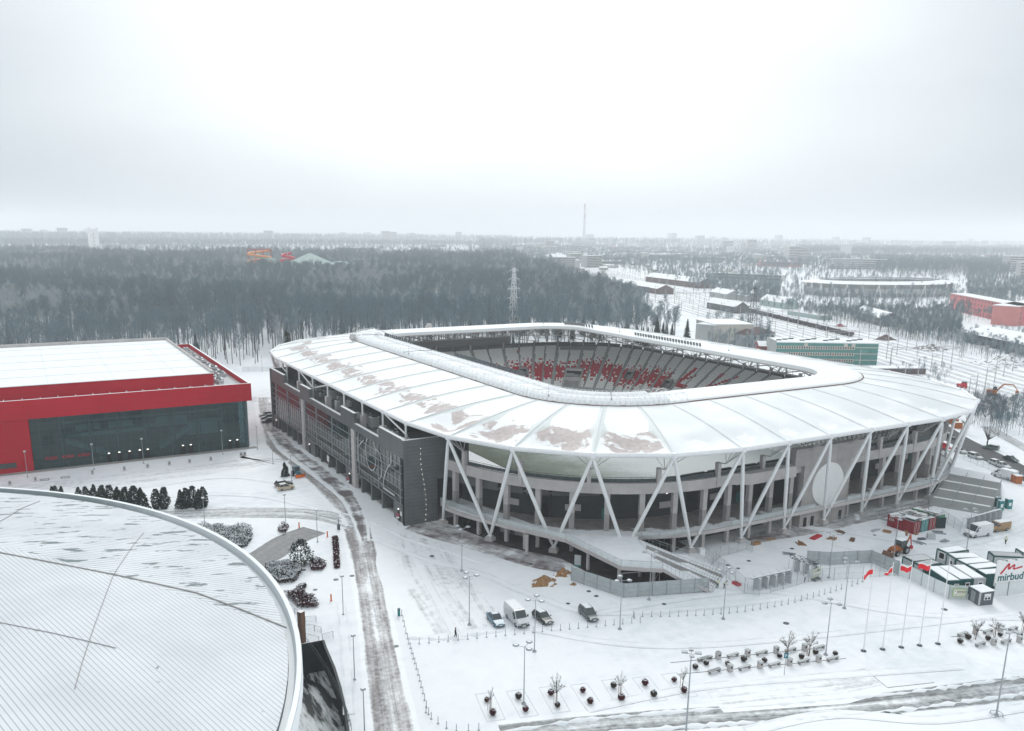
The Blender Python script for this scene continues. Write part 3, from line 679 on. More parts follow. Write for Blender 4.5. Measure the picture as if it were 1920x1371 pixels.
b = MB(); b.box((XF - .14, 159.0, 1.5), (.1, .8, .9), 0, 0); b.box((XF - .14, 209.9 - 2.0, 1.6), (.12, 1.6, 1.5), 0, 0); sb(b, 'notice_panel', MT['white_paint'])
b = MB()
for k in range(15): z = .6 + k * 1.12; b.lathe((69.9 + .35 * math.sin(k * .4) - k * .05, 156.55, z), [(0, 0), (.07, .03), (0, .12)], 5)
sb(b, 'wall_lights', MT['lamp_lit'])
# giant white numerals on the glass
b = MB()
def stroke(pts, w=.30):
    w *= .7
    for (y0, z0), (y1, z1) in zip(pts, pts[1:]):
        dy, dz = y1 - y0, z1 - z0; l_ = math.hypot(dy, dz) or 1; ny, nz = -dz / l_ * w / 2, dy / l_ * w / 2; x = XF - .03
        b.face([(x, y0 + ny, z0 + nz), (x, y1 + ny, z1 + nz), (x, y1 - ny, z1 - nz), (x, y0 - ny, z0 - nz)])
stroke([(185.3, 7.0), (185.3, 13.2)], .55); stroke([(185.3, 10.4), (182.4, 12.4), (180.9, 13.2)], .35)
stroke([(176.6 + 3.3 * math.cos(R(q)), 11.0 + 3.9 * math.sin(R(q))) for q in range(90, 452, 12)], .42)
stroke([(173.5, 12.9), (171.6, 12.6), (170.2, 11.2), (169.7, 9.2), (170.3, 7.4), (171.5, 6.3)], .4)
stroke([(164.2, 11.6), (166.0, 10.7), (167.6, 9.0), (168.9, 7.0), (169.4, 4.9)], .5); stroke([(169.5, 4.95), (162.6, 4.95)], .7); stroke([(164.4, 13.4), (164.4, 11.2)], .6)
sb(b, 'facade_lettering', MT['cabin_grey'])
# posts from the terrace to the rim, stubs and braces
for i in range(33, 43):
    p = P3(i, RIM, 0); x = 67.6; hi = 20.8; y = p.y
    if y > 262 or y < 157: continue
    low = (171 < y < 186.8) or (196.4 < y < 222) or (231 < y < 247.7)
    b = MB()
    if low or i % 2: b.box((x, y, 14.6), (1.3, 1.5, 3.2), 0, 1); b.tube((x, y, 17.8), (x, y, hi), .24, n=8)
    else: b.tube((x, y, 14.6), (x, y, hi), .24, n=8)
    sb(b, 'roof_post', [MT['white_steel'], MT['concrete_pale']])
for (ya, za, yb, zb) in ((160.7, 18.4, 173.7, 20.8), (226, 17.9, 239.3, 20.8), (226, 17.9, 213, 20.8), (253, 18.4, 266, 20.8)):
    b = MB(); b.tube((67.7, ya, za), (67.7, yb, zb), .2, n=8); sb(b, 'roof_brace', MT['white_steel'])
random.seed(5)
for k in range(26):
    y = 159.5 + k * 3.9 + random.uniform(-1, 1); x = random.uniform(69.2, 76); b = MB(); w, l_, h_ = random.uniform(1, 2.6), random.uniform(1.2, 3), random.uniform(.9, 2.4)
    b.box((x, y, 14.6), (w, l_, h_), 0, 0, 1); b.lathe((x, y, 14.6 + h_), [(0, .02), (w * .3, .02), (w * .3, .3), (0, .32)], 10, 2); b.tube((x + w / 2, y, 15.2), (x + w / 2 + 1.5, y, 15.2), .12, n=5, m=2); sb(b, 'air_handler', [MT['cabin_grey'], MT['roofsnow'], MT['dark_steel']])
for y0, y1, x0 in ((178, 185, 71), (245, 254, 70.5), (198, 206, 72)):
    b = MB(); b.prism([(x0, y0), (79.5, y0), (79.5, y1), (x0, y1)], 14.6, 17.9, 0, 0); sb(b, 'plant_room', [MT['wall_dark']])
# --- front stair from the deck wing down to the snow
A, B_ = Vector((90.95, 104.7, 4.36)), Vector((96.1, 118.0, 4.36)); C_, D = Vector((98.6, 100.4, 0)), Vector((107.6, 106.4, 0))
def flightstair(name, A, B_, C_, D, n, landings, mt, label, rails=4, parent=st, side=True):
    b = MB(); tt = []; t = 0
    pts = []
    tot = n + len(landings) * 4
    z = 0; k = 0; cur = 0
    levels = []
    for q in range(n):
        levels.append((cur / tot, (cur + 1) / tot, q)); cur += 1
        if q in landings: levels[-1] = (levels[-1][0], (cur + 4) / tot, q); cur += 4
    zt = A.z
    for t0, t1, q in levels:
        z1 = zt * (1 - q / n)
        a0, b0, a1, b1 = A.lerp(C_, t0), B_.lerp(D, t0), A.lerp(C_, t1), B_.lerp(D, t1)
        for v_ in (a0, b0, a1, b1): v_.z = z1
        z2 = zt * (1 - (q + 1) / n)
        dn = lambda v_: Vector((v_.x, v_.y, z2))
        b.face([a0, b0, b1, a1][::-1], 0); b.face([a1, b1, dn(b1), dn(a1)], 1)
        lo = max(-.1, z2 - .45) if side else -.1
        for e0, e1 in ((a0, a1), (b0, b1)): b.face([Vector((e0.x, e0.y, lo)), Vector((e1.x, e1.y, lo)), e1, e0], 2)
        if side: b.face([Vector((a0.x, a0.y, lo)), Vector((b0.x, b0.y, lo)), Vector((b1.x, b1.y, lo)), Vector((a1.x, a1.y, lo))], 2)
    o = b.build(name, mt, parent)
    if parent is st: o.location = OFF
    return o
o = flightstair('deck_stair', A, B_, C_, D, 24, (11,), [MT['snow'], MT['concrete'], MT['concrete_pale']], '')
b = MB()
for s in (0, .33, .66, 1.0):
    a, c = A.lerp(B_, s), C_.lerp(D, s); a1 = a.lerp(c, 1)
    pts_ = []
    for t in [k / 12 for k in range(13)]:
        p = a.lerp(c, t); tt = t
        zz = 4.36 * (1 - t) + .12; pts_.append(Vector((p.x, p.y, max(.1, zz))))
    for p in pts_: b.tube(p, p + Vector((0, 0, 1.05)), .03, n=4, cap=False)
    b.path([p + Vector((0, 0, 1.05)) for p in pts_], .035, 4); b.path([p + Vector((0, 0, .6)) for p in pts_], .02, 4)
    if 0 < s < 1:
        for p, q in zip(pts_, pts_[1:]): b.face([p + Vector((0, 0, -.2)), q + Vector((0, 0, -.2)), q + Vector((0, 0, .55)), p + Vector((0, 0, .55))], 1)
b.build('stair_rail', [MT['grey_steel'], MT['concrete']], o)
# storey under the deck wing: bare dark floor
# ================================================================== GROUND
def sheet(name, polys, z, material, uvs=None, kind='structure'):
    b = MB()
    for i, p in enumerate(polys): b.face([(q[0], q[1], z) for q in p], 0, None if uvs is None else uvs[i])
    o = b.build(name, material); o['kind'] = kind; return o
HOLE = [(34.4, 114.8), (34.0, 112.4), (33.2, 106), (32.2, 100.5), (31, 95), (29.7, 90.2), (27.5, 83), (24, 76), (16, 68), (2, 62), (2, 108), (18, 116)]
bm = bmesh.new()
def ringv(pts): vs = [bm.verts.new((x, y, 0)) for x, y in pts]; return [bm.edges.new((vs[i], vs[(i + 1) % len(vs)])) for i in range(len(vs))]
BIG = 14000
e = ringv([(-BIG, -2000), (BIG, -2000), (BIG, 20000), (-BIG, 20000)]) + ringv(HOLE)
res = bmesh.ops.triangle_fill(bm, edges=e, use_beauty=True)
for fc in bm.faces:
    if fc.normal.z < 0: fc.normal_flip()
me = bpy.data.meshes.new('snow_ground'); bm.to_mesh(me); bm.free(); me.materials.append(MT['snow'])
go = bpy.data.objects.new('snow_ground', me); COL.objects.link(go); go['kind'] = 'structure'
# slush / track materials: UV u across (0..1), v metres along
def slush(name, cov, edge, dark, light, ruts, fine=1.0, blotch=0.0, lanes=0.0):
    m, t, b = nodes(name); uvn = t.nodes.new('ShaderNodeUVMap'); U = xyz(t, uvn.outputs[0]); V = coord(t)
    mpn = t.nodes.new('ShaderNodeMapping'); t.links.new(uvn.outputs[0], mpn.inputs[0]); mpn.inputs['Scale'].default_value = (ruts, .035, 1)
    n1 = noise(t, mpn.outputs[0], 1.0, 6, .65, .3); n2 = noise(t, V, .8 * fine, 6, .65); n3 = noise(t, V, .10, 3, .5)
    ed = math_(t, 'MINIMUM', U[0], math_(t, 'SUBTRACT', 1.0, U[0])); ed = math_(t, 'MINIMUM', math_(t, 'DIVIDE', ed, edge), 1.0)
    s = math_(t, 'ADD', math_(t, 'MULTIPLY', n1, .62), math_(t, 'ADD', math_(t, 'MULTIPLY', n2, .28), math_(t, 'MULTIPLY', n3, .25)))
    s = math_(t, 'ADD', s, math_(t, 'MULTIPLY', math_(t, 'SUBTRACT', ed, 1.0), .55))
    if blotch: s = math_(t, 'ADD', s, math_(t, 'MULTIPLY', math_(t, 'SUBTRACT', noise(t, V, .22, 5, .6, .4), .5), blotch))
    if lanes: s = math_(t, 'ADD', s, math_(t, 'MULTIPLY', math_(t, 'COSINE', math_(t, 'MULTIPLY', U[0], 12.566)), -lanes))
    mk = ramp(t, s, (cov, 0.0), (cov + .10, .55), (cov + .24, 1.0))
    base = mix(t, ramp(t, math_(t, 'ADD', math_(t, 'MULTIPLY', n2, .5), math_(t, 'MULTIPLY', n1, .5)), (.40, 0.0), (.62, 1.0)), light, dark)
    t.links.new(mix(t, mk, snowcol(t, V), base), b.inputs['Base Color']); b.inputs['Roughness'].default_value = .6; bump(t, b, n2, .3, .06); return m
slush('slush_main', .43, .16, (.10, .09, .094), (.33, .315, .32), 6, 1.6, .35, .07)
slush('slush_light', .56, .22, (.30, .31, .32), (.58, .60, .615), 12)
slush('slush_grey', .42, .10, (.20, .21, .215), (.42, .44, .45), 8)
slush('wet_paving', .44, .14, (.085, .066, .070), (.17, .14, .145), 3, .8, .5)
slush('cross_road', .385, .18, (.085, .092, .095), (.30, .32, .325), 6, 1.3, .25, .09)
m, t, b = nodes('tyre'); uvn = t.nodes.new('ShaderNodeUVMap'); U = xyz(t, uvn.outputs[0]); V = coord(t); e = math_(t, 'ABSOLUTE', math_(t, 'SUBTRACT', math_(t, 'ABSOLUTE', math_(t, 'SUBTRACT', U[0], .5)), .36)); rl = math_(t, 'MULTIPLY', ramp(t, e, (.06, 1.0), (.11, 0.0)), ramp(t, noise(t, V, .3, 5, .6), (.40, 0.0), (.62, .5)))
t.links.new(mix(t, rl, snowcol(t, V), (.50, .53, .55)), b.inputs['Base Color']); b.inputs['Roughness'].default_value = .75
def strip(name, mid, w, material, z=.004, px=True, sub=6):
    """ribbon along a line of photographed ground points; w: full width in metres, number or list"""
    P_ = [Vector(gx(*q)[:2]) if px else Vector(q) for q in mid]; ws = w if isinstance(w, (list, tuple)) else [w] * len(P_)
    # Catmull-Rom smoothing
    pts, wd = [], []
    for i in range(len(P_) - 1):
        p0, p1, p2, p3 = P_[max(0, i - 1)], P_[i], P_[i + 1], P_[min(len(P_) - 1, i + 2)]
        for k in range(sub):
            s = k / sub; pts.append(.5 * ((2 * p1) + (p2 - p0) * s + (2 * p0 - 5 * p1 + 4 * p2 - p3) * s * s + (3 * p1 - p0 - 3 * p2 + p3) * s ** 3)); wd.append(lerp(ws[i], ws[i + 1], s))
    pts.append(P_[-1]); wd.append(ws[-1]); b = MB(); dist = 0; prev = None
    for i in range(len(pts)):
        d_ = (pts[min(i + 1, len(pts) - 1)] - pts[max(i - 1, 0)]).normalized(); n_ = Vector((-d_.y, d_.x)) * wd[i] / 2
        a, c = pts[i] + n_, pts[i] - n_
        if prev is not None:
            dd = (pts[i] - pts[i - 1]).length
            b.face([(prev[0].x, prev[0].y, z), (prev[1].x, prev[1].y, z), (c.x, c.y, z), (a.x, a.y, z)], 0, [(0, dist), (1, dist), (1, dist + dd), (0, dist + dd)]); dist += dd
        prev = (a, c)
    o = b.build(name, material); o['kind'] = 'structure'; return o
# main service road from the hall past the stadium towards the viewer
strip('service_road', [(505, 745), (530, 830), (580, 872), (625, 915), (655, 955), (672, 1000), (686, 1060), (700, 1140), (716, 1240), (738, 1371), (760, 1500)], [11, 12, 12, 10, 8.5, 7, 6.2, 5.8, 6, 6.5, 7], MT['slush_main'], .006)
strip('side_road', [(-60, 985), (150, 975), (300, 966), (480, 961), (600, 966), (668, 985)], [9, 9, 9, 9, 8, 6], MT['slush_grey'], .012)
strip('ramp_road', [(455, 1090), (478, 1055), (505, 1038), (545, 1012), (590, 994)], [7.5, 7.5, 7.5, 7.5, 7], slush('bare_asphalt', .18, .05, (.10, .105, .11), (.22, .23, .235), 8, 1.2), .018)
strip('cross_road', [(940, 1378), (1100, 1362), (1300, 1347), (1500, 1333), (1700, 1315), (1960, 1285), (2200, 1262)], [6, 6.5, 6.5, 6.5, 7, 8, 9], MT['cross_road'], .008)
strip('plowed_lot', [(790, 1000), (800, 1050), (835, 1110), (880, 1180)], [16, 19, 20, 19], MT['slush_light'], .010)
strip('hall_forecourt', [(-80, 935), (120, 910), (300, 890), (470, 868), (500, 860)], [16, 17, 18, 18, 12], MT['slush_light'], .014)
strip('parking_bay', [(1335, 1310), (1450, 1298), (1560, 1290), (1650, 1278)], [7, 8, 8, 4], MT['slush_light'], .016)
strip('plaza_edge', [(770, 985), (800, 990), (850, 1003), (940, 1030), (1000, 1050), (1060, 1062)], [7, 10, 11, 10, 9, 9], MT['wet_paving'], .022)
strip('arcade_pavement', [(530, 800), (600, 852), (680, 910), (768, 978)], [5, 4, 3.6, 3.4], MT['wet_paving'], .026)
strip('wet_lane', [(515, 808), (545, 842), (590, 876), (630, 908), (658, 938), (675, 975), (684, 1015)], [5, 7, 6.5, 6, 4.5, 3.5, 2], slush('wet_lane', .42, .28, (.075, .062, .066), (.16, .14, .145), 2, .8, 1.0), .030)
for k_, (pp_, ww_) in enumerate((([(760, 1010), (800, 1090), (860, 1200)], 1.9), ([(700, 1010), (800, 1050), (900, 1075), (1010, 1120), (1150, 1150), (1500, 1120)], 2.0), ([(1120, 1150), (1300, 1120), (1450, 1110), (1700, 1150), (1930, 1160)], 2.0), ([(1000, 1180), (1200, 1210), (1450, 1200), (1900, 1150)], 1.9), ([(1480, 985), (1600, 1000), (1700, 1015), (1800, 1010), (1930, 960)], 2.4), ([(1560, 1020), (1700, 1040), (1860, 1010), (1930, 985)], 2.0), ([(60, 930), (250, 915), (420, 895), (520, 905)], 2.0), ([(180, 950), (330, 930), (480, 930), (600, 955)], 2.2), ([(1100, 1330), (1300, 1290), (1520, 1270), (1800, 1250)], 1.9), ([(640, 1130), (650, 1230), (655, 1340)], 1.6), ([(1400, 1371), (1560, 1340), (1750, 1350), (1925, 1325)], 2.0))): strip('tyre_tracks', pp_, ww_, MT['tyre'], .038 + .002 * k_)
strip('south_apron', [(1400, 1012), (1470, 1000), (1545, 988), (1620, 970), (1700, 955), (1750, 940)], [6, 7, 6, 6, 6, 5], MT['wet_paving'], .022)
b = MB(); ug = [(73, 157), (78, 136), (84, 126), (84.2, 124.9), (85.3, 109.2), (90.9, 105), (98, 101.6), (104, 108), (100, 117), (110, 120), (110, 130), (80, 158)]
b.face([(x, y, .03) for x, y in ug[::1]]); o = b.build('undercroft_floor', mat('undercroft_shade', (.045, .043, .045), .9, var=.5, scale=.4)); o['kind'] = 'structure'  # bare floor, its colour darkened for the shade under the deck
# sunken ramp beside the arena
b = MB()
for a, c in zip(HOLE, HOLE[1:] + HOLE[:1]): b.face([(a[0], a[1], -5), (c[0], c[1], -5), (c[0], c[1], .15), (a[0], a[1], .15)])
for a, c in zip(HOLE[:9], HOLE[1:10]): b.face([(a[0], a[1], .15), (c[0], c[1], .15), (c[0] - .35, c[1] + .02, .15), (a[0] - .35, a[1] + .02, .15)][::-1])
tag(b.build('retaining_wall', MT['wall_dark']), kind='structure')
m, t, bb = nodes('ramp_floor'); v = coord(t, scale=(1.6, .25, 1), rot=(0, 0, R(-14))); n1 = noise(t, v, .5, 6, .65); t.links.new(ramp(t, n1, (.47, (.02, .025, .027)), (.54, (.5, .53, .55)), (.62, (.75, .78, .8))), bb.inputs['Base Color']); bb.inputs['Roughness'].default_value = .7
b = MB(); b.face([(x, y, -4.9) for x, y in HOLE]); tag(b.build('ramp_floor', MT['ramp_floor']), kind='structure')
# manhole covers and bare spots in the snow
n = 0
for px, py in ((995, 1058), (1245, 1133), (1118, 1118), (1065, 1132), (1104, 1109), (1474, 1169), (1771, 1143), (1485, 1029), (1404, 1052), (1364, 1060), (1384, 1066), (1664, 1335), (1686, 1341), (630, 1087), (591, 1106), (569, 1069), (660, 1080), (1640, 1004), (1690, 1000), (1875, 975), (743, 1212), (810, 1043)):
    p = gx(px, py, 0); b = MB(); rr = random.uniform(.33, .5); b.lathe((0, 0, 0), [(rr, 0), (rr, .045), (0, .05)], 10, 0); o = b.build('manhole_cover', MT['dark_steel']); o.location = p
    tag(o, 'round dark manhole cover showing through the snow', 'manhole cover', 'manhole covers in the snow')
# ================================================================== RED HALL
hall = empty('sports_hall', (0, 285, 0), 0, 'red-clad sports hall with a long glass front and a flat snowy roof', 'sports hall'); HO = Vector((0, -285, 0))
def hb(mb, name, mats, parent=None):
    o = mb.build(name, mats, parent or hall)
    if parent is None: o.location = HO
    return o
m, t, bb = nodes('red_cladding'); v = coord(t); X = xyz(t, v)
jx = math_(t, 'FRACT', math_(t, 'MULTIPLY', math_(t, 'ADD', X[0], X[1]), .245)); jz = math_(t, 'FRACT', math_(t, 'MULTIPLY', X[2], .60)); jm = math_(t, 'MAXIMUM', ramp(t, jx, (.012, 1.0), (.02, 0.0)), ramp(t, jz, (.04, 1.0), (.06, 0.0)))
t.links.new(mix(t, math_(t, 'MULTIPLY', jm, .45), ramp(t, noise(t, v, .06, 3), (.3, (.40, .004, .018)), (.7, (.50, .006, .024))), (.22, .01, .02)), bb.inputs['Base Color']); bb.inputs['Roughness'].default_value = .6; bb.inputs['Specular IOR Level'].default_value = .12
HX0, HX1 = -75, 53.6
mat('faint_seam', (.68, .71, .73), .8)
b = MB(); b.prism([(HX0, 238.0), (HX1, 238.0), (HX1, 238.6), (HX0, 238.6)], 13.5, 18.4, 0, 1); b.prism([(HX1 - .6, 238.6), (HX1, 238.6), (HX1, 333), (HX1 - .6, 333)], 13.5, 18.4, 0, 1); b.prism([(HX0, 332.4), (HX1 - .6, 332.4), (HX1 - .6, 333), (HX0, 333)], 13.5, 18.4, 0, 1)
hb(b, 'parapet', [MT['red_cladding'], MT['roofsnow']])
b = MB(); b.prism([(HX0, 238.5), (-1.5, 238.5), (-1.5, 250), (HX0, 250)], 0, 13.5); b.prism([(HX0, 250), (52.2, 250), (52.2, 332.4), (HX0, 332.4)], 0, 13.5); hb(b, 'red_wall', MT['red_cladding'])
b = MB(); b.prism([(HX0, 247.4), (45.4, 247.4), (45.4, 331.6), (HX0, 331.6)], 16.9, 20.4, 0, 1); b.prism([(HX0, 247.2), (45.6, 247.2), (45.6, 247.7), (HX0, 247.7)], 20.4, 20.55, 1); b.prism([(44.9, 247.7), (45.6, 247.7), (45.6, 331.8), (44.9, 331.8)], 20.4, 21.0, 2); b.prism([(HX0, 331.1), (44.9, 331.1), (44.9, 331.8), (HX0, 331.8)], 20.4, 21.4, 2)
hb(b, 'upper_block', [MT['red_cladding'], MT['roofsnow'], MT['concrete_pale']])
b = MB()
for k in range(5): b.tube((HX0, 262 + k * 15, 20.42), (44.8, 262 + k * 15, 20.42), .07, n=4)
for k in range(7): b.tube((-60 + k * 16, 247.8, 20.41), (-60 + k * 16, 331, 20.41), .06, n=4)
hb(b, 'roof_seams', MT['faint_seam'])
b = MB(); b.prism([(HX0, 238.6), (53, 238.6), (53, 332.4), (HX0, 332.4)], 13.5, 16.9, 0, 0); hb(b, 'flat_roof', MT['cabin_grey'])
b = MB()
for k in range(30): x = HX0 + 3 + k * 4.1; b.box((x, 242.9, 17.0), (.14, 8.4, .2)); b.tube((x, 238.7, 18.2), (x, 247.2, 17.3), .06, n=4)
hb(b, 'roof_brackets', MT['white_steel'])
random.seed(3)
for k in range(34):
    y = 250 + k * 2.35; x = random.choice((47.6, 50.2)) + random.uniform(-.5, .5); w, l_, h_ = random.uniform(1.2, 2.6), random.uniform(1.2, 2.6), random.uniform(.5, 1.5)
    b = MB(); b.box((x, y, 16.9), (w, l_, h_), 0, 0, 1 if k % 3 else 0); b.lathe((x, y, 16.9 + h_), [(0, .01), (w * .3, .01), (w * .28, .25), (0, .25)], 10, 2)
    if k % 4 == 0: b.tube((x, y, 17.4), (x - 1.2, y, 17.4), .25, n=6, m=0)
    hb(b, 'roof_unit', [MT['cabin_grey'], MT['roofsnow'], MT['dark_steel']])
m, t, bb = nodes('hall_glass'); v = coord(t); bb.inputs['Base Color'].default_value = (.035, .07, .075, 1); bb.inputs['Roughness'].default_value = .05; bb.inputs['Specular IOR Level'].default_value = .6
tr = t.nodes.new('ShaderNodeBsdfTransparent'); tr.inputs[0].default_value = (.62, .8, .82, 1); ms = t.nodes.new('ShaderNodeMixShader'); ms.inputs[0].default_value = .32; t.links.new(tr.outputs[0], ms.inputs[1]); t.links.new(bb.outputs[0], ms.inputs[2]); t.links.new(ms.outputs[0], t.nodes['Material Output'].inputs[0])
b = MB(); b.prism([(-1.3, 238.75), (52.2, 238.75), (52.2, 238.85), (-1.3, 238.85)], 0, 13.5); b.prism([(52.1, 238.85), (52.2, 238.85), (52.2, 250), (52.1, 250)], 0, 13.5); gl = hb(b, 'glass_front', MT['hall_glass'])
b = MB()
for k in range(29): x = -1.3 + 53.4 * k / 28; b.box((x, 238.68, 0), (.07, .1, 13.5))
for k in range(1, 9): b.box((25.4, 238.66, 13.5 * k / 9), (53.4, .08, .07))
b.build('mullions', MT['dark_steel'], gl)
b = MB()
for k in range(1, 9): x = -1.3 + 53.4 * k / 8 - (.4 if k == 8 else 0); b.tube((x, 240.0, 0), (x, 240.0, 13.4), .32, n=8); b.tube((x + .9, 240.4, 0), (x + .9, 240.4, 13.4), .15, n=6)
hb(b, 'front_columns', MT['concrete_pale'])
b = MB(); mi = MT['concrete_pale']
b.face([(-1.3, 249.8, 0), (52, 249.8, 0), (52, 249.8, 13.4), (-1.3, 249.8, 13.4)], 1); b.face([(-1.3, 239, 13.3), (52, 239, 13.3), (52, 249.8, 13.3), (-1.3, 249.8, 13.3)], 1); b.face([(-1.3, 239, .05), (52, 239, .05), (52, 249.8, .05), (-1.3, 249.8, .05)], 1)
b.face([(-1.3, 239, 0), (-1.3, 249.8, 0), (-1.3, 249.8, 13.4), (-1.3, 239, 13.4)], 1)
for x0, x1, z0, z1 in ((6, 26, 6.4, 7.3), (26, 46, 7.2, 8.2), (6, 46, 10.2, 10.6), (9, 15, 8, 9.6), (17, 23, 8, 9.6), (29, 37, 7.9, 9.8)): b.box(((x0 + x1) / 2, 245, z0), (x1 - x0, .5, z1 - z0), 0, 0)
for x0, z0, x1, z1 in ((6.5, 5.2, 16.5, .6), (29, .8, 38.5, 6.2)): b.face([(x0, 243, z0), (x1, 243, z1), (x1, 243, z1 + 1.4), (x0, 243, z0 + 1.4)], 0); b.face([(x0, 243, z0 + 1.4), (x1, 243, z1 + 1.4), (x1, 246, z1 + 1.4), (x0, 246, z0 + 1.4)], 0)
b.box((41, 245.5, 4), (8, 3, 3.6), 0, 0)
hb(b, 'foyer', [MT['white_paint'], MT['concrete_pale']])
for k in range(9): b = MB(); x = (16, 18.5, 21, 23.5, 25.5, 34.5, 36.5, 47, 49)[k]; b.box((x, 238.5, .05), (1.1, .15, 2.2), 0, 0); b.box((x, 238.42, 2.5), (.45, .1, .14), 0, 1); hb(b, 'entrance_door', [MT['black'], MT['lamp_lit']])
for k, x in enumerate((1.2, 5.0, 8.8)): tmesh('KASA', 1.15, MT['logo_red'], hall, (x, 238.45 - 285, 2.5), (R(90), 0, 0), 'ticket_lettering')
b = MB(); b.box((-8, 238.4, 1.4), (5.6, .12, 1.3), 0, 0); hb(b, 'low_window', MT['glass_dark'])
b = MB(); b.prism([(HX0, 236.6), (54, 236.6), (54, 238.6), (HX0, 238.6)], 0, .12); tag(b.build('hall_pavement', MT['wet_paving'] if False else MT['concrete']), kind='structure')
# ================================================================== ARENA
AX, AY, AR, AZ = -48.3, 91.3, 70.4, 20.0
arena = empty('arena', (AX, AY, 0), 0, 'round arena with a shallow ribbed metal dome dusted with snow', 'arena')
RD = 69.1
def domez(x, y): r2 = ((x - AX) ** 2 + (y - AY) ** 2) / RD ** 2; return AZ + .55 + 5.4 * (1 - r2)
def ondome(px, py):
    z = 24
    for _ in range(12): p = G(px, py, z); z = domez(p[0], p[1])
    return Vector((p[0] - AX, p[1] - AY, z))
b = MB(); nr, na = 26, 120
for i in range(nr):
    for k in range(na):
        P_ = []
        for rr, aa in ((i, k), (i + 1, k), (i + 1, k + 1), (i, k + 1)):
            q = RD * rr / nr; an = 2 * math.pi * aa / na; x, y = q * math.cos(an), q * math.sin(an); P_.append((x, y, domez(x + AX, y + AY)))
        b.face(P_ if i else [P_[0], P_[1], P_[2]], 0, None, True)
m, t, bb = nodes('ribbed_dome'); v = coord(t); X = xyz(t, v)
h0 = ondome(537, 1178); h1 = ondome(213, 1078); hd = (h1 - h0); hn = Vector((-hd.y, hd.x)).normalized()
if hn.y < 0: hn = -hn
side = math_(t, 'ADD', math_(t, 'MULTIPLY', math_(t, 'SUBTRACT', X[0], h0.x), hn.x), math_(t, 'MULTIPLY', math_(t, 'SUBTRACT', X[1], h0.y), hn.y))
up = ramp(t, side, (0.0, 0.0), (.01, 1.0))
def seam(angle, sp, w):
    nx, ny = -math.sin(R(angle)), math.cos(R(angle)); q = math_(t, 'ADD', math_(t, 'MULTIPLY', X[0], nx / sp), math_(t, 'MULTIPLY', X[1], ny / sp)); fr = math_(t, 'FRACT', math_(t, 'ADD', q, 400.0))
    return ramp(t, fr, (0.0, 1.0), (w, 1.0), (w + .04, 0.0))
n1 = noise(t, v, .5, 5, .6); n2 = noise(t, v, .12, 4, .5)
mpA = t.nodes.new('ShaderNodeMapping'); mpA.inputs['Rotation'].default_value = (0, 0, R(29)); mpA.inputs['Scale'].default_value = (.5, 1.8, 1); t.links.new(v, mpA.inputs[0]); nA = noise(t, mpA.outputs[0], .42, 5, .62)
base = ramp(t, n2, (.3, (.58, .615, .64)), (.7, (.70, .73, .755)))
s_up = math_(t, 'MULTIPLY', seam(-29, .62, .19), ramp(t, n1, (.3, .85), (.65, .35))); s_lo = math_(t, 'MULTIPLY', seam(-72.3, .46, .15), .58)
patch = math_(t, 'MULTIPLY', ramp(t, nA, (.575, 0.0), (.605, 1.0)), up)
patch2 = math_(t, 'MULTIPLY', ramp(t, n1, (.70, 0.0), (.72, 1.0)), .9)
col = mix(t, up, mix(t, s_lo, base, (.16, .20, .21)), mix(t, s_up, base, (.13, .17, .175)))
col = mix(t, math_(t, 'MAXIMUM', patch, patch2), col, (.16, .20, .205))
t.links.new(col, bb.inputs['Base Color']); bb.inputs['Roughness'].default_value = .6; bb.inputs['Specular IOR Level'].default_value = .2
b.build('ribbed_roof', MT['ribbed_dome'], arena, .001)
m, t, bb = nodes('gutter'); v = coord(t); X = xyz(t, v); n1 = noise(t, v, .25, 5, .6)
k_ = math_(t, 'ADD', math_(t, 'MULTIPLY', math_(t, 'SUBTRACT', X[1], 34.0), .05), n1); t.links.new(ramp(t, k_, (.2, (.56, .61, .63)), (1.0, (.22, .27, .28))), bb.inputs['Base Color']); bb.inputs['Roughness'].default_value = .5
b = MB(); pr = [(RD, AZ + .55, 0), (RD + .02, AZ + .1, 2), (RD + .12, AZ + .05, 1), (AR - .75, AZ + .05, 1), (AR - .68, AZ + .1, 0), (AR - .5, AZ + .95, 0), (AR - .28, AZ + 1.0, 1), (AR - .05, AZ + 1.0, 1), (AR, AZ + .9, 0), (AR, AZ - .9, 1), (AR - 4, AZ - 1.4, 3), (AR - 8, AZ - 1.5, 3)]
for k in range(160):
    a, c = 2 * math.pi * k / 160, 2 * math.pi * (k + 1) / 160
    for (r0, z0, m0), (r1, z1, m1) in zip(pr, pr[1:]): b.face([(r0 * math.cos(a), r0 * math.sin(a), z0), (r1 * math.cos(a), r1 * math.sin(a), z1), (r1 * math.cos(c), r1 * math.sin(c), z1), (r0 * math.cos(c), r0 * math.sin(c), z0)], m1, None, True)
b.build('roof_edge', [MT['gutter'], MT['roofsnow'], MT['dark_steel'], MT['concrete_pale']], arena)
b = MB(); b.lathe((0, 0, 0), [(62.5, -5), (62.5, AZ - 1.5)], 96); b.build('outer_wall', [MT['wall_dark']], arena)
b = MB()
for pts_, rr in (([(-60, 1023), (0, 1037), (100, 1056), (213, 1078), (300, 1097), (370, 1113), (450, 1143), (500, 1163), (537, 1178)], .09), ([(75, 940), (40, 954), (18, 968), (-20, 990)], .04), ([(270, 999), (252, 1020), (235, 1045), (213, 1078), (195, 1125), (175, 1180), (155, 1240), (140, 1293)], .03), ([(-20, 1164), (40, 1176), (100, 1188), (160, 1202), (218, 1216)], .035)):
    b.path([ondome(*q) + Vector((0, 0, .05)) for q in pts_], rr, 6)
b.build('roof_joint', MT['concrete'], arena)
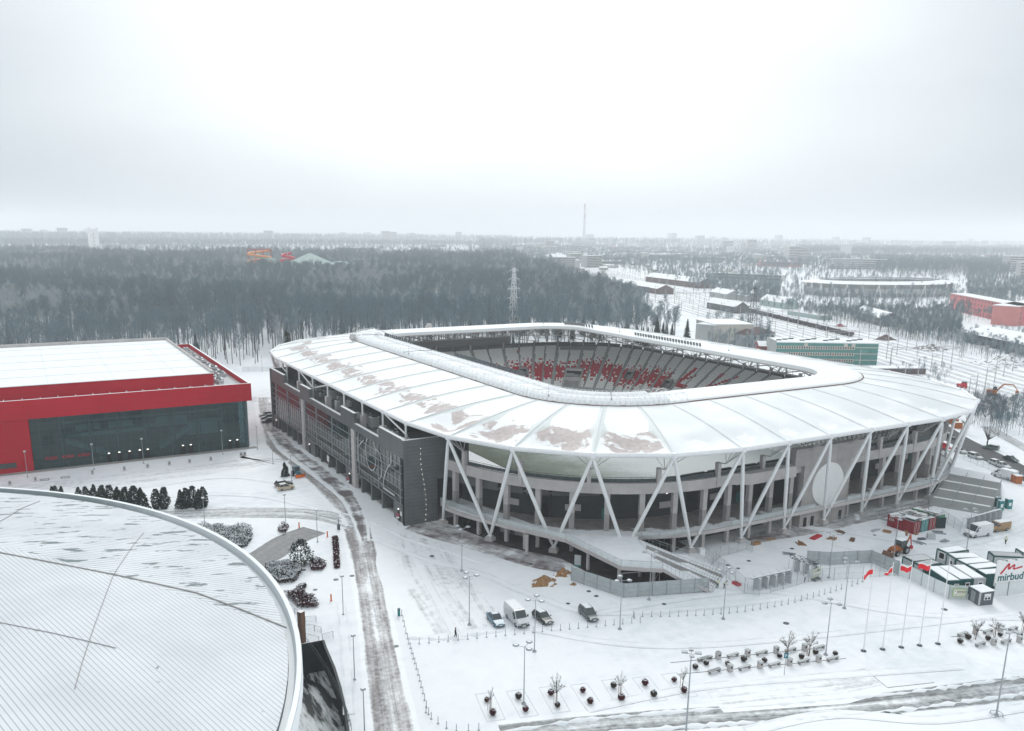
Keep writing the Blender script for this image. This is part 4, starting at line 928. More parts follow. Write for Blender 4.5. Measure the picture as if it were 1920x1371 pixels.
b = MB(); p = gx(567, 1204); b.box((0, 0, 0), (.8, .8, 5.0), R(30), 0, 1); o = b.build('steel_pillar', [MT['brown'], MT['white_paint']]); o.location = p; tag(o, 'rusty steel pillar with a white cap beside the arena steps', 'pillar')
# haze: even air round the whole scene
b = MB(); b.box((2000, 7000, -6.5), (26000, 24000, 0)) if False else None

def ridge(pix, r_=.28, seed=0, hgt=.7):
    random.seed(seed); P_ = [Vector(gx(*q)[:2]) for q in pix]; b = MB(); prev = None
    for a, c in zip(P_, P_[1:]):
        L_ = (c - a).length; n = max(2, int(L_ / .8)); d_ = (c - a).normalized(); n_ = Vector((-d_.y, d_.x))
        for k in range(n):
            p = a.lerp(c, k / n) + n_ * random.uniform(-.1, .1); w = r_ * random.choice((.3, .7, 1, 1.3, 1.7)) * random.uniform(.7, 1.2)
            cur = [(p.x + n_.x * w * x, p.y + n_.y * w * x, z * w * hgt - .01) for x, z in ((-1.6, 0), (-.9, .6), (0, 1), (.9, .55), (1.6, 0))]
            if prev:
                for i in range(4): b.face([prev[i], prev[i + 1], cur[i + 1], cur[i]], 0, None, True)
            prev = cur
    tag(b.build('snow_ridge', MT['snow'], None, .001), kind='structure')
ridge([(870, 1383), (1100, 1349), (1300, 1332), (1500, 1317), (1700, 1299), (1930, 1268)], .22, 1); ridge([(1010, 1385), (1300, 1362), (1500, 1348), (1700, 1330), (1930, 1300)], .26, 2)
ridge([(770, 1196), (830, 1199), (880, 1190), (935, 1184), (960, 1180)], .42, 5); ridge([(690, 975), (760, 1010), (840, 1035), (920, 1062)], .2, 6); ridge([(300, 958), (420, 951), (560, 953), (640, 958)], .2, 7); ridge([(1100, 1180), (1300, 1155), (1400, 1140), (1500, 1118)], .12, 8); ridge([(600, 925), (640, 965), (655, 990)], .3, 9)
HAZE = 0.00023
# ================================================================== LAMPS, POLES, FLAGS
Z780 = crop(780, 1060, 3.3103); Z1320 = crop(1320, 960, 3.2); Z0 = crop(0, 600, 3.692); Z360 = crop(360, 900, 2.911)
def lamp3(h, n, big=False):
    root = empty('street_lamp'); b = MB(); r_ = .12 if big else .085
    b.tube((0, 0, 0), (0, 0, h), r_, r_ * .55, 8); b.lathe((0, 0, 0), [(.32, 0), (.32, .12), (.14, .3)], 8)
    if big:
        for k in range(8): a, c = k * math.pi / 4, (k + 1) * math.pi / 4; b.tube((.75 * math.cos(a), .75 * math.sin(a), .35), (.75 * math.cos(c), .75 * math.sin(c), .35), .05, n=4)
        for k in range(4): a = k * math.pi / 2 + .4; b.tube((.75 * math.cos(a), .75 * math.sin(a), 0), (.75 * math.cos(a), .75 * math.sin(a), .35), .05, n=4)
    b.build('pole', MT['grey_steel'], root)
    for k in range(n):
        a = (k * 2 * math.pi / 3 + .5) if not big else (k * math.pi / 2 + .3); e = Vector((1.15 * math.cos(a), 1.15 * math.sin(a), h + .12)) if not big else Vector((.8 * math.cos(a), .8 * math.sin(a), h + .1))
        b = MB(); b.tube((0, 0, h - .15), e - Vector((0, 0, .05)), .035, n=4)
        if big: b.box(e + Vector((0, 0, -.1)), (.75, .55, .18), a, 0, 1)
        else: b.lathe(e, [(0, -.12), (.42, -.08), (.46, 0), (.3, .12), (0, .16)], 10, 0)
        b.build('lamp_head', [MT['grey_steel'], MT['cabin_grey']], root)
    return root
proto3 = lamp3(8.3, 3)
L3 = [((982, 1320), 'three-armed lamp post in the snow left of the shrub beds, nearest one on the plaza'), ((1002, 1222), 'three-armed lamp post in front of the dark hatchback'), ((1162, 1180), 'three-armed lamp post standing before the corner of the grey hoarding'),
      ((880, 1172), 'three-armed lamp post on the plowed lot beside the blue sedan'), ((866, 1071), 'three-armed lamp post with an orange guarded foot near the stadium corner'), ((1217, 1125), 'three-armed lamp post before the long side of the grey hoarding'),
      ((1356, 1161), 'three-armed lamp post beside the bollard row left of the turnstiles'), ((1548, 1228), 'three-armed lamp post at the right end of the benches'), ((1583, 1141), 'three-armed lamp post left of the flag poles and below the mesh fence'),
      ((1554, 1084), 'three-armed lamp post inside the fenced yard behind the turnstiles'), ((1675, 1049), 'three-armed lamp post in front of the backhoe loader'), ((1812, 1032), 'three-armed lamp post behind the green site cabins near the vans'),
      ((1739, 968), 'three-armed lamp post below the wide concrete stairs'), ((1868, 960), 'three-armed lamp post right of the portable toilets')]
for k, (p, l_) in enumerate(L3):
    o = proto3 if k == 0 else copy_tree(proto3); o.location = gx(*p); o.rotation_euler = (0, 0, .35 * k); tag(o, l_, 'lamp post', 'three-armed lamp posts on the plaza')
big = lamp3(11.9, 4, True); big.location = gx(1868, 1342); tag(big, 'tall grey four-headed lamp post with a ring guard at its foot, right of the road', 'lamp post', 'tall four-headed lamp posts')
o = copy_tree(big); o.location = gx(1285, 1392); o.rotation_euler = (0, 0, .6); tag(o, 'tall grey four-headed lamp post at the bottom edge beside the road', 'lamp post', 'tall four-headed lamp posts')
def lamp1(h):
    root = empty('street_lamp'); b = MB(); b.tube((0, 0, 0), (0, 0, h), .08, .05, 6); b.lathe((0, 0, 0), [(.22, 0), (.22, .1), (.1, .2)], 6); b.build('pole', MT['grey_steel'], root)
    b = MB(); b.box((.0, 0, h - .05), (.55, .4, .3), 0, 0, 1, taper=1.0); b.build('lamp_head', [MT['cabin_grey'], MT['roofsnow']], root); return root
P1 = lamp1(6.6); k = 0
for p, l_ in (((52, 896), 'slim lamp post before the low window of the red hall'), ((176.6, 881), 'slim lamp post before the left end of the glass front'), ((269.5, 869.5), 'slim lamp post before the middle of the glass front'), ((418, 852), 'slim lamp post before the right end of the glass front'),
              ((483, 843), 'slim lamp post beyond the corner of the red hall'), ((512, 870), 'slim lamp post left of the small fir tree'), ((547, 902), 'slim lamp post behind the beige and dark cars'), ((643.7, 1153), 'slim lamp post beside the red hedge strip'), ((665, 1275), 'slim lamp post between the sunken ramp and the dirty road'),
              ((684, 1385), 'slim lamp post at the bottom edge beside the dirty road'), ((384.7, 992), 'slim lamp post behind the snowy hedge next to the dome'), ((536, 985), 'slim lamp post beside the small dark red bush'), ((595.5, 1017), 'slim lamp post at the top of the cleared ramp road'), ((492, 697), 'slim lamp post by the forest fence behind the hall')):
    o = P1 if k == 0 else copy_tree(P1); o.location = gx(*p); tag(o, l_, 'lamp post', 'slim single-headed lamp posts'); k += 1
# flag poles
fp = None
for k, p in enumerate([Z1320(957, 835), Z1320(1071, 825), Z1320(1183, 813), Z1320(1293, 802), Z1320(1403, 792)]):
    if fp is None:
        fp = empty('flagpole'); b = MB(); b.tube((0, 0, 0), (0, 0, 13.9), .10, .05, 8); b.build('pole', MT['white_paint'], fp); b = MB(); b.lathe((0, 0, 0), [(.42, 0), (.42, .1), (.2, .22)], 8); b.build('base', MT['dark_steel'], fp); o = fp
    else: o = copy_tree(fp)
    o.location = gx(*p); tag(o, 'tall white flagpole, %s from the left of five on the snowy plaza' % ordw(k + 1), 'flagpole', 'white flagpoles')
    if k < 4:
        b = MB(); W_, n_ = 1.55, 10; sp = (1.0, .8, 1, 1.05)[k]; dz = (-.75, -.9, -.05, .02)[k]
        def fpnt(s, v):
            return Vector((-W_ * s * sp * .92, .5 * math.sin(s * 5 + k) * s, dz * s * 1.0 + .12 * math.sin(s * 7 + k) - v * (.95 if k != 1 else .95 - .55 * s)))
        for i in range(n_):
            s0, s1 = i / n_, (i + 1) / n_
            if k: b.face([fpnt(s0, 0), fpnt(s1, 0), fpnt(s1, .22), fpnt(s0, .22)], 1)
            b.face([fpnt(s0, .22), fpnt(s1, .22), fpnt(s1, 1), fpnt(s0, 1)], 0)
        fl_ = b.build('flag', [MT['flag_red'], MT['flag_white']]); fl_.location = gx(*p) + Vector((-.07, 0, 13.2)); fl_.rotation_euler = (0, 0, -.5)
        tag(fl_, ('red cloth flag drooping down to the left on the leftmost pole', 'red and white flag twisted to a point on the second pole', 'red flag flying level on the third pole', 'bright red flag flying level on the fourth pole, rightmost flag')[k], 'flag', 'flags on the poles')
# ================================================================== BOLLARDS
bp = None
def bollards(pts, group, lab):
    global bp
    for k, p in enumerate(pts):
        if bp is None:
            b = MB(); b.tube((0, 0, 0), (0, 0, .98), .05, n=8); b.lathe((0, 0, .98), [(.05, 0), (.045, .03), (0, .05)], 8); b.lathe((0, 0, 0), [(.19, 0), (.17, .05), (.05, .08)], 8); bp = b.build('bollard', MT['grey_steel']); o = bp
        else: o = bp.copy(); COL.objects.link(o)
        o.location = gx(*p); tag(o, lab % ordw(k + 1), 'bollard', group)
bollards([Z780(x, y) for x, y in ((20, 487), (81, 482), (142, 476), (200, 471), (262, 465), (321, 459), (379, 453), (438, 447), (496, 441), (555, 436), (613, 430), (671, 425), (727, 419), (784, 413), (841, 408), (897, 403), (953, 397), (1008, 392), (1065, 386), (1119, 382), (1175, 376), (1229, 371), (1283, 366), (1338, 361), (1391, 356))], 'bollards in front of the parked cars', 'short grey bollard, %s from the left in the row before the parked cars')
bollards([Z780(x, y) for x, y in ((1355, 329), (1349, 318), (1406, 318), (1462, 318), (1518, 318), (1574, 318), (1629, 316), (1683, 314), (1736, 313), (1788, 310), (1842, 305), (1892, 302))] + [Z1320(x, y) for x, y in ((102, 612), (151, 607), (199, 602), (246, 597), (292, 590), (337, 583), (380, 576), (424, 569), (465, 560), (505, 552), (544, 542), (583, 532), (618, 522), (655, 514), (689, 503), (723, 493), (758, 484), (792, 473), (824, 463), (887, 444), (920, 432), (951, 420))], 'bollards in front of the hoarding and turnstiles', 'short grey bollard, %s from the left in the row before the hoarding and turnstiles')
bollards([Z360(x, y) for x, y in ((1145, 740), (1152, 770), (1160, 800), (1168, 838), (1177, 868), (1184, 895), (1192, 920), (1200, 948), (1208, 977), (1217, 1003), (1225, 1033), (1234, 1065), (1243, 1098), (1251, 1132), (1261, 1166), (1270, 1203), (1280, 1243), (1292, 1280))] + [Z780(x, y) for x, y in ((62, 915), (95, 955), (137, 983), (190, 1012), (251, 1030), (326, 1030), (390, 1024))], 'bollards along the dirty road', 'short grey bollard, %s from the stadium end in the curved row beside the dirty road')
# ================================================================== PLANTING
def spray(b, n, fn, size, mi=0):
    """n small leaf-like faces at points fn()"""
    for _ in range(n):
        p = Vector(fn()); a = random.uniform(0, 6.28); e = random.uniform(-1, 1); q = Vector((math.cos(a) * math.cos(e), math.sin(a) * math.cos(e), math.sin(e))) * size * random.uniform(.6, 1.3)
        w = q.cross(Vector((random.random(), random.random(), random.random()))).normalized() * size * random.uniform(.3, .7); b.face([p - q * .5 - w * .4, p + q * .5, p + w], mi)
def inball(r, sz=1.0, cz=0):
    while True:
        v = Vector((random.uniform(-1, 1), random.uniform(-1, 1), random.uniform(-1, 1)))
        if .45 < v.length < 1: return (v.x * r, v.y * r, cz + v.z * r * sz)
balls = []
for q, mtn in ((0, 'leaf_red'), (1, 'leaf_brown')):
    b = MB(); random.seed(q); b.lathe((0, 0, .05), [(0, 0), (.25, .1), (.36, .38), (.25, .66), (0, .78)], 8, 0); spray(b, 420, lambda: inball(.43, .9, .42), .18, 0); spray(b, 60, lambda: (random.uniform(-.3, .3), random.uniform(-.3, .3), random.uniform(.74, .84)), .14, 1); balls.append(b.build('round_shrub', [MT[mtn], MT['snow']])); COL.objects.unlink(balls[-1])
BP = [Z780(x, y) for x, y in ((440, 833), (477, 917), (636, 815), (680, 893), (837, 792), (878, 867), (1035, 775), (1081, 844), (1226, 747), (1274, 822), (1421, 731), (1475, 800), (1602, 708), (1663, 776), (1733, 628), (1800, 605))] + [Z1320(x, y) for x, y in ((13, 905), (141, 909), (237, 884), (362, 888), (453, 861), (584, 867), (668, 840), (787, 847), (1535, 774), (1583, 750), (1703, 756), (1775, 733), (1893, 736))]
for k, p in enumerate(BP):
    s = balls[0 if (k < 14 and k % 3 != 2) else 1]; o = s.copy(); COL.objects.link(o); o.location = gx(p[0], p[1] + 4); s_ = random.uniform(.85, 1.12); o.scale = (s_, s_, s_ * random.uniform(.9, 1.05)); o.rotation_euler = (0, 0, k)
    if k < 14: l_ = 'clipped round shrub %s from the left in the open snow, %s of its bed' % (ordw(k // 2 + 1), 'far end' if k % 2 == 0 else 'near end')
    elif k < 24: l_ = 'clipped round dark shrub between the two bench rows, %s from the left' % ordw(k - 13)
    else: l_ = 'clipped round dark shrub among the benches by the right edge, %s from the left' % ordw(k - 23)
    tag(o, l_, 'shrub', 'clipped round shrubs')
# faint kerbs of the planting beds
for k in range(7):
    a, c = gx(*BP[2 * k]), gx(*BP[2 * k + 1]); d_ = (c - a).normalized(); n_ = Vector((-d_.y, d_.x, 0)); a -= d_ * 1.6; c += d_ * 1.8; b = MB()
    pp = [a + n_ * 1.2, c + n_ * 1.2, c - n_ * 1.2, a - n_ * 1.2]
    for q in range(4): u_, v_ = pp[q], pp[(q + 1) % 4]; b.tube(u_, v_, .045, n=4)
    tag(b.build('bed_kerb', MT['kerb_snow'] if 'kerb_snow' in MT else mat('kerb_snow', (.62, .66, .68), .8)), 'thin kerb outline of the planting bed, %s from the left in the open snow' % ordw(k + 1), 'kerb', 'kerbs of the planting beds')
def baretree(h, crown, seed, nl=9, tw=90, mt='leaf_brown', base=.38, trunk=.07, pole=True, name='small_tree', rough=1.0, leaf=0):
    random.seed(seed); root = empty(name); b = MB(); top = Vector((random.uniform(-.1, .1), random.uniform(-.1, .1), h * base)); b.tube((0, 0, 0), top, trunk, trunk * .7, 6)
    b.build('trunk', MT['bark'], root); b = MB()
    for k in range(nl):
        a = 2 * math.pi * k / nl + random.uniform(-.3, .3); up_ = random.uniform(.25, .95); e = top + Vector((math.cos(a) * crown * (1.05 - .5 * up_), math.sin(a) * crown * (1.05 - .5 * up_), (h - top.z) * up_)); md = top.lerp(e, .5) + Vector((0, 0, .12)); b.tube(top, md, trunk * .45, trunk * .3, 4, cap=False); b.tube(md, e, trunk * .3, .012, 4, cap=False)
        for j in range(tw // nl):
            s = random.uniform(.35, 1); p = top.lerp(md, s * 2) if s < .5 else md.lerp(e, s * 2 - 1); v = Vector((random.uniform(-1, 1), random.uniform(-1, 1), random.uniform(-.2, 1))).normalized() * crown * random.uniform(.25, .5) * rough; w = v.cross(Vector((0, 0, 1))).normalized() * .02
            b.face([p - w, p + w, p + v]); q = p + v * .5; v2 = Vector((random.uniform(-1, 1), random.uniform(-1, 1), random.uniform(-.2, 1))).normalized() * crown * .25; b.face([q - w * .8, q + w * .8, q + v2])
            if leaf and random.random() < leaf: spray(b, 2, lambda: tuple(p + v), .12, 0)
    b.build('crown', MT[mt], root)
    if pole: b = MB(); b.tube((.25, .1, 0), (.25, .1, 1.7), .035, n=5); b.tube((-.25, .1, 0), (-.25, .1, 1.7), .035, n=5); b.build('support_stake', MT['wood'], root)
    return root
for k, (p, h, cr, tw, mtn, l_) in enumerate(((Z780(868, 862), 4.1, 1.25, 220, 'bark', 'small bushy bare tree with dark crown in the third bed of the snow field'), (Z780(1268, 805), 3.4, 1.1, 160, 'twig_pale', 'small pale bare tree with a fan-like crown in the fifth bed'), (Z780(1650, 765), 3.2, .8, 120, 'twig_pale', 'small pale bare tree beside the tall lamp post at the end of the beds'), (Z780(459, 900), 3.4, .7, 80, 'twig_pale', 'small thin pale tree in the leftmost bed of the snow field'),
                                   (Z1320(497, 875), 4.1, 1.4, 240, 'bark', 'round-crowned bare tree behind the blue parking sign'), (Z1320(627, 865), 3.9, 1.35, 240, 'bark', 'leaning round-crowned bare tree left of the lamp post at the bench end'), (Z1320(1628, 765), 3.6, 1.3, 200, 'bark', 'leftmost bare tree among the benches by the right edge'), (Z1320(1745, 752), 3.3, 1.25, 160, 'bark', 'middle flat-topped bare tree among the benches by the right edge'), (Z1320(1912, 725), 3.8, 1.4, 220, 'bark', 'rightmost bare tree among the benches, cut by the picture edge'))):
    o = baretree(h, cr, k + 20, tw=tw, mt=mtn); o.location = gx(*p); tag(o, l_, 'tree', 'small bare trees on the plaza')
    if k == 5:
        o.rotation_euler = (0, R(9), 0)
# benches and bins
def bench():
    root = empty('park_bench'); b = MB(); b.box((0, 0, .40), (2.1, .48, .09), 0, 0, 1); b.build('seat', [MT['concrete_dark'], MT['cabin_grey']], root)
    for s in (-1, 1): b = MB(); b.box((s * .85, 0, 0), (.16, .46, .4)); b.build('leg', MT['concrete'], root)
    return root
def binn(col='concrete_pale'):
    root = empty('litter_bin'); b = MB(); b.box((0, 0, 0), (.62, .62, 1.0), 0, 0, taper=.96); b.build('body', MT[col], root); b = MB(); b.box((0, -.315, .6), (.36, .03, .22)); b.build('opening', MT['black'], root); b = MB(); b.box((0, 0, 1.0), (.66, .66, .12), 0, 0, 0); b.build('lid', MT['cabin_grey'], root); return root
bn, bi = bench(), binn(); first = [True, True]
def putbench(p, l_, g, rz=-.03):
    o = bn if first[0] else copy_tree(bn); first[0] = False; o.location = gx(*p); o.rotation_euler = (0, 0, rz); tag(o, l_, 'bench', g)
def putbin(p, l_, g, rz=-.03):
    o = bi if first[1] else copy_tree(bi); first[1] = False; o.location = gx(*p); o.rotation_euler = (0, 0, rz); tag(o, l_, 'litter bin', g)
rb = [Z780(1783, 590)] + [Z1320(x, y + 8) for x, y in ((13, 880), (172, 862), (346, 847), (518, 830), (690, 815))]; fbn = [Z780(1851, 667)] + [Z1320(x, y + 10) for x, y in ((62, 952), (243, 934), (422, 915), (597, 897), (770, 881))]
for k, p in enumerate(rb): putbench(p, 'concrete bench with a snowy seat, %s from the left in the rear row' % ordw(k + 1), 'benches in the left bench group')
for k, p in enumerate(fbn): putbench(p, 'concrete bench with a snowy seat, %s from the left in the front row' % ordw(k + 1), 'benches in the left bench group')
for k, p in enumerate([Z780(1875, 582)] + [Z1320(x, y + 18) for x, y in ((84, 863), (260, 848), (432, 830), (602, 815))]): putbin(p, 'square grey litter bin with snow cap, %s in the rear bench row' % ordw(k + 1), 'bins in the left bench group')
for k, p in enumerate([Z1320(x, y + 18) for x, y in ((155, 938), (335, 920), (511, 902), (686, 883))]): putbin(p, 'square grey litter bin with snow cap, %s in the front bench row' % ordw(k + 1), 'bins in the left bench group')
for k, (x, y) in enumerate(((1550, 742), (1703, 725), (1852, 710), (1657, 803), (1811, 785))): putbench(Z1320(x, y), 'concrete bench by the right edge, %s from the left in the %s row' % ((ordw(k + 1), 'rear') if k < 3 else (ordw(k - 2), 'front')), 'benches in the right bench group')
for k, (x, y) in enumerate(((1627, 733), (1777, 718), (1736, 798), (1890, 783))): putbin(Z1320(x, y), 'square litter bin by the right edge, %s from the left in the %s row' % ((ordw(k + 1), 'rear') if k < 2 else (ordw(k - 1), 'front')), 'bins in the right bench group')
for k, (x, y) in enumerate(((70, 1145), (247, 1118), (640, 1069), (862, 1044), (1023, 1026), (1173, 1007), (1314, 992), (1460, 975), (1670, 944), (1695, 941))): putbin(Z0(x, y), 'small dark litter bin in the snow before the red hall, %s from the left' % ordw(k + 1), 'bins before the red hall')
for k, (x, y) in enumerate(((310, 1112), (452, 1095))): putbench(Z0(x, y), ('dark bench in the snow before the red wall, left one', 'dark bench in the snow before the red wall, right one')[k], 'benches before the red hall')
# kerb lines beside the benches
for k, (a, c) in enumerate(((Z1320(-200, 905), Z1320(720, 815)), (Z1320(-160, 975), Z1320(850, 880)), (Z1320(40, 1040), Z1320(965, 944)), (Z1320(965, 944), Z1320(1100, 1055)), (Z1320(1100, 1055), Z1320(1380, 1025)), (Z1320(1480, 750), Z1320(1560, 745)))):
    b = MB(); b.tube(gx(*a) + Vector((0, 0, .0)), gx(*c), .06, n=4); tag(b.build('kerb', MT['concrete_dark']), kind='structure')
# conifers along the side road
def conifer(seed, h=4.2, r_=1.25, mt='leaf_dark', name='conifer', shape=1):
    random.seed(seed); root = empty(name); b = MB(); b.tube((0, 0, 0), (0, 0, h * .55), .12, .05, 6); b.build('trunk', MT['bark'], root); b = MB()
    def f_():
        z = random.random() ** 1.15; rr = r_ * ((1 - z) ** .75 if shape else math.sin((z * .86 + .09) * math.pi) ** .6 * (1 - z * .3)) * random.uniform(.45, 1.05); a = random.uniform(0, 6.28); return (rr * math.cos(a) + .12 * math.sin(z * 9 + seed), rr * math.sin(a), .15 + z * h * .95)
    spray(b, 900, f_, .42, 0); b.build('foliage', MT[mt], root); return root
cf = [conifer(1, 4.3, 1.15, shape=0), conifer(2, 4.6, 1.3, shape=0), conifer(3, 3.9, 1.3)]; used = [0, 0, 0]
ZA = crop(0, 900, 6.854)
CP = [(ZA(x, y), q) for x, y, q in ((680, 232, 3.0), (718, 234, 3.0), (795, 245, 3.6), (1018, 278, 3.6), (1112, 290, 3.8), (1215, 300, 5.2), (1325, 318, 4.8), (1425, 338, 5.0), (1525, 352, 5.6), (1625, 372, 5.4), (1735, 378, 5.4), (1832, 384, 6))] + [((x, y), 5) for x, y in ((294, 955), (309, 954), (340, 953), (350, 953), (362, 951), (374, 952), (382, 951))]
for k, (p, s) in enumerate(CP):
    q = k % 3; o = cf[q] if not used[q] else copy_tree(cf[q]); used[q] = 1; o.location = gx(*p); sc = s / 4.6; o.scale = (sc, sc, sc); o.rotation_euler = (0, 0, k * 1.7); tag(o, 'dark bushy conifer in the row behind the dome, %s from the left' % ordw(k + 1), 'conifer', 'conifers in a row behind the dome')
o = conifer(9, 3.6, 1.15, name='fir_tree'); o.location = gx(535, 893); tag(o, 'small lone fir tree beside the blue snow plough tractor', 'fir tree')
o = conifer(11, 5.0, 2.6, name='pine_tree', shape=0); o.location = gx(565, 1060); tag(o, 'bushy dark pine among the shrubs beside the cleared ramp road', 'pine tree')
def hedge(name, pix, h, dens, mt, snow, label, cat, seed, wid=0):
    random.seed(seed); P_ = [gx(*q) for q in pix]; b = MB(); xs = [p.x for p in P_]; ys = [p.y for p in P_]
    def inside(x, y):
        c = False; n = len(P_)
        for i in range(n):
            a, d_ = P_[i], P_[i - 1]
            if (a.y > y) != (d_.y > y) and x < (d_.x - a.x) * (y - a.y) / (d_.y - a.y) + a.x: c = not c
        return c
    k = 0
    while k < dens:
        x, y = random.uniform(min(xs), max(xs)), random.uniform(min(ys), max(ys))
        if not inside(x, y): continue
        lump = .6 + .4 * math.sin(x * 1.3) * math.sin(y * 1.1 + 1); z = random.uniform(.05, h * lump); b_ = (x + random.uniform(-.2, .2), y + random.uniform(-.2, .2), z); spray(b, 1, lambda: b_, .38, 0)
        if random.random() < snow: b__ = (x, y, h * lump + .03); spray(b, 1, lambda: b__, .34, 1)
        k += 1
    o = b.build(name, [MT[mt], MT['snow']]); tag(o, label, cat); return o
hedge('hedge', [(368, 992), (400, 988), (440, 990), (470, 990), (474, 1008), (462, 1026), (447, 1031), (425, 1022), (400, 1008)], 1.5, 3800, 'leaf_dark', .75, 'wide dark hedge half covered in snow beside the dome edge', 'hedge', 1)
hedge('shrub_bed', [(497, 1062), (530, 1058), (556, 1062), (566, 1075), (552, 1092), (525, 1096), (505, 1085)], 1.3, 2600, 'leaf_brown', .55, 'low brown shrubs dusted with snow beside the dome edge', 'shrubs', 2)
hedge('shrub_bed', [(580, 1055), (600, 1050), (612, 1060), (605, 1070), (585, 1071)], 1.1, 900, 'leaf_red', .2, 'dark red shrub right of the bushy pine', 'shrubs', 3)
hedge('shrub_bed', [(536, 1115), (560, 1105), (580, 1118), (598, 1135), (592, 1140), (560, 1140)], 1.4, 1600, 'leaf_red', .12, 'dark purple shrub behind the arena steps railing', 'shrubs', 4)
hedge('shrub_bed', [(560, 1100), (572, 1097), (574, 1103), (562, 1106)], .8, 250, 'leaf_brown', .4, 'small low bush above the purple shrub', 'shrubs', 5)
hedge('shrub_bed', [(522, 990), (532, 985), (541, 988), (536, 1000), (524, 1000)], 1.1, 420, 'leaf_red', .4, 'small dark red bush beside the cleared ramp road', 'shrubs', 6)
hedge('hedge_strip', [(624, 1011), (633, 1011), (636, 1066), (628, 1067)], 1.0, 1900, 'leaf_red', .03, 'narrow red-leaved hedge strip along the dirty road', 'hedge', 7)
# ================================================================== VEHICLES
def wheel(parent, x, y, r_=.32, w=.22, rim=True):
    b = MB(); b.tube((x, y - w / 2, r_), (x, y + w / 2, r_), r_, n=14, m=0)
    o = b.build('wheel', MT['rubber'], parent)
    s = 1 if y > 0 else -1; b = MB(); b.tube((x, y + s * w * .35, r_), (x, y + s * (w / 2 + .012), r_), r_ * .6, n=10, m=0); b.build('rim', MT['grey_steel'], o); return o
def body_loft(b, secs, wid, m=0, tumble=.0):
    """secs: list of (x, zlow, zhigh, halfwidth_low, halfwidth_high)"""
    for A, C_ in zip(secs, secs[1:]):
        def pts(S): x, z0, z1, w0, w1 = S; zm = z0 + (z1 - z0) * .55; return [(x, -w0 * .96, z0), (x, -w0, zm), (x, -w1, z1), (x, w1, z1), (x, w0, zm), (x, w0 * .96, z0)]
        P_, Q_ = pts(A), pts(C_)
        for i in range(6): j = (i + 1) % 6; b.face([P_[i], Q_[i], Q_[j], P_[j]], m, None, True if i in (0, 4) else False)
    for S, fl_ in ((secs[0], 1), (secs[-1], -1)):
        x, z0, z1, w0, w1 = S; zm = z0 + (z1 - z0) * .55; P_ = [(x, -w0 * .96, z0), (x, -w0, zm), (x, -w1, z1), (x, w1, z1), (x, w0, zm), (x, w0 * .96, z0)]; b.face(P_[::fl_], m)
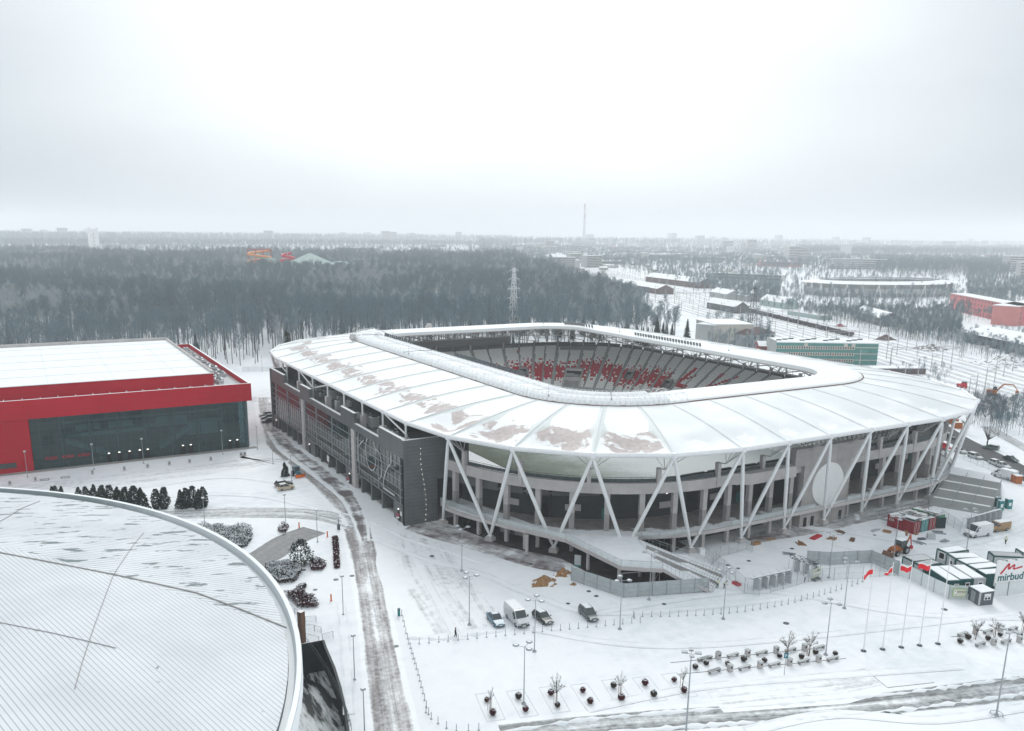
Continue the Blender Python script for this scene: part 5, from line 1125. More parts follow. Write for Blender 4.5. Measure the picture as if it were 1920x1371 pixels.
def car(kind, paint, snow=0.3, L_=4.5, W_=1.78, H_=1.46):
    """front towards +x"""
    root = empty('parked_car'); w = W_ / 2; b = MB(); hl_ = L_ / 2; bel = H_ * .60
    nose = H_ * .47
    body_loft(b, [(-hl_, .32, bel * .86, w * .84, w * .80), (-hl_ + .12, .24, bel * .98, w * .95, w * .9), (-hl_ * .5, .2, bel, w, w * .93), (hl_ * .38, .2, bel * .98, w, w * .92), (hl_ * .78, .22, nose * 1.1, w * .98, w * .86), (hl_ - .1, .26, nose, w * .9, w * .78), (hl_, .32, nose * .8, w * .8, w * .72)], w)
    bo = b.build('body', MT[paint], root)
    if kind == 'sedan': gs = [(-hl_ * .72, bel, w * .84), (-hl_ * .40, H_ * .97, w * .66), (hl_ * .02, H_, w * .68), (hl_ * .42, bel * .97, w * .84)]
    elif kind == 'hatch': gs = [(-hl_ * .93, bel, w * .84), (-hl_ * .74, H_ * .95, w * .68), (hl_ * .02, H_, w * .70), (hl_ * .42, bel * .97, w * .86)]
    else: gs = [(-hl_ * .95, bel, w * .86), (-hl_ * .84, H_ * .96, w * .74), (hl_ * .08, H_, w * .74), (hl_ * .55, bel * .95, w * .88)]
    b = MB(); P_ = [(gs[0][0], gs[0][1] - .02, gs[0][2]), gs[1], gs[2], (gs[3][0], gs[3][1] - .02, gs[3][2])]
    # roof
    b.face([(P_[1][0], -P_[1][2], P_[1][1]), (P_[2][0], -P_[2][2], P_[2][1]), (P_[2][0], P_[2][2], P_[2][1]), (P_[1][0], P_[1][2], P_[1][1])], 1 if snow > .5 else 0)
    def bar(a, c): b.tube(a, c, .045, n=5, m=0)
    for s in (-1, 1):
        q = [(x_, s * w_, z_) for x_, z_, w_ in P_]; bar(q[0], q[1]); bar(q[1], q[2]); bar(q[2], q[3]); mx_ = (P_[1][0] + P_[2][0]) / 2; bar((mx_, s * P_[1][2], P_[1][1]), (mx_ + .05, s * w * .93, bel))
    b.build('roof', [MT[paint], MT['snow']], bo)
    b = MB()
    for s in (-1, 1): b.face([(P_[0][0], s * P_[0][2], P_[0][1]), (P_[3][0], s * P_[3][2], P_[3][1]), (P_[2][0], s * P_[2][2] * .995, P_[2][1] - .01), (P_[1][0], s * P_[1][2] * .995, P_[1][1] - .01)][::s])
    b.build('side_windows', MT['car_glass'], root)
    b = MB(); b.face([(P_[3][0], -P_[3][2], P_[3][1]), (P_[3][0], P_[3][2], P_[3][1]), (P_[2][0], P_[2][2], P_[2][1] - .005), (P_[2][0], -P_[2][2], P_[2][1] - .005)]); b.build('windscreen', MT['cabin_grey'] if snow > .8 else MT['car_glass'], root)
    b = MB(); b.face([(P_[0][0], P_[0][2], P_[0][1]), (P_[0][0], -P_[0][2], P_[0][1]), (P_[1][0], -P_[1][2], P_[1][1] - .005), (P_[1][0], P_[1][2], P_[1][1] - .005)]); b.build('rear_window', MT['car_glass'], root)
    for s in (-1, 1):
        b = MB(); b.box((hl_ - .10, s * w * .66, nose * .78), (.16, .34, .14)); b.build('headlight', MT['white_paint'], root)
        b = MB(); b.box((-hl_ + .05, s * w * .72, bel * .72), (.12, .26, .2)); b.build('tail_light', MT['red_paint'], root)
        b = MB(); b.box((hl_ * .36, s * (w + .1), bel + .02), (.1, .2, .13)); b.build('mirror', MT[paint], root)
        for x in (-hl_ * .60, hl_ * .62): wheel(root, x, s * (w - .1), .31, .2)
    b = MB(); b.box((hl_ + .0, 0, .42), (.05, .5, .12), 0, 0); b.box((hl_ - .01, 0, .3), (.06, w * 1.5, .12), 0, 1); b.build('number_plate', [MT['white_paint'], MT['dark_steel']], root)
    if snow > .15:
        b = MB()
        if snow > .25: b.box((hl_ * .66, 0, nose * 1.04), (hl_ * .25, w * 1.1, .05))
        b.box((P_[1][0] * .5 + P_[2][0] * .5, 0, H_ * .985), ((P_[2][0] - P_[1][0]) * .9, P_[1][2] * 1.75, .06)); b.build('snow_cover', MT['snow'], root)
    return root
def van(paint, L_=5.6, W_=2.0, H_=2.5, snow=True, low=False):
    root = empty('delivery_van'); w, hl_ = W_ / 2, L_ / 2; b = MB(); nz = 1.15
    body_loft(b, [(-hl_, .35, H_ * .97, w * .97, w * .88), (-hl_ + .1, .3, H_, w, w * .9), (hl_ * .30, .3, H_, w, w * .9), (hl_ * .42, .3, H_ * .97, w, w * .88), (hl_ * .68, .3, nz + .25, w * .99, w * .93), (hl_ * .94, .32, nz * .86, w * .92, w * .84), (hl_, .36, nz * .66, w * .86, w * .8)], w)
    bo = b.build('body', MT[paint], root)
    def on(x0, x1, z0, z1, t=.015):   # windscreen lies on the slanted front
        return None
    x0, z0, x1, z1 = hl_ * .685, nz + .24, hl_ * .44, H_ * .955; b = MB(); b.face([(x0 + .02, -w * .86, z0 + .02), (x0 + .02, w * .86, z0 + .02), (x1 + .03, w * .8, z1), (x1 + .03, -w * .8, z1)]); b.build('windscreen', MT['car_glass'], root)
    for s in (-1, 1):
        b = MB(); b.face([(hl_ * .24, s * (w + .004), nz + .25), (hl_ * .62, s * (w + .004), nz + .25), (hl_ * .45, s * (w * .93), H_ * .86), (hl_ * .24, s * (w * .945), H_ * .86)][::s]); b.build('side_window', MT['car_glass'], root)
        b = MB(); b.box((hl_ - .12, s * w * .68, nz * .58), (.22, .36, .24)); b.build('headlight', MT['cabin_grey'], root)
        b = MB(); b.box((hl_ * .6, s * (w + .14), nz + .2), (.12, .24, .38)); b.build('mirror', MT['dark_steel'], root)
        for x in (-hl_ * .55, hl_ * .62): wheel(root, x, s * (w - .12), .36, .24)
    b = MB(); b.box((hl_ - .05, 0, .30), (.22, w * 1.86, .34), 0, 0); b.box((hl_ + .07, 0, .42), (.03, .55, .13), 0, 1); b.box((hl_ + .02, 0, .72), (.06, w * .9, .14), 0, 0); b.build('bumper', [MT['dark_steel'], MT['white_paint']], root)
    if snow: b = MB(); b.box((-hl_ * .33, 0, H_ - .01), (hl_ * 1.25, w * 1.7, .06)); b.build('snow_cover', MT['roofsnow'], root)
    return root
def face_px(a, b_): p, q = gx(*a), gx(*b_); return math.atan2(q.y - p.y, q.x - p.x)
ZC = crop(900, 1110, 8)
def place(o, c, f_, label, cat, name=None, z=0):
    o.location = gx(c[0], c[1], z); o.rotation_euler = (0, 0, f_)
    if name: o.name = name
    return tag(o, label, cat)
hdg = face_px(ZC(160, 430), ZC(270, 560))
place(car('sedan', 'car_blue', .2, 4.5), ZC(236, 455), hdg, 'light blue sedan, leftmost of the four vehicles parked nose to the bollards', 'car')
place(van('car_white', 5.7, 2.05, 2.5), ZC(545, 440), hdg + .04, 'white panel van parked between the blue sedan and the dark hatchback', 'van')
place(car('hatch', 'car_black', .6, 4.3), ZC(940, 425), hdg + .14, 'dark hatchback with snow on its roof parked right of the white van', 'car')
o = place(car('mpv', 'car_teal', .22, 4.5, 1.8, 1.62), ZC(1625, 375), hdg - .02, 'dark green people carrier with roof rails parked alone at the right end of the row', 'car')
for s in (-1, 1): b = MB(); b.tube((-1.2, s * .6, 1.68), (.4, s * .6, 1.68), .025, n=4); b.build('roof_rail', MT['dark_steel'], o)
rt = face_px((525, 920), (548, 917))
place(car('hatch', 'car_beige', .2, 4.0, 1.7, 1.6), (536, 918), rt + .1, 'beige compact car parked in front of the dark car by the snow plough', 'car')
place(car('hatch', 'car_teal', .3, 4.3), (532, 911), rt + .1, 'dark car partly hidden behind the beige compact car', 'car')
Zk = crop(440, 740, 7.385)
pk = math.pi
for p, pt, l_ in ((Zk(460, 375), 'car_black', 'dark car nearest of three parked by the far corner of the glass facade'), (Zk(455, 325), 'car_black', 'dark car in the middle of three parked by the far corner of the glass facade'), (Zk(430, 288), 'car_silver', 'pale car farthest of three parked by the far corner of the glass facade')): place(car('hatch', pt, .7, 4.3), (p[0], p[1] + 1), pk, l_, 'car')
Zv = crop(1620, 960, 6.4)
vh = face_px(Zv(1470, 290), Zv(1270, 320))
place(van('car_white', 5.9, 2.1, 2.6), Zv(1365, 285), vh, 'white high-roofed van with black bumper parked before the brown van', 'van')
place(van('car_brown', 4.9, 1.95, 2.0), Zv(1610, 220), vh, 'brown van with a snowy roof parked behind the white van', 'van')
Zr = crop(1720, 780, 7.615)
rh = face_px(Zr(720, 560), Zr(1200, 720))
for kd, pt, p, a, sn, l_ in (('mpv', 'car_sage', (1045, 475), rh + .55 + math.pi, .2, 'grey-green estate car parked on the snow beyond the street'), ('sedan', 'car_green', (1330, 640), rh, .2, 'dark green sedan on the far side of the street'), ('mpv', 'car_white', (820, 600), rh, .7, 'white people carrier in the street behind the mesh fence, middle one'), ('hatch', 'car_white', (600, 520), rh, .7, 'white car in the street behind the fence next to the strut'), ('sedan', 'car_white', (1215, 735), rh, .7, 'white car in the street nearest the long white van'), ('sedan', 'car_black', (460, 315), rh, .4, 'dark car in the street seen between the white struts'), ('hatch', 'car_teal', (350, 245), rh, .4, 'teal dark car farthest along the street behind the struts')):
    place(car(kd, pt, sn, 4.5), Zr(*p), a, l_, 'car')
place(van('car_white', 6.0, 2.1, 2.5), Zr(1240, 890), rh + .2 + math.pi, 'long white snow-covered van beside the top of the concrete stairs', 'van')
# snow plough tractor
def tractor():
    root = empty('tractor'); b = MB(); b.box((.75, 0, .75), (1.6, .75, .75), 0, 0, taper=.95); b.box((-.5, 0, .7), (1.4, 1.1, .6)); b.build('bonnet', MT['tractor_blue'], root)
    b = MB(); b.box((-.45, 0, 1.3), (1.35, 1.3, 1.15), 0, 0); cb = b.build('cab', MT['car_glass'], root); b = MB(); b.box((-.45, 0, 2.45), (1.5, 1.45, .14), 0, 0)
    for sx in (-1.1, .2):
        for sy in (-.64, .64): b.box((sx, sy, 1.3), (.1, .1, 1.15))
    b.build('cab_roof', MT['tractor_blue'], cb)
    for x, r_, w in ((-.75, .68, .4), (1.1, .42, .3)):
        for s in (-1, 1): wheel(root, x, s * .75, r_, w)
    b = MB()
    for s in (-1, 1):
        b.face([(1.9 + .25, s * .02, .1), (1.9, s * 1.3, .1), (1.85, s * 1.3, .9), (2.1, s * .02, .9)][::s]); b.face([(1.8, s * 1.3, .1), (2.05, s * .02, .1), (2.0, s * .02, .9), (1.75, s * 1.3, .9)][::s])
    b.tube((1.3, 0, .5), (2, 0, .5), .1); b.build('snow_plough', MT['orange'], root); b = MB(); b.lathe((-.5, .3, 2.6), [(0, 0), (.1, 0), (.08, .15), (0, .18)], 6); b.build('beacon', MT['orange'], root); return root
place(tractor(), (557, 893), face_px((555, 892), (568, 898)), 'small blue tractor with an orange snow plough', 'tractor')
# backhoe loader
def backhoe():
    root = empty('backhoe_loader'); b = MB(); b.box((1.1, 0, .85), (2.0, 1.0, .85), 0, 0, taper=.93); b.box((-.6, 0, .7), (2.4, 1.2, .7)); b.build('body', MT['digger'], root)
    b = MB(); b.box((-.45, 0, 1.4), (1.5, 1.5, 1.35)); cb = b.build('cab', MT['car_glass'], root); b = MB(); b.box((-.45, 0, 2.75), (1.7, 1.6, .1), 0, 0, 1)
    for sx in (-1.2, -.45, .3):
        for sy in (-.75, .75): b.box((sx, sy, 1.4), (.1, .08, 1.36))
    b.build('cab_frame', [MT['dark_steel'], MT['snow']], cb)
    for x, r_, w in ((-1.1, .78, .45), (1.6, .5, .35)):
        for s in (-1, 1): wheel(root, x, s * .9, r_, w)
    b = MB()
    for s in (-.6, .6): b.tube((.5, s, 1.5), (2.0, s, 1.35), .13, n=6); b.tube((2.0, s, 1.35), (2.9, s, .5), .13, n=6)
    b.build('loader_arms', MT['digger'], root)
    b = MB(); P_ = [(2.8, .15), (3.5, .05), (3.6, .2), (3.15, .95), (2.85, .9)]
    for i in range(len(P_)): a, c = P_[i], P_[(i + 1) % len(P_)]; b.face([(a[0], -1.1, a[1]), (a[0], 1.1, a[1]), (c[0], 1.1, c[1]), (c[0], -1.1, c[1])])
    for s in (-1.1, 1.1): b.face([(p[0], s, p[1]) for p in P_])
    b.build('front_bucket', MT['brown'], root)
    b = MB(); b.tube((-1.8, 0, .9), (-3.2, 0, 3.1), .2, .15, 6); b.tube((-1.9, 0, 1.4), (-3.1, 0, 3.3), .08, n=5); b.build('boom', MT['digger'], root); b = MB(); b.tube((-3.2, 0, 3.3), (-3.9, 0, .9), .14, .1, 6); b.tube((-3.3, 0, 3.5), (-3.75, 0, 1.8), .07, n=5); b.box((-3.9, 0, .35), (.5, .6, .6), 0, 0, taper=.8); b.build('dipper_arm', MT['red_paint'], root)
    b = MB()
    for s in (-1, 1): b.tube((-1.7, s * .8, 1.0), (-1.9, s * .9, .1), .09, n=5)
    b.build('stabiliser', MT['red_paint'], root); return root
place(backhoe(), (1684, 1038), face_px((1700, 1030), (1655, 1047)) - .1, 'orange-brown backhoe loader with raised rear arm in the site yard', 'backhoe loader')
# excavator and red machine by the railway
root = empty('excavator'); b = MB(); b.box((0, 0, 0), (3.8, 2.6, .9)); b.build('tracks', MT['dark_steel'], root); b = MB(); b.box((-.3, 0, 1.0), (3.6, 2.4, 1.3)); b.build('body', MT['digger'], root); b = MB(); b.box((.7, .7, 2.3), (1.4, 1.0, 1.2)); b.build('cab', MT['car_glass'], root)
b = MB(); b.tube((1.2, -.3, 2.0), (3.6, -.3, 5.0), .35, .28, 6); b.tube((3.6, -.3, 5.0), (6.6, -.3, 5.0), .28, .2, 6); b.build('boom', MT['digger'], root); b = MB(); b.tube((6.6, -.3, 5.1), (8.3, -.3, 2.8), .22, .16, 6); b.box((8.2, -.3, 1.8), (1.3, 1.0, 1.0), 0, 0, taper=.7); b.build('stick_and_bucket', MT['digger'], root)
place(root, (1860, 742), face_px((1855, 742), (1890, 745)), 'rusty orange excavator with a bent arm working beside the railway', 'excavator')
root = empty('dump_truck'); b = MB(); b.box((0, 0, .5), (4.6, 2.2, .9)); b.box((1.6, 0, 1.4), (1.1, 2.0, .9)); b.build('body', MT['red_paint'], root); b = MB(); b.box((1.7, 0, 2.3), (1.0, 1.7, .5)); b.build('cab', MT['dark_steel'], root)
for x in (-1.4, 1.5):
    for s in (-1, 1): wheel(root, x, s * 1.0, .5, .35)
place(root, (1803, 727), face_px((1798, 723), (1815, 729)), 'small red site dumper beside the railway near the excavator', 'dumper')
# ================================================================== PEOPLE
def person(pose='stand', top='sign_black', legs='sign_black', hat='sign_black', h=1.76, skin='skin'):
    root = empty('person'); s = h / 1.76
    J = {'pel': (0, 0, .95), 'che': (0, .0, 1.28), 'nek': (0, 0, 1.47), 'hed': (0, .02, 1.64)}
    if pose == 'walk': kn = [(-.1, .16, .50), (.1, -.06, .50)]; an = [(-.1, .12, .07), (.1, -.30, .10)]; el = [(-.25, -.10, 1.15), (.25, .10, 1.15)]; ha = [(-.25, .02, .92), (.25, .24, .95)]
    elif pose == 'bend': J['che'] = (0, .22, 1.20); J['nek'] = (0, .36, 1.32); J['hed'] = (0, .50, 1.40); kn = [(-.12, .10, .50), (.12, .10, .50)]; an = [(-.12, 0, .07), (.12, 0, .07)]; el = [(-.24, .42, 1.0), (.24, .42, 1.0)]; ha = [(-.15, .62, .82), (.15, .62, .82)]
    else: kn = [(-.1, .02, .50), (.1, .02, .50)]; an = [(-.1, 0, .07), (.1, 0, .07)]; el = [(-.26, .02, 1.15), (.26, .05, 1.15)]; ha = [(-.14, .26, 1.12), (.22, .2, 1.0)]
    V = [J['pel'], J['che'], J['nek'], J['hed']]; E_ = [(0, 1), (1, 2), (2, 3)]; Rr = [.16, .185, .075, .105]
    V.append((J['hed'][0], J['hed'][1] + .01, J['hed'][2] + .10)); E_.append((3, 4)); Rr.append(.075)
    for q, sgn in ((0, -1), (1, 1)):
        sh = (sgn * .19, J['che'][1] + (J['nek'][1] - J['che'][1]) * .6, J['che'][2] + (J['nek'][2] - J['che'][2]) * .62); i = len(V); V += [sh, el[q], ha[q], tuple(Vector(ha[q]) + (Vector(ha[q]) - Vector(el[q])).normalized() * .14)]; E_ += [(1, i), (i, i + 1), (i + 1, i + 2), (i + 2, i + 3)]; Rr += [.085, .062, .045, .035]
        hp = (sgn * .10, 0, .88); i = len(V); V += [hp, kn[q], an[q], (an[q][0], an[q][1] + .16, .05)]; E_ += [(0, i), (i, i + 1), (i + 1, i + 2), (i + 2, i + 3)]; Rr += [.115, .085, .06, .05]
    me = bpy.data.meshes.new('body'); me.from_pydata([tuple(c * s for c in v) for v in V], E_, []); o = bpy.data.objects.new('body', me); COL.objects.link(o); o.parent = root
    md = o.modifiers.new('s', 'SKIN'); md.use_smooth_shade = True
    for sv, rr in zip(me.skin_vertices[0].data, Rr): sv.radius = (rr * s, rr * s)
    me.skin_vertices[0].data[0].use_root = True; o.modifiers.new('u', 'SUBSURF').levels = 1; o.modifiers['u'].render_levels = 1
    dg = bpy.context.evaluated_depsgraph_get(); ev = o.evaluated_get(dg); m2 = bpy.data.meshes.new_from_object(ev); o.modifiers.clear(); o.data = m2
    m2.materials.clear()
    for k_ in (legs, top, skin): m2.materials.append(MT[k_])
    for p in m2.polygons:
        z = p.center.z / s; p.use_smooth = True; near_hand = min((p.center / s - Vector(hh)).length for hh in ha) < .13
        p.material_index = 2 if (z > J['hed'][2] - .12 and pose != 'bend') or (pose == 'bend' and p.center.y / s > J['hed'][1] - .08 and z > 1.28) or near_hand else (1 if z > .93 or (pose == 'bend' and p.center.y / s > .12 and z > .8) else 0)
    b = MB(); hx, hy, hz = (c * s for c in J['hed']); b.lathe((hx, hy, hz + .01 * s), [(.118 * s, 0), (.122 * s, .05 * s), (.09 * s, .11 * s), (0, .14 * s)], 10); b.build('hat', MT[hat], root)
    b = MB()
    for q in range(2):
        hv = Vector(ha[q]) * s; dv = (Vector(ha[q]) - Vector(el[q])).normalized(); sd = dv.cross(Vector((0, 0, 1))).normalized()
        for k_ in range(4): f0 = hv + dv * .10 * s + sd * (.026 * (k_ - 1.5)) * s; b.tube(f0, f0 + dv * (.06 + .01 * (k_ in (1, 2))) * s + Vector((0, 0, -.015)), .009, .007, 5)
        b.tube(hv + sd * .04 * s, hv + sd * .075 * s + dv * .05 * s, .011, .008, 5)
    b.tube((hx, hy + .10 * s, hz + .0), (hx, hy + .135 * s, hz - .025 * s), .014, .018, 5)
    b.build('fingers_and_nose', MT[skin], root)
    return root
mat('skin', (.45, .27, .2), .6, var=.05); mat('hi_vis', (.65, .66, .5), .6, var=.08); mat('trousers', (.03, .045, .05), .8); mat('workwear_green', (.02, .09, .08), .8)
place(person('walk', 'sign_black', 'sign_black'), (854, 1197), R(-120), 'person in dark clothes walking by the bollards near the blue sedan', 'person')
place(person('walk', 'hi_vis', 'trousers', 'white_paint'), (1885, 1020), R(100), 'person in a pale hi-vis jacket walking near the brown van', 'person')
place(person('stand', 'hi_vis', 'workwear_green'), (1345, 1103), R(-60), 'person in a white and dark jacket standing at the foot of the deck stair', 'person')
place(person('bend', 'hi_vis', 'trousers'), (1357, 1103), R(-150), 'person bending forward at the foot of the deck stair, right one', 'person')
place(person('stand', 'white_steel', 'trousers'), (1509, 1091), R(20), 'person in a pale jacket standing beside the turnstiles sign', 'person')
o = person('stand', 'red_paint', 'trousers', 'red_paint'); gg_ = P3(23.55, bowl(22)[0], bowl(22)[1]); o.location = gg_; tag(o, 'person in a red jacket standing high among the white seats', 'person')
# ================================================================== SITE: hoardings, cabins, containers
def corr(b, a, c, z0, z1, m=0, step=.28, dep=.05):
    a, c = Vector((a[0], a[1], 0)), Vector((c[0], c[1], 0)); d_ = (c - a); L_ = d_.length; d_.normalize(); n_ = Vector((-d_.y, d_.x, 0)); k = int(L_ / step); pr_ = []
    for i in range(k + 1): pr_ += [a + d_ * (L_ * i / k) + n_ * (dep if i % 2 else 0)]
    for p, q in zip(pr_, pr_[1:]): b.face([(p.x, p.y, z0), (q.x, q.y, z0), (q.x, q.y, z1), (p.x, p.y, z1)], m)
def hoarding(pts, h, label, name='hoarding', mt='hoard', post=2.5, cat='fence', rails=True, double=False, group=None):
    root = empty(name, (0, 0, 0)); root.location = (pts[0][0], pts[0][1], 0); off = Vector((-pts[0][0], -pts[0][1], 0)); b = MB()
    for a, c in zip(pts, pts[1:]): corr(b, a, c, .08, h, 0, .22, .03)
    o = b.build('panel', MT[mt], root); o.location = off
    b = MB()
    for a, c in zip(pts, pts[1:]):
        a, c = Vector((*a[:2], 0)), Vector((*c[:2], 0)); n = max(1, round((c - a).length / post)); d_ = (c - a).normalized(); nn = Vector((d_.y, -d_.x, 0)) * .05
        for k in range(n + 1): p = a.lerp(c, k / n); b.tube(p + nn, p + nn + Vector((0, 0, h + .15)), .045, n=5)
        if rails:
            for z in (.12, h * .38, h * .68, h + .02): b.tube(a + nn + Vector((0, 0, z)), c + nn + Vector((0, 0, z)), .025, n=4)
    o = b.build('posts', MT['grey_steel'], root); o.location = off; tag(root, label, cat, group); return root
mat('hoard', (.40, .44, .45), .6, var=.12, scale=1); mat('hoard_white', (.66, .70, .71), .6, var=.06)
g2 = lambda *q: tuple(gx(*q)[:2])
hoarding([g2(1071, 1089), g2(1169, 1121), g2(1328, 1110)], 2.6, 'grey corrugated hoarding around the dark undercroft of the stadium deck')
hoarding([g2(1520, 1068), g2(1632, 1056)] and [g2(1512, 1057), g2(1555, 1060), g2(1632, 1056), g2(1684, 1078)], 2.6, 'pale metal hoarding behind the turnstile yard')
hoarding([g2(1684, 1080), g2(1705, 1086), g2(1727, 1098), g2(1750, 1110), g2(1778, 1123), g2(1812, 1124)], 2.5, 'white panel hoarding running down to the green sign', mt='hoard_white', rails=False, post=4)
hoarding([g2(1862, 1120), g2(1888, 1117), g2(1940, 1111), g2(2000, 1104)], 2.5, 'white panel hoarding under the large billboard', mt='hoard_white', rails=False, post=4)
def meshfence(pts, h, label, post=2.6, group=None, dense=.35, mt='grey_steel', cat='fence', panel=True):
    root = empty('mesh_fence'); root.location = (pts[0][0], pts[0][1], 0); off = Vector((-pts[0][0], -pts[0][1], 0)); b = MB(); w = MB(); f_ = MB()
    for a, c in zip(pts, pts[1:]):
        a, c = Vector((*a[:2], 0)), Vector((*c[:2], 0)); n = max(1, round((c - a).length / post))
        for k in range(n + 1): p = a.lerp(c, k / n); b.tube(p, p + Vector((0, 0, h)), .035, n=5)
        for z in (.15, h * .5, h - .05): w.tube(a + Vector((0, 0, z)), c + Vector((0, 0, z)), .018, n=3, cap=False)
        f_.face([a + Vector((0, 0, .1)), c + Vector((0, 0, .1)), c + Vector((0, 0, h - .05)), a + Vector((0, 0, h - .05))])
    for nm, mb, m_ in (('fence_posts', b, mt), ('fence_rails', w, mt)) + ((('wire_mesh', f_, 'wire'),) if panel else ()): o = mb.build(nm, MT[m_], root); o.location = off
    tag(root, label, cat, group); return root
m, t, bb = nodes('wire'); v = coord(t); bb.inputs['Base Color'].default_value = (.36, .40, .41, 1); bb.inputs['Roughness'].default_value = .5; tr = t.nodes.new('ShaderNodeBsdfTransparent'); ms = t.nodes.new('ShaderNodeMixShader'); ms.inputs[0].default_value = .22; t.links.new(tr.outputs[0], ms.inputs[1]); t.links.new(bb.outputs[0], ms.inputs[2]); t.links.new(ms.outputs[0], t.nodes['Material Output'].inputs[0])
Z4 = crop(1180, 960, 7.385); Z6b = crop(1360, 1020, 7.385)
meshfence([g2(*Z4(1150, 740)), g2(*Z4(1460, 1010)), g2(*Z4(1590, 1130)), g2(*Z4(1800, 1165))], 3.0, 'tall wire fence running down beside the deck stair')
meshfence([g2(*Z4(1050, 630)), g2(*Z4(1150, 735)), g2(*Z4(1250, 630)), g2(*Z4(1500, 560)), g2(*Z4(1620, 520)), g2(*Z4(1700, 560))], 2.4, 'mesh fence before the ground floor doors of the stadium')
meshfence([g2(*Z6b(620, 680)), g2(*Z6b(800, 630)), g2(*Z6b(985, 580)), g2(*Z6b(1150, 530)), g2(*Z6b(1330, 520)), g2(*Z6b(1500, 505)), g2(*Z6b(1670, 490)), g2(*Z6b(1900, 485))], 2.5, 'mesh fence closing the front of the turnstile yard')
meshfence([g2(1631, 1083), g2(1684, 1080)], 2.6, 'barred yard gate with horizontal rails left of the white hoarding', post=2.2, cat='gate')
meshfence([g2(*Zr(570, 590)), g2(*Zr(850, 700)), g2(*Zr(1190, 830))], 2.2, 'grey mesh fence between the street and the snowy embankment', post=2.5)
meshfence([g2(1570, 985), g2(1620, 975), g2(1690, 957), g2(1738, 950)], 2.0, 'low mesh fence before the stadium apron behind the containers')
meshfence([g2(1765, 975), g2(1800, 998)], 2.4, 'mesh gate left of the white van')
meshfence([g2(455, 697), g2(512, 696)], 2.0, 'low fence at the forest edge behind the stadium corner')
meshfence([g2(469, 752), g2(481, 752)], 1.6, 'short barrier fence right of the red hall')
# turnstiles
def turnstiles(a, c, n, label, snow=True, mess=False):
    root = empty('turnstile_row'); a, c = Vector((*a, 0)), Vector((*c, 0)); root.location = a; d_ = (c - a) / n; an = math.atan2(d_.y, d_.x)
    for k in range(n):
        p = d_ * (k + .5); b = MB()
        nx = Vector((-math.sin(an), math.cos(an), 0)); b.box(p + d_ * .28, (.14, 1.5, 2.2), an, 0); b.tube(p - d_ * .05, p - d_ * .05 + Vector((0, 0, 2.3)), .06, n=6, m=1)
        for z in [.3 + .22 * q for q in range(9)]:
            for r_ in (0, 2.1, 4.2): v = Vector((math.cos(r_ + an), math.sin(r_ + an), 0)) * .5; b.tube(p - d_ * .05 + Vector((0, 0, z)), p - d_ * .05 + v + Vector((0, 0, z)), .02, n=3, m=1, cap=False)
        for s in (-.75, .75): b.tube(p - d_ * .45 + nx * s, p - d_ * .45 + nx * s + Vector((0, 0, 2.2)), .04, n=4, m=1)
        b.tube(p + nx * -.3 + Vector((0, 0, 2.35)), p + nx * .9 + Vector((0, 0, 2.75)), .02, n=3, m=1); b.build('turnstile', [MT['cabin_grey'], MT['grey_steel']], root)
    b = MB(); mid = (c - a) / 2; b.box(mid + Vector((0, 0, 2.2)), ((c - a).length, .5, .16), an, 0, 1)
    if mess:
        random.seed(4)
        for k in range(70): q = (c - a) * random.random() + Vector((random.uniform(-.6, .6), random.uniform(-.6, .6), random.uniform(2.3, 2.9))); b.tube(q, q + Vector((random.uniform(-.6, .6), random.uniform(-.6, .6), random.uniform(-.1, .3))), .05, n=4, m=2)
    b.build('canopy_beam', [MT['grey_steel'], MT['snow'], MT['dark_steel']], root); tag(root, label, 'turnstiles'); return root
turnstiles(g2(*Z6b(340, 650)), g2(*Z6b(890, 525)), 5, 'row of full-height turnstiles under a snow-topped beam')
turnstiles(g2(*Z6b(900, 350)), g2(*Z6b(1270, 480)), 3, 'shorter row of turnstiles cluttered with dark metal on top', mess=True)
turnstiles(g2(*Zv(1215, 200)), g2(*Zv(1620, 85)), 6, 'row of grey full-height turnstiles behind the white and brown vans')
# yellowish sign board at the turnstiles
root = empty('direction_sign'); b = MB(); b.box((0, 0, .6), (2.6, .12, 1.6)); b.build('board', MT['sign_cream'] if 'sign_cream' in MT else mat('sign_cream', (.55, .56, .45), .6, var=.05), root); b = MB(); b.face([(-1.0, -.07, 1.35), (-.5, -.07, 1.65), (-.5, -.07, 1.05)]); b.box((.4, -.07, 1.15), (1.0, .02, .3)); b.build('arrow', MT['white_paint'], root)
b = MB(); b.box((.45, -.08, 1.65), (.6, .02, .3)); b.build('text_line', MT['sign_black'], root); b = MB(); b.box((-.6, 0, 0), (.5, .8, .6)); b.box((.7, 0, 0), (.5, .8, .4)); b.build('ballast', MT['dark_steel'], root)
place(root, Z6b(1250, 500), R(8), 'cream sign board with a white arrow beside the turnstiles', 'sign')
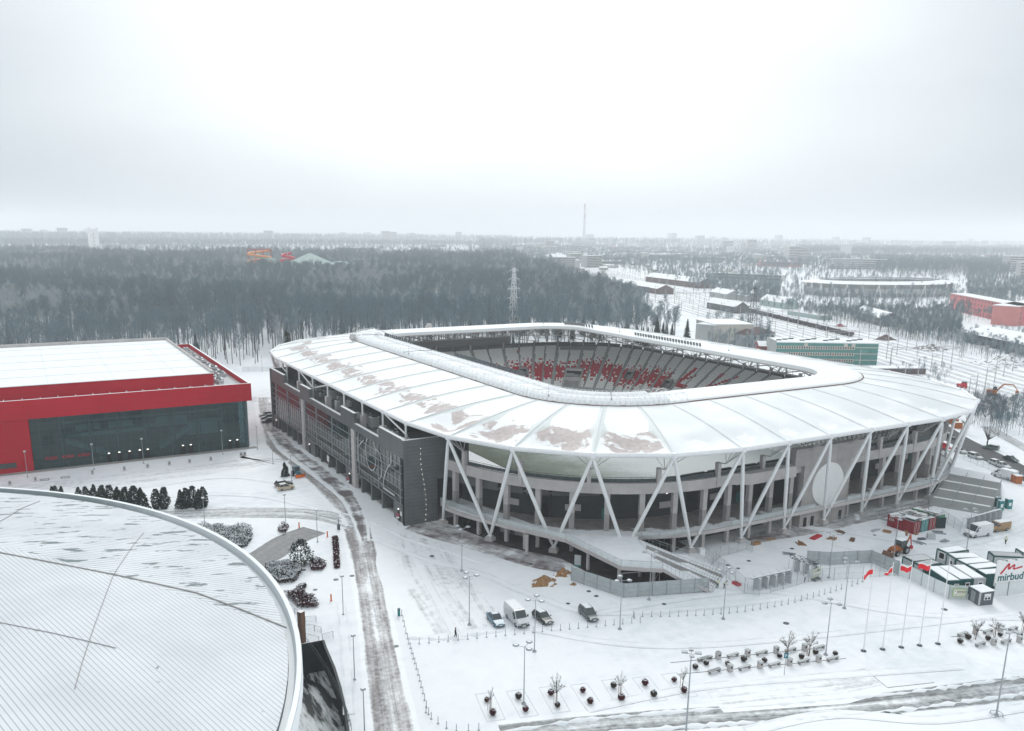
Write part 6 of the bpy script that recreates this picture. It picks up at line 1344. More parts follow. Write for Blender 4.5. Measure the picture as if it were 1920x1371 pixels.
# containers
def container(mt, label, p, rz, name='shipping_container', L_=6.06, text=None, topm=1, load=True):
    root = empty(name); b = MB(); w = 1.22; hL = L_ / 2
    corr(b, (-hL + .1, -w + .06), (hL - .1, -w + .06), .15, 2.5, 0, .28, -.05); corr(b, (hL - .1, w - .06), (-hL + .1, w - .06), .15, 2.5, 0, .28, -.05); corr(b, (-hL + .05, w - .1), (-hL + .05, -w + .1), .15, 2.5, 0, .25, -.04)
    b.face([(hL - .03, -w + .08, .15), (hL - .03, w - .08, .15), (hL - .03, w - .08, 2.5), (hL - .03, -w + .08, 2.5)], 0); b.build('walls', MT[mt], root)
    b = MB()
    for sx in (-1, 1):
        for sy in (-1, 1): b.box((sx * (hL - .07), sy * (w - .07), 0), (.16, .16, 2.6))
        b.box((sx * (hL - .07), 0, 0), (.15, 2.2, .16)); b.box((sx * (hL - .07), 0, 2.46), (.15, 2.2, .14))
    for sy in (-1, 1): b.box((0, sy * (w - .06), 0), (L_ - .3, .12, .16)); b.box((0, sy * (w - .06), 2.47), (L_ - .3, .12, .13))
    b.build('frame', MT[mt], root); b = MB(); b.box((0, 0, 2.55), (L_ - .1, 2.3, .10)); b.build('roof', MT['roofsnow'], root)
    b = MB()
    for y in (-.8, -.35, .35, .8): b.tube((hL + .02, y, .2), (hL + .02, y, 2.45), .025, n=4)
    b.build('door_bars', MT['white_paint'], root)
    tag(root, label, 'container', 'shipping containers on the site'); root.location = p; root.rotation_euler = (0, 0, rz); return root
ch = face_px((1662.5, 986), (1711, 1002)); A0, A1 = gx(1662.5, 986), gx(1711, 1002); dv = (A1 - A0).normalized(); nv = Vector((-dv.y, dv.x, 0)); cc = (A0 + A1) / 2
mat('cont_red', (.22, .012, .022), .5, var=.25, scale=1.5); mat('cont_teal', (.05, .22, .22), .5, var=.2, scale=1.5); mat('cont_dark', (.02, .04, .045), .5, var=.2); mat('cont_green', (.04, .26, .13), .5, var=.2)
c1 = container('cont_red', 'dark red shipping container nearest the camera with white lettering on its side', cc + nv * 1.25, ch)
tmesh('DO', .75, MT['white_paint'], c1, (-2.6, -1.32, 1.45), (R(90), 0, 0), 'lettering')
c2 = container('cont_teal', 'teal shipping container standing second in the row of four', cc + nv * 3.75 + dv * .1, ch); c3 = container('cont_red', 'dark red shipping container standing third in the row of four', cc + nv * 6.25 + dv * .2, ch); c4 = container('cont_green', 'green shipping container farthest in the row with an open dark door', cc + nv * 9.6 + dv * .0, ch)
b = MB(); b.box((3.9, -1.3, .15), (1.9, .08, 2.4), R(60)); b.build('open_door', MT['cont_dark'], c4)
random.seed(8)
b = MB()
for k in range(60): y = random.uniform(0, 10.5); x = random.uniform(-2.8, 2.4); L_ = random.uniform(.6, 2.2); s0 = cc + dv * x + nv * y; b.tube(s0 + Vector((0, 0, 2.72)), s0 + nv * random.uniform(-.4, .4) + dv * L_ + Vector((0, 0, random.uniform(2.75, 3.0))), .05, n=4, m=random.choice((0, 0, 1, 2)))
tag(b.build('scrap_timber', [MT['dark_steel'], MT['brown'], MT['cabin_grey']]), 'loose beams and scrap heaped on the container roofs', 'scrap timber', kind='stuff')
b = MB(); b.box((0, 0, 0), (1.6, 3.0, .5), 0, 0, 1, taper=.9); o = b.build('tarpaulin', [MT['dark_steel'], MT['snow']]); o.location = cc + dv * 1.6 + nv * .9 + Vector((0, 0, 2.66)); o.rotation_euler = (0, 0, ch + 1.57); tag(o, 'dark tarpaulin bundle on the roof of the nearest red container', 'tarpaulin')
for k, (p, sz, m_, l_) in enumerate((((1697, 1004), (1.0, .1, 1.0), 'wood', 'square wooden board leaning against the red container'), ((1663, 998), (1.6, 1.0, .3), 'wood', 'flat wooden pallet in the snow left of the red container'), ((1690, 1005), (1.5, 1.2, .8), 'roofsnow', 'snow-covered sack before the red container'), ((1745, 1010), (1.6, 1.1, 1.1), 'cabin_grey', 'grey metal crate in the yard right of the backhoe loader'), ((1728, 1012), (1.6, .8, .35), 'dark_steel', 'dark scrap bundle beside the grey crate'), ((1417, 1021), (2.0, .9, .5), 'wood', 'stack of timber before the stadium apron'), ((1530, 1008), (3.5, 1.2, .2), 'red_paint', 'reddish steel bars lying in the snow by the centre block'), ((1598, 1013), (2.0, .9, .25), 'brown', 'brown boards in the snow inside the site fence'), ((1606, 973), (1.5, 1.1, .9), 'roofsnow', 'snowy stone block beside the strut foot'), ((1316, 1037), (1.6, 1.2, .9), 'roofsnow', 'snowy bag beside the strut foot by the deck stair'), ((1381, 1096), (1.6, 1.0, .3), 'red_paint', 'red sheet and bars in the snow by the wire fence'))):
    b = MB(); b.box((0, 0, 0), sz, 0, 0, None, taper=.85)
    if m_ in ('wood', 'brown', 'red_paint') and sz[2] < .6:
        for q in range(5): b.box((0, (q - 2) * sz[1] / 5, sz[2]), (sz[0], sz[1] / 8, .07))
    o = b.build(l_.split(' ')[-1] if False else ('board', 'pallet', 'sack', 'crate', 'scrap_bundle', 'timber_stack', 'steel_bars', 'boards', 'stone_block', 'bag', 'red_sheet')[k], MT[m_]); o.location = gx(*p); o.rotation_euler = (R(-12) if k == 0 else 0, 0, ch + .3 * k); tag(o, l_, ('board', 'pallet', 'sack', 'crate', 'scrap', 'timber', 'steel bars', 'boards', 'stone', 'bag', 'scrap')[k])
# cabins
def cabin(c0, c1, wid, h, label, mt='cabin_green', wall='cabin_grey', stripes=False, windows=(), endmat=None, group='site cabins', seed=0):
    """c0,c1: ground points of the left long side, ends; wid extends to the right-hand side"""
    a, c = Vector((*c0, 0)), Vector((*c1, 0)); root = empty('site_cabin'); root.location = a; d_ = (c - a); L_ = d_.length; an = math.atan2(d_.y, d_.x); root.rotation_euler = (0, 0, an)
    b = MB(); w = wid; b.prism([(0, 0), (L_, 0), (L_, w), (0, w)], .12, h, 0 if endmat is None else 1); b.build('walls', [MT[wall], MT[endmat or wall]], root)
    b = MB()
    for x in (0, L_):
        for y in (0, w): b.box((x, y, 0), (.18, .18, h + .02))
    for y in (0, w): b.box((L_ / 2, y, h - .16), (L_, .14, .2)); b.box((L_ / 2, y, 0), (L_, .14, .2))
    for x in (0, L_): b.box((x, w / 2, h - .16), (.14, w, .2)); b.box((x, w / 2, 0), (.14, w, .2))
    b.build('frame', MT[mt], root); b = MB(); b.box((L_ / 2, w / 2, h + .03), (L_ - .35, abs(w) - .35, .09))
    if stripes:
        for k in range(14): b.box((L_ * (k + .5) / 14, w / 2, h + .09), (.06, abs(w), .04), 0, 1)
    b.build('roof', [MT['roofsnow'], MT['dark_steel']], root)
    for k, (side_, pos, ww, hh, z) in enumerate(windows):
        b = MB()
        if side_ == 'end': b.box((L_ + .02, pos, z), (.06, ww, hh), 0, 0); b.box((L_ + .04, pos, z + .15), (.06, ww - .3, hh - .3), 0, 1)
        elif side_ == 'start': b.box((-.02, pos, z), (.06, ww, hh), 0, 0); b.box((-.04, pos, z + .15), (.06, ww - .3, hh - .3), 0, 1)
        else: b.box((pos, (-.02 if w > 0 else .02), z), (ww, .06, hh), 0, 0); b.box((pos, (-.04 if w > 0 else .04), z + .15), (ww - .3, .06, hh - .3), 0, 1)
        b.build('window', [MT['white_paint'], MT['black']], root)
    tag(root, label, 'site cabin', group); return root
H_ = 2.7
# anchor cabins by roof corners measured at roof height
def rg(x, y, z=H_): q = Zv(x, y); g_ = gx(q[0], q[1], z); return (g_.x, g_.y)
def cab(a, c, wid, label, **k): return cabin(rg(*a), rg(*c), wid, H_, label, **k)
cab((740, 655), (1005, 830), 2.4, 'green cabin with a small white-framed window nearest the white hoarding', wall='cabin_green', windows=(('end', 1.7, .85, .85, 1.3),))
cab((880, 650), (1155, 815), 2.5, 'green cabin with a small square window, second from the hoarding', wall='cabin_green', windows=(('end', 1.5, .85, .85, 1.3),))
cab((1050, 640), (1300, 800), 2.4, 'white cabin beside the two green cabins with a window in its end', windows=(('end', 1.6, .9, .8, 1.3),), mt='cabin_grey')
cab((880, 440), (1010, 495), 5.0, 'large pale cabin block with green frame at the back left', windows=(('side', 1.2, 1.4, 1.4, 1.0),))
cab((1000, 500), (1100, 560), 5.2, 'pale cabin with green corner posts and dark wet roof patches', windows=(('side', 1.5, .8, .9, 1.1),))
cab((1110, 570), (1230, 630), 5.4, 'pale cabin with a green frame and two dark windows', windows=(('side', .7, .9, 1.0, 1.0), ('side', 2.1, .7, .9, 1.0)))
cab((1235, 635), (1350, 690), 5.4, 'pale cabin with a green frame and white window strip', windows=(('side', 1.4, 2.0, 1.1, .9),))
cab((1350, 695), (1460, 755), 5.0, 'dark green cabin behind the billboard', wall='cabin_green', windows=(('side', 1.4, 2.2, 1.1, .8),))
cab((470, 535), (600, 600), 4.4, 'pale cabin with a ribbed snowy roof behind the white hoarding', stripes=True)
cab((600, 610), (720, 660), 4.3, 'pale cabin with a ribbed snowy roof, right of the flag poles', stripes=True)
cab((1495, 475), (1560, 530), 5.5, 'grey cabin with rusty scrap on its roof behind the billboard', stripes=True); cab((1825, 440), (1905, 490), 4, 'green-framed cabin by the right edge behind the billboard')
# gatekeeper booth
bz = 2.45
p0, p1, p2 = gx(*Zv(1245, 1050)), gx(*Zv(1375, 1128)), gx(*Zv(1540, 1112)); root = empty('gatekeeper_booth'); root.location = p0; b = MB(); q1, q2 = p1 - p0, p2 - p0; q3 = q2 - q1; b.prism([(0, 0), (q1.x, q1.y), (q2.x, q2.y), (q3.x, q3.y)], 0, bz, 0, 1); b.build('walls', [MT['booth_grey'], MT['snow']], root)
b = MB(); b.box((q1.x, q1.y, 0), (.22, .22, bz + .02), math.atan2(q3.y, q3.x)); b.build('corner_post', MT['cabin_grey'], root); an = math.atan2(q3.y, q3.x); ce = q1 + q3 * .55; nrm = Vector((q3.y, -q3.x, 0)).normalized()
b = MB(); b.box(ce + nrm * .03 + Vector((0, 0, .95)), (1.25, .06, .62), an, 0); b.box(ce + nrm * .05 + q3.normalized() * -.3 + Vector((0, 0, 1.05)), (.42, .06, .38), an, 1); b.box(ce + nrm * .05 + q3.normalized() * .3 + Vector((0, 0, 1.05)), (.42, .06, .38), an, 1); b.build('window', [MT['white_paint'], MT['black']], root)
b = MB(); b.box(ce + nrm * .03 + Vector((0, 0, 1.64)), (1.25, .05, .42), an, 0); b.build('notice', MT['white_paint'], root)
an1 = math.atan2(q1.y, q1.x); n1_ = Vector((q1.y, -q1.x, 0)).normalized(); b = MB(); b.box(q1 * .42 + n1_ * .03 + Vector((0, 0, .05)), (1.0, .06, 2.0), an1, 0); b.build('door', MT['grey_steel'], root)
b = MB(); b.prism([(-.12, -.05), (q1.x - .1, q1.y - .2), (q2.x + .12, q2.y), (q3.x, q3.y + .12)], bz, bz + .12); b.build('roof', MT['snow'], root); tag(root, 'small dark grey gatekeeper booth with a snowy roof and white window', 'booth')
# green sign on the hoarding
a, c = gx(*Zv(1040, 1005), .9), gx(*Zv(1178, 1008), .9); a.z = c.z = .8; an = math.atan2(c.y - a.y, c.x - a.x); w = 2.3; root = empty('direction_sign'); b = MB(); b.box((w / 2, 0, 0), (w, .05, 1.5)); b.build('board', MT['sign_green'], root); b = MB(); b.box((w / 2, -.03, .1), (w - .2, .03, 1.3)); b.build('panel', MT['sand'] if False else MT['sign_cream'], root)
b = MB(); b.face([(.2, -.06, .75), (.62, -.06, 1.05), (.62, -.06, .5)]); b.build('arrow', MT['white_paint'], root); tmesh('DOSTAWY', .30, MT['sign_black'], root, (.75, -.06, .85), (R(90), 0, 0)); tmesh('BRAMA 2', .28, MT['white_paint'], root, (.75, -.06, .4), (R(90), 0, 0))
root.location = a + Vector((0, -.25, 0)); root.rotation_euler = (0, 0, an); tag(root, 'green-edged sign with a white arrow on the hoarding left of the booth', 'sign')
# billboard
pa = gx(*Zv(1545, 905), 2.3); pa.z = 2.4; an = math.atan2(-.115 * 1, 1); 
g0_, g1_ = gx(1862, 1120), gx(1940, 1111); an = math.atan2(g1_.y - g0_.y, g1_.x - g0_.x); root = empty('billboard'); root.location = Vector((g0_.x, g0_.y + .2, 2.0)); root.rotation_euler = (0, 0, an)
BW, BH = 9.6, 4.6; b = MB(); b.box((BW / 2, 0, 0), (BW, .2, BH)); b.build('board', MT['white_paint'], root)
b = MB()
for k in range(4): b.tube((1.2 + k * 2.4, .3, -2), (1.2 + k * 2.4, .3, BH - .3), .1, n=6)
b.build('posts', MT['grey_steel'], root)
b = MB()
for k in range(5): x = .9 + k * 2.0; b.tube((x, 0, BH), (x, -.9, BH + .35), .03, n=4); b.box((x, -.95, BH + .25), (.35, .25, .12))
b.build('spotlights', MT['dark_steel'], root)
tmesh('mirbud', 1.9, MT['logo_teal'], root, (.42, -.13, .85), (R(90), 0, 0), 'company_name', bold=.035)
b = MB(); LG = [(1.0, 2.25), (1.35, 2.6), (2.1, 3.55), (2.45, 3.85), (2.5, 3.7), (2.45, 3.1), (2.55, 2.95), (2.8, 3.1), (3.35, 3.5), (3.6, 3.55), (3.6, 3.3), (3.5, 2.95), (3.75, 2.85), (4.6, 3.0), (5.2, 3.1)]
for i, (p, q) in enumerate(zip(LG, LG[1:])):
    d_ = Vector((q[0] - p[0], q[1] - p[1])).normalized(); n_ = Vector((-d_.y, d_.x)) * (.2 - .006 * i); P_ = [(p[0] + n_.x, p[1] + n_.y), (q[0] + n_.x, q[1] + n_.y), (q[0] - n_.x, q[1] - n_.y), (p[0] - n_.x, p[1] - n_.y)]; b.face([(x, -.112 - i * .0015, z) for x, z in P_]); b.lathe((p[0], 0, p[1]), [(.01, 0)], 3) if False else None
for i, p in enumerate(LG): b.face([(p[0] + .19 * math.cos(a_ * .785), -.137, p[1] + .19 * math.sin(a_ * .785)) for a_ in range(8)])
b.build('logo', MT['logo_red'], root); tag(root, 'large white billboard with a red zigzag logo above the word mirbud', 'billboard')
# sand heaps
def heapmat(m1, snow):
    nm = 'heap_%s_%d' % (m1, snow * 100)
    if nm in MT: return MT[nm]
    m, t, b = nodes(nm); v = coord(t); src = MT[m1].node_tree.nodes; n1 = noise(t, v, .55, 5, .6, .5); n2 = noise(t, v, 3, 4)
    base = {'sand': (.36, .20, .09), 'roof_brown': (.14, .10, .10), 'concrete_dark': (.17, .175, .18), 'brick_red': (.28, .06, .06)}[m1]
    t.links.new(mix(t, ramp(t, n1, (.5 - (snow - .45) * .35, 0.0), (.56 - (snow - .45) * .35, 1.0)), ramp(t, n2, (.3, tuple(q * .45 for q in base)), (.7, tuple(q * 1.1 for q in base))), (.8, .83, .85)), b.inputs['Base Color']); b.inputs['Roughness'].default_value = .9; bump(t, b, n2, .5, .2); return m  # strong dark mottling paints shading into the heap colour
def heap(p, r_, h, seed, label, snow=.5, m1='sand'):
    random.seed(seed); b = MB(); n, q = 22, 8; rad = [[0] * n for _ in range(q + 1)]
    off = [1 + .18 * math.sin(k * 1.1 + seed) + .12 * math.sin(k * 2.7) for k in range(n)]
    def pt(i, k): t_ = i / q; rr = r_ * t_ * off[k % n]; a_ = 2 * math.pi * k / n; return Vector((rr * math.cos(a_) * 1.3, rr * math.sin(a_), h * (1 - t_) ** 1.2 * (1 + .12 * math.sin(k * 3 + i * 2))))
    for i in range(q):
        for k in range(n):
            mi = 0
            b.face([pt(i, k), pt(i + 1, k), pt(i + 1, (k + 1) % n), pt(i, (k + 1) % n)] if i else [pt(0, 0), pt(1, k), pt(1, (k + 1) % n)], mi, None, True)
    o = b.build('heap', heapmat(m1, snow), None, .001); o.location = gx(*p); tag(o, label, 'sand heap'); return o
heap((1020, 1093), 1.9, 1.5, 1, 'larger sand heap streaked with snow before the stadium deck', .35); heap((1056, 1077), 1.35, 1.3, 2, 'smaller sand heap touching the grey hoarding', .35); heap((1075, 1096), .5, .45, 3, 'tiny sand pile between the heaps and the hoarding', .1)
# snow mounds
# goal frame and things under the deck
root = empty('goal_frame'); b = MB(); a, c = gx(1165, 1100), gx(1236, 1095); v_ = c - a
for q in (Vector((0, 0, 0)), v_): b.tube(q, q + Vector((0, 0, 2.5)), .06, n=6)
b.tube(Vector((0, 0, 2.5)), v_ + Vector((0, 0, 2.5)), .06, n=6); back = Vector((.7, 2, 0))
for q in (Vector((0, 0, 0)), v_): b.tube(q + Vector((0, 0, 2.5)), q + back, .03, n=4); b.tube(q, q + back, .03, n=4)
b.build('frame', MT['white_paint'], root); root.location = a; tag(root, 'white football goal frame standing behind the grey hoarding', 'goal')
# signs
def roundsign(p, label, pole=2.3):
    root = empty('no_stopping_sign'); b = MB(); b.tube((0, 0, 0), (0, 0, pole), .035, n=5); b.build('post', MT['grey_steel'], root); b = MB(); b.tube((0, 0, pole), (0, -.04, pole), .36, n=20, m=0); b.tube((0, -.04, pole), (0, -.06, pole), .27, n=20, m=1); b.build('disc', [MT['flag_red'], MT['sign_blue']], root)
    b = MB(); b.box((0, -.08, pole - .05), (.5, .02, .09), 0); o = b.build('slash', MT['flag_red'], root); b = MB(); b.box((0, -.02, pole - .75), (.6, .03, .32)); b.build('plate', MT['white_paint'], root); place(root, p, R(-30), label, 'road sign')
roundsign((746, 985), 'round red and blue no-stopping sign near the stadium corner'); roundsign((653, 915), 'round red and blue no-stopping sign before the facade door')
root = empty('parking_sign'); b = MB(); b.tube((0, 0, 0), (0, 0, 3.1), .045, n=6); b.build('post', MT['grey_steel'], root); b = MB(); b.box((0, -.05, 2.6), (.6, .05, .8)); b.build('plate', MT['sign_blue'], root); tmesh('P', .62, MT['white_paint'], root, (-.19, -.085, 2.78), (R(90), 0, 0)); place(root, Z1320(481, 978), R(-28), 'blue parking sign with a white P before the front bench row', 'road sign')
for k, p in enumerate(((561, 990), (614, 1007), (621, 1127))):
    b = MB(); b.tube((0, 0, 0), (0, 0, 1.15), .13, n=10, m=0); b.lathe((0, 0, 1.15), [(.13, 0), (.1, .06), (0, .08)], 8, 1); b.lathe((0, 0, 0), [(.2, 0), (.18, .05)], 8, 1); o = b.build('marker_post', [MT['orange'], MT['red_paint']]); o.location = gx(*p); tag(o, ('orange marker post left of the cleared ramp road', 'orange marker post right of the cleared ramp road', 'thin red post in the snow beside the arena steps')[k], 'marker post')
root = empty('height_barrier'); a, c = gx(572, 982), gx(635, 993); b = MB(); b.tube(c - a, c - a + Vector((0, 0, 2.4)), .08, n=6); b.tube(c - a + Vector((0, 0, 2.3)), Vector((0, 0, 2.5)), .05, n=5); b.build('barrier_arm', MT['dark_steel'], root); b = MB(); b.box(c - a, (.5, .5, 1.1)); b.build('barrier_box', MT['dark_steel'], root); root.location = a; tag(root, 'dark horizontal barrier over the crossing of the side road', 'barrier')
b = MB(); b.box((0, 0, 0), (.35, .3, 1.2)); b.box((0, 0, 1.2), (.4, .35, .1), 0, 1); o = b.build('ticket_post', [MT['teal'], MT['dark_steel']]); o.location = gx(748, 1155); tag(o, 'small teal post at the start of the curved bollard row', 'post')
root = empty('advert_stand'); b = MB(); b.box((0, 0, .3), (1.2, .3, 1.9)); b.build('panel', MT['cabin_grey'], root); b = MB(); b.box((0, 0, 0), (1.35, .4, .3)); b.build('foot', MT['teal'], root); place(root, (1083, 1062), R(-50), 'pale display stand with a teal foot under the deck edge', 'display stand')
# portable toilets
for k, (x, y) in enumerate(((1175, 1340), (1292, 1318), (1120, 1290))):
    root = empty('portable_toilet'); b = MB(); b.box((0, 0, 0), (1.15, 1.15, 2.1)); b.build('cabin', MT['cont_teal'] if k < 2 else MT['cabin_green'], root); b = MB(); b.box((0, 0, 2.1), (1.2, 1.2, .15), 0, 0, 1, taper=.85); b.build('roof', [MT['cont_teal'], MT['snow']], root); b = MB(); b.box((0, -.59, .7), (.55, .03, .8)); b.build('notice', MT['white_paint'], root); b = MB(); b.box((0, -.585, .1), (.8, .02, 1.9)); b.build('door', MT['teal'], root)
    place(root, Zr(x, y), R(-25), ('turquoise portable toilet with a white notice, nearer of the two bright ones', 'turquoise portable toilet right of its neighbour', 'dark portable toilet behind the stairs side')[k], 'portable toilet')
# wide stairs on the east
def stair_top(x, y): return gx(*Zr(x, y), 4.3)
A_, B2_, C2_, D2_ = stair_top(440, 820), stair_top(1200, 955), gx(*Zr(165, 1275)), gx(*Zr(1010, 1420)); A_.z = B2_.z = 4.3
root = empty('wide_stairs'); root.location = C2_; off = -C2_
o = flightstair('steps', A_ + off + Vector((0, 0, 0)), B2_ + off, Vector((0, 0, 0)), D2_ + off, 36, (8, 17, 26), [MT['cabin_grey'], MT['concrete'], MT['concrete'], MT['snow']], '', parent=root, side=False)
b = MB()
for j, q in enumerate((8, 17, 26)):
    pass
for s in (.0, .36, .68, 1.0):
    a, c = A_.lerp(B2_, s) + off, C2_.lerp(D2_, s) + off; pts_ = [a.lerp(c, k / 14) + Vector((0, 0, .1)) for k in range(15)]
    for p in pts_: b.tube(p, p + Vector((0, 0, 1.0)), .04 if s else .07, n=4, cap=False)
    b.path([p + Vector((0, 0, 1.0)) for p in pts_], .04 if s else .08, 4)
b.build('handrail', MT['grey_steel'], root); tag(root, 'wide concrete stairs in four flights right of the stadium, edged with railings', 'stairs')
tot = 36 + 12
b = MB()
for j, q in enumerate((8, 17, 26)):
    c0_ = (q + 1 + 4 * j) / tot; c1_ = (q + 1 + 4 * j + 4) / tot; z1 = 4.3 * (1 - q / 36) + .02
    P_ = [A_.lerp(C2_, c0_), B2_.lerp(D2_, c0_), B2_.lerp(D2_, c1_), A_.lerp(C2_, c1_)]; b.face([(p.x + off.x, p.y + off.y, z1) for p in P_][::-1])
b.build('landing_snow', MT['roofsnow'], root)
# embankment behind the stairs
e0, e1 = gx(*Zr(440, 820), 4.3), gx(*Zr(1200, 955), 4.3); pl = [e0, e1, e1 + Vector((3, 3, 0)), e1 + Vector((5, 6, 0)), e0 + Vector((6, 7, 0)), e0 + Vector((1, 5, 0))]; lo = [e0 + Vector((-1, 0, -4.3)), e1 + Vector((.5, -.5, -4.3)), e1 + Vector((9, 4, -4.3)), e1 + Vector((17, 17, -4.3)), e0 + Vector((17, 22, -4.3)), e0 + Vector((-5, 16, -4.3))]
b = MB(); b.face([(p.x, p.y, 4.28) for p in pl])
for i in range(6): j = (i + 1) % 6; a, c, d_, e_ = pl[i], pl[j], lo[j], lo[i]; b.face([(a.x, a.y, 4.28), (e_.x, e_.y, -.05), (d_.x, d_.y, -.05), (c.x, c.y, 4.28)])
tag(b.build('snowy_embankment', MT['snow']), kind='structure')
# arena steps railing
def railing(pts, label, h=1.1, z=0, step=1.5, bars=5, name='railing'):
    b = MB(); P_ = [gx(*q) + Vector((0, 0, z)) for q in pts]; o0 = P_[0].copy(); P_ = [p - o0 for p in P_]
    for a, c in zip(P_, P_[1:]):
        n = max(1, int((c - a).length / step))
        for k in range(n + 1): p = a.lerp(c, k / n); b.tube(p, p + Vector((0, 0, h)), .035, n=4)
        for k in range(1, bars + 1): b.tube(a + Vector((0, 0, h * k / bars)), c + Vector((0, 0, h * k / bars)), .018 if k < bars else .03, n=3)
    o = b.build(name, MT['dark_steel']); o.location = o0; tag(o, label, 'railing'); return o
Zs = crop(560, 1080, 4.712)
railing([Zs(65, 600), Zs(160, 720), Zs(250, 860), Zs(320, 990), Zs(380, 1120), Zs(430, 1250), Zs(465, 1371)], 'dark railing curving along the top of the sunken ramp wall', step=.9, bars=2)
railing([Zs(60, 415), Zs(155, 410)], 'upper short railing beside the arena steps'); railing([Zs(35, 560), Zs(180, 595)], 'lower railing across the arena steps'); railing([Zs(210, 575), Zs(305, 548)], 'short railing standing right of the arena steps'); railing([Zs(30, 480), Zs(140, 492), Zs(200, 510)], 'middle railing of the arena steps'); railing([(533, 1118), (566, 1147)], 'green-grey railing between the dome edge and the purple shrub'); railing([(536, 1137), (562, 1160)], 'railing right under the dome edge beside the steps')

# loose material in the site yard
random.seed(12)
for k, (x, y) in enumerate(((1430, 1003), (1448, 1012), (1500, 1020), (1560, 1010), (1575, 998), (1640, 995), (1655, 975), (1712, 1000), (1722, 1018), (1760, 1000), (1770, 1015), (1690, 1015), (1612, 1040), (1480, 1040), (1800, 905), (1812, 898), (1828, 902), (1843, 892), (1778, 790), (1788, 796), (1766, 784), (1795, 803), (1905, 905))):
    b = MB(); m_ = random.choice(('wood', 'cabin_grey', 'brown', 'grey_steel')) if k < 18 else 'digger'
    if k >= 18: b.box((0, 0, 0), (2.4, 1.6, 2.0), .3, 0, 1); nm4, l_ = 'material_stack', 'rusty stack of crates beside the street behind the struts, %s one' % ordw(k - 17)
    else:
        n4 = random.randint(3, 7); nm4, l_ = 'plank_pile', 'loose planks lying in the snow of the site yard, %s heap from the left' % ordw(k + 1)
        for q in range(n4): b.box((random.uniform(-.3, .3), (q - n4 / 2) * .22, 0), (random.uniform(1.2, 2.6), .14, random.uniform(.08, .3)), random.uniform(-.15, .15), 0)
    o = b.build(nm4, [MT[m_], MT['snow']]); o.location = gx(x, y); o.rotation_euler = (0, 0, random.uniform(0, 3)); tag(o, l_, 'crate stack' if k >= 18 else 'planks', 'loose material on the site')
for k, (x, y, pt, kd) in enumerate(((1716, 775, 'car_white', 'hatch'), (1738, 800, 'car_silver', 'sedan'), (1757, 797, 'car_red', 'hatch'), (1903, 893, 'car_silver', 'mpv'), (1868, 872, 'car_white', 'hatch'))): place(car(kd, pt, .7, 4.4), (x, y), rh, ('white car', 'silver car', 'red car', 'silver estate car', 'white hatchback')[k] + (' in the street partly hidden by the stadium corner' if k < 3 else ' in the street near the right edge behind the long van'), 'car')
root = empty('trailer'); b = MB(); b.box((0, 0, .6), (5, 2, .3)); b.box((0, 0, .9), (4.6, .3, 1.0)); b.build('bed', MT['red_paint'], root); [wheel(root, x, s * .9, .4, .2) for x in (-1, 0) for s in (-1, 1)]; place(root, (1768, 842), rh, 'red flat trailer on the embankment seen between the struts', 'trailer')
# ================================================================== RAILWAY
mat('facade_green', (.09, .25, .23), .6, var=.15, scale=.3); mat('facade_pink', (.60, .19, .20), .7, var=.1, scale=.2); mat('facade_cream', (.55, .53, .48), .8, var=.12, scale=.1); mat('facade_grey', (.40, .42, .42), .8, var=.15, scale=.1); mat('facade_pale', (.52, .54, .54), .8, var=.12, scale=.1)
mat('facade_rust', (.55, .20, .19), .7, var=.1, scale=.2); mat('wagon_dark', (.05, .035, .045), .8, var=.3); mat('brick_red', (.28, .06, .06), .8, var=.2); mat('roof_brown', (.14, .10, .10), .8, var=.15); mat('pale_green', (.36, .46, .44), .6, var=.08); mat('slide_orange', (.75, .30, .10), .4); mat('slide_red', (.62, .02, .05), .4); mat('slide_mint', (.36, .52, .50), .4)
b_c = [(262, -60), (300, 60), (345, 190), (385, 268), (440, 385), (500, 520), (575, 680), (690, 900), (900, 1300), (1300, 2000)]
def offs(pts, d_):
    o = []
    for i, p in enumerate(pts):
        a, c = Vector(pts[max(0, i - 1)]), Vector(pts[min(len(pts) - 1, i + 1)]); t_ = (c - a).normalized(); o.append((p[0] + t_.y * d_, p[1] - t_.x * d_))
    return o
m, t, b = nodes('track'); uvn = t.nodes.new('ShaderNodeUVMap'); U = xyz(t, uvn.outputs[0]); V = coord(t); e = math_(t, 'ABSOLUTE', math_(t, 'SUBTRACT', math_(t, 'ABSOLUTE', math_(t, 'SUBTRACT', U[0], .5)), .26)); rl = ramp(t, e, (.05, 1.0), (.08, 0.0)); tie = math_(t, 'MULTIPLY', ramp(t, math_(t, 'FRACT', math_(t, 'MULTIPLY', U[1], 1.4)), (.0, 1.0), (.35, 1.0), (.4, 0.0)), ramp(t, noise(t, V, .12, 4), (.42, 0.0), (.6, .6)))
t.links.new(mix(t, math_(t, 'MAXIMUM', math_(t, 'MULTIPLY', rl, .95), tie), snowcol(t, V), (.05, .05, .055)), b.inputs['Base Color']); b.inputs['Roughness'].default_value = .8
for k, d_ in enumerate((-34, -28, -20, -14, -6, 0, 7, 13, 21, 27, 36)):
    o = strip('railway_track', offs(b_c, d_), 3.4, MT['track'], .02 + .002 * k, px=False, sub=5)
mst = empty('catenary_mast'); b = MB(); b.tube((0, 0, 0), (0, 0, 9), .22, .15, 5); b.build('pole', MT['concrete_pale'], mst); b = MB(); b.tube((0, 0, 7.6), (3.1, 0, 7.9), .07, n=4); b.tube((0, 0, 6.6), (3.1, 0, 7.9), .05, n=4); b.tube((3.1, 0, 7.9), (3.1, 0, 6.4), .04, n=4); b.build('arm', MT['grey_steel'], mst)
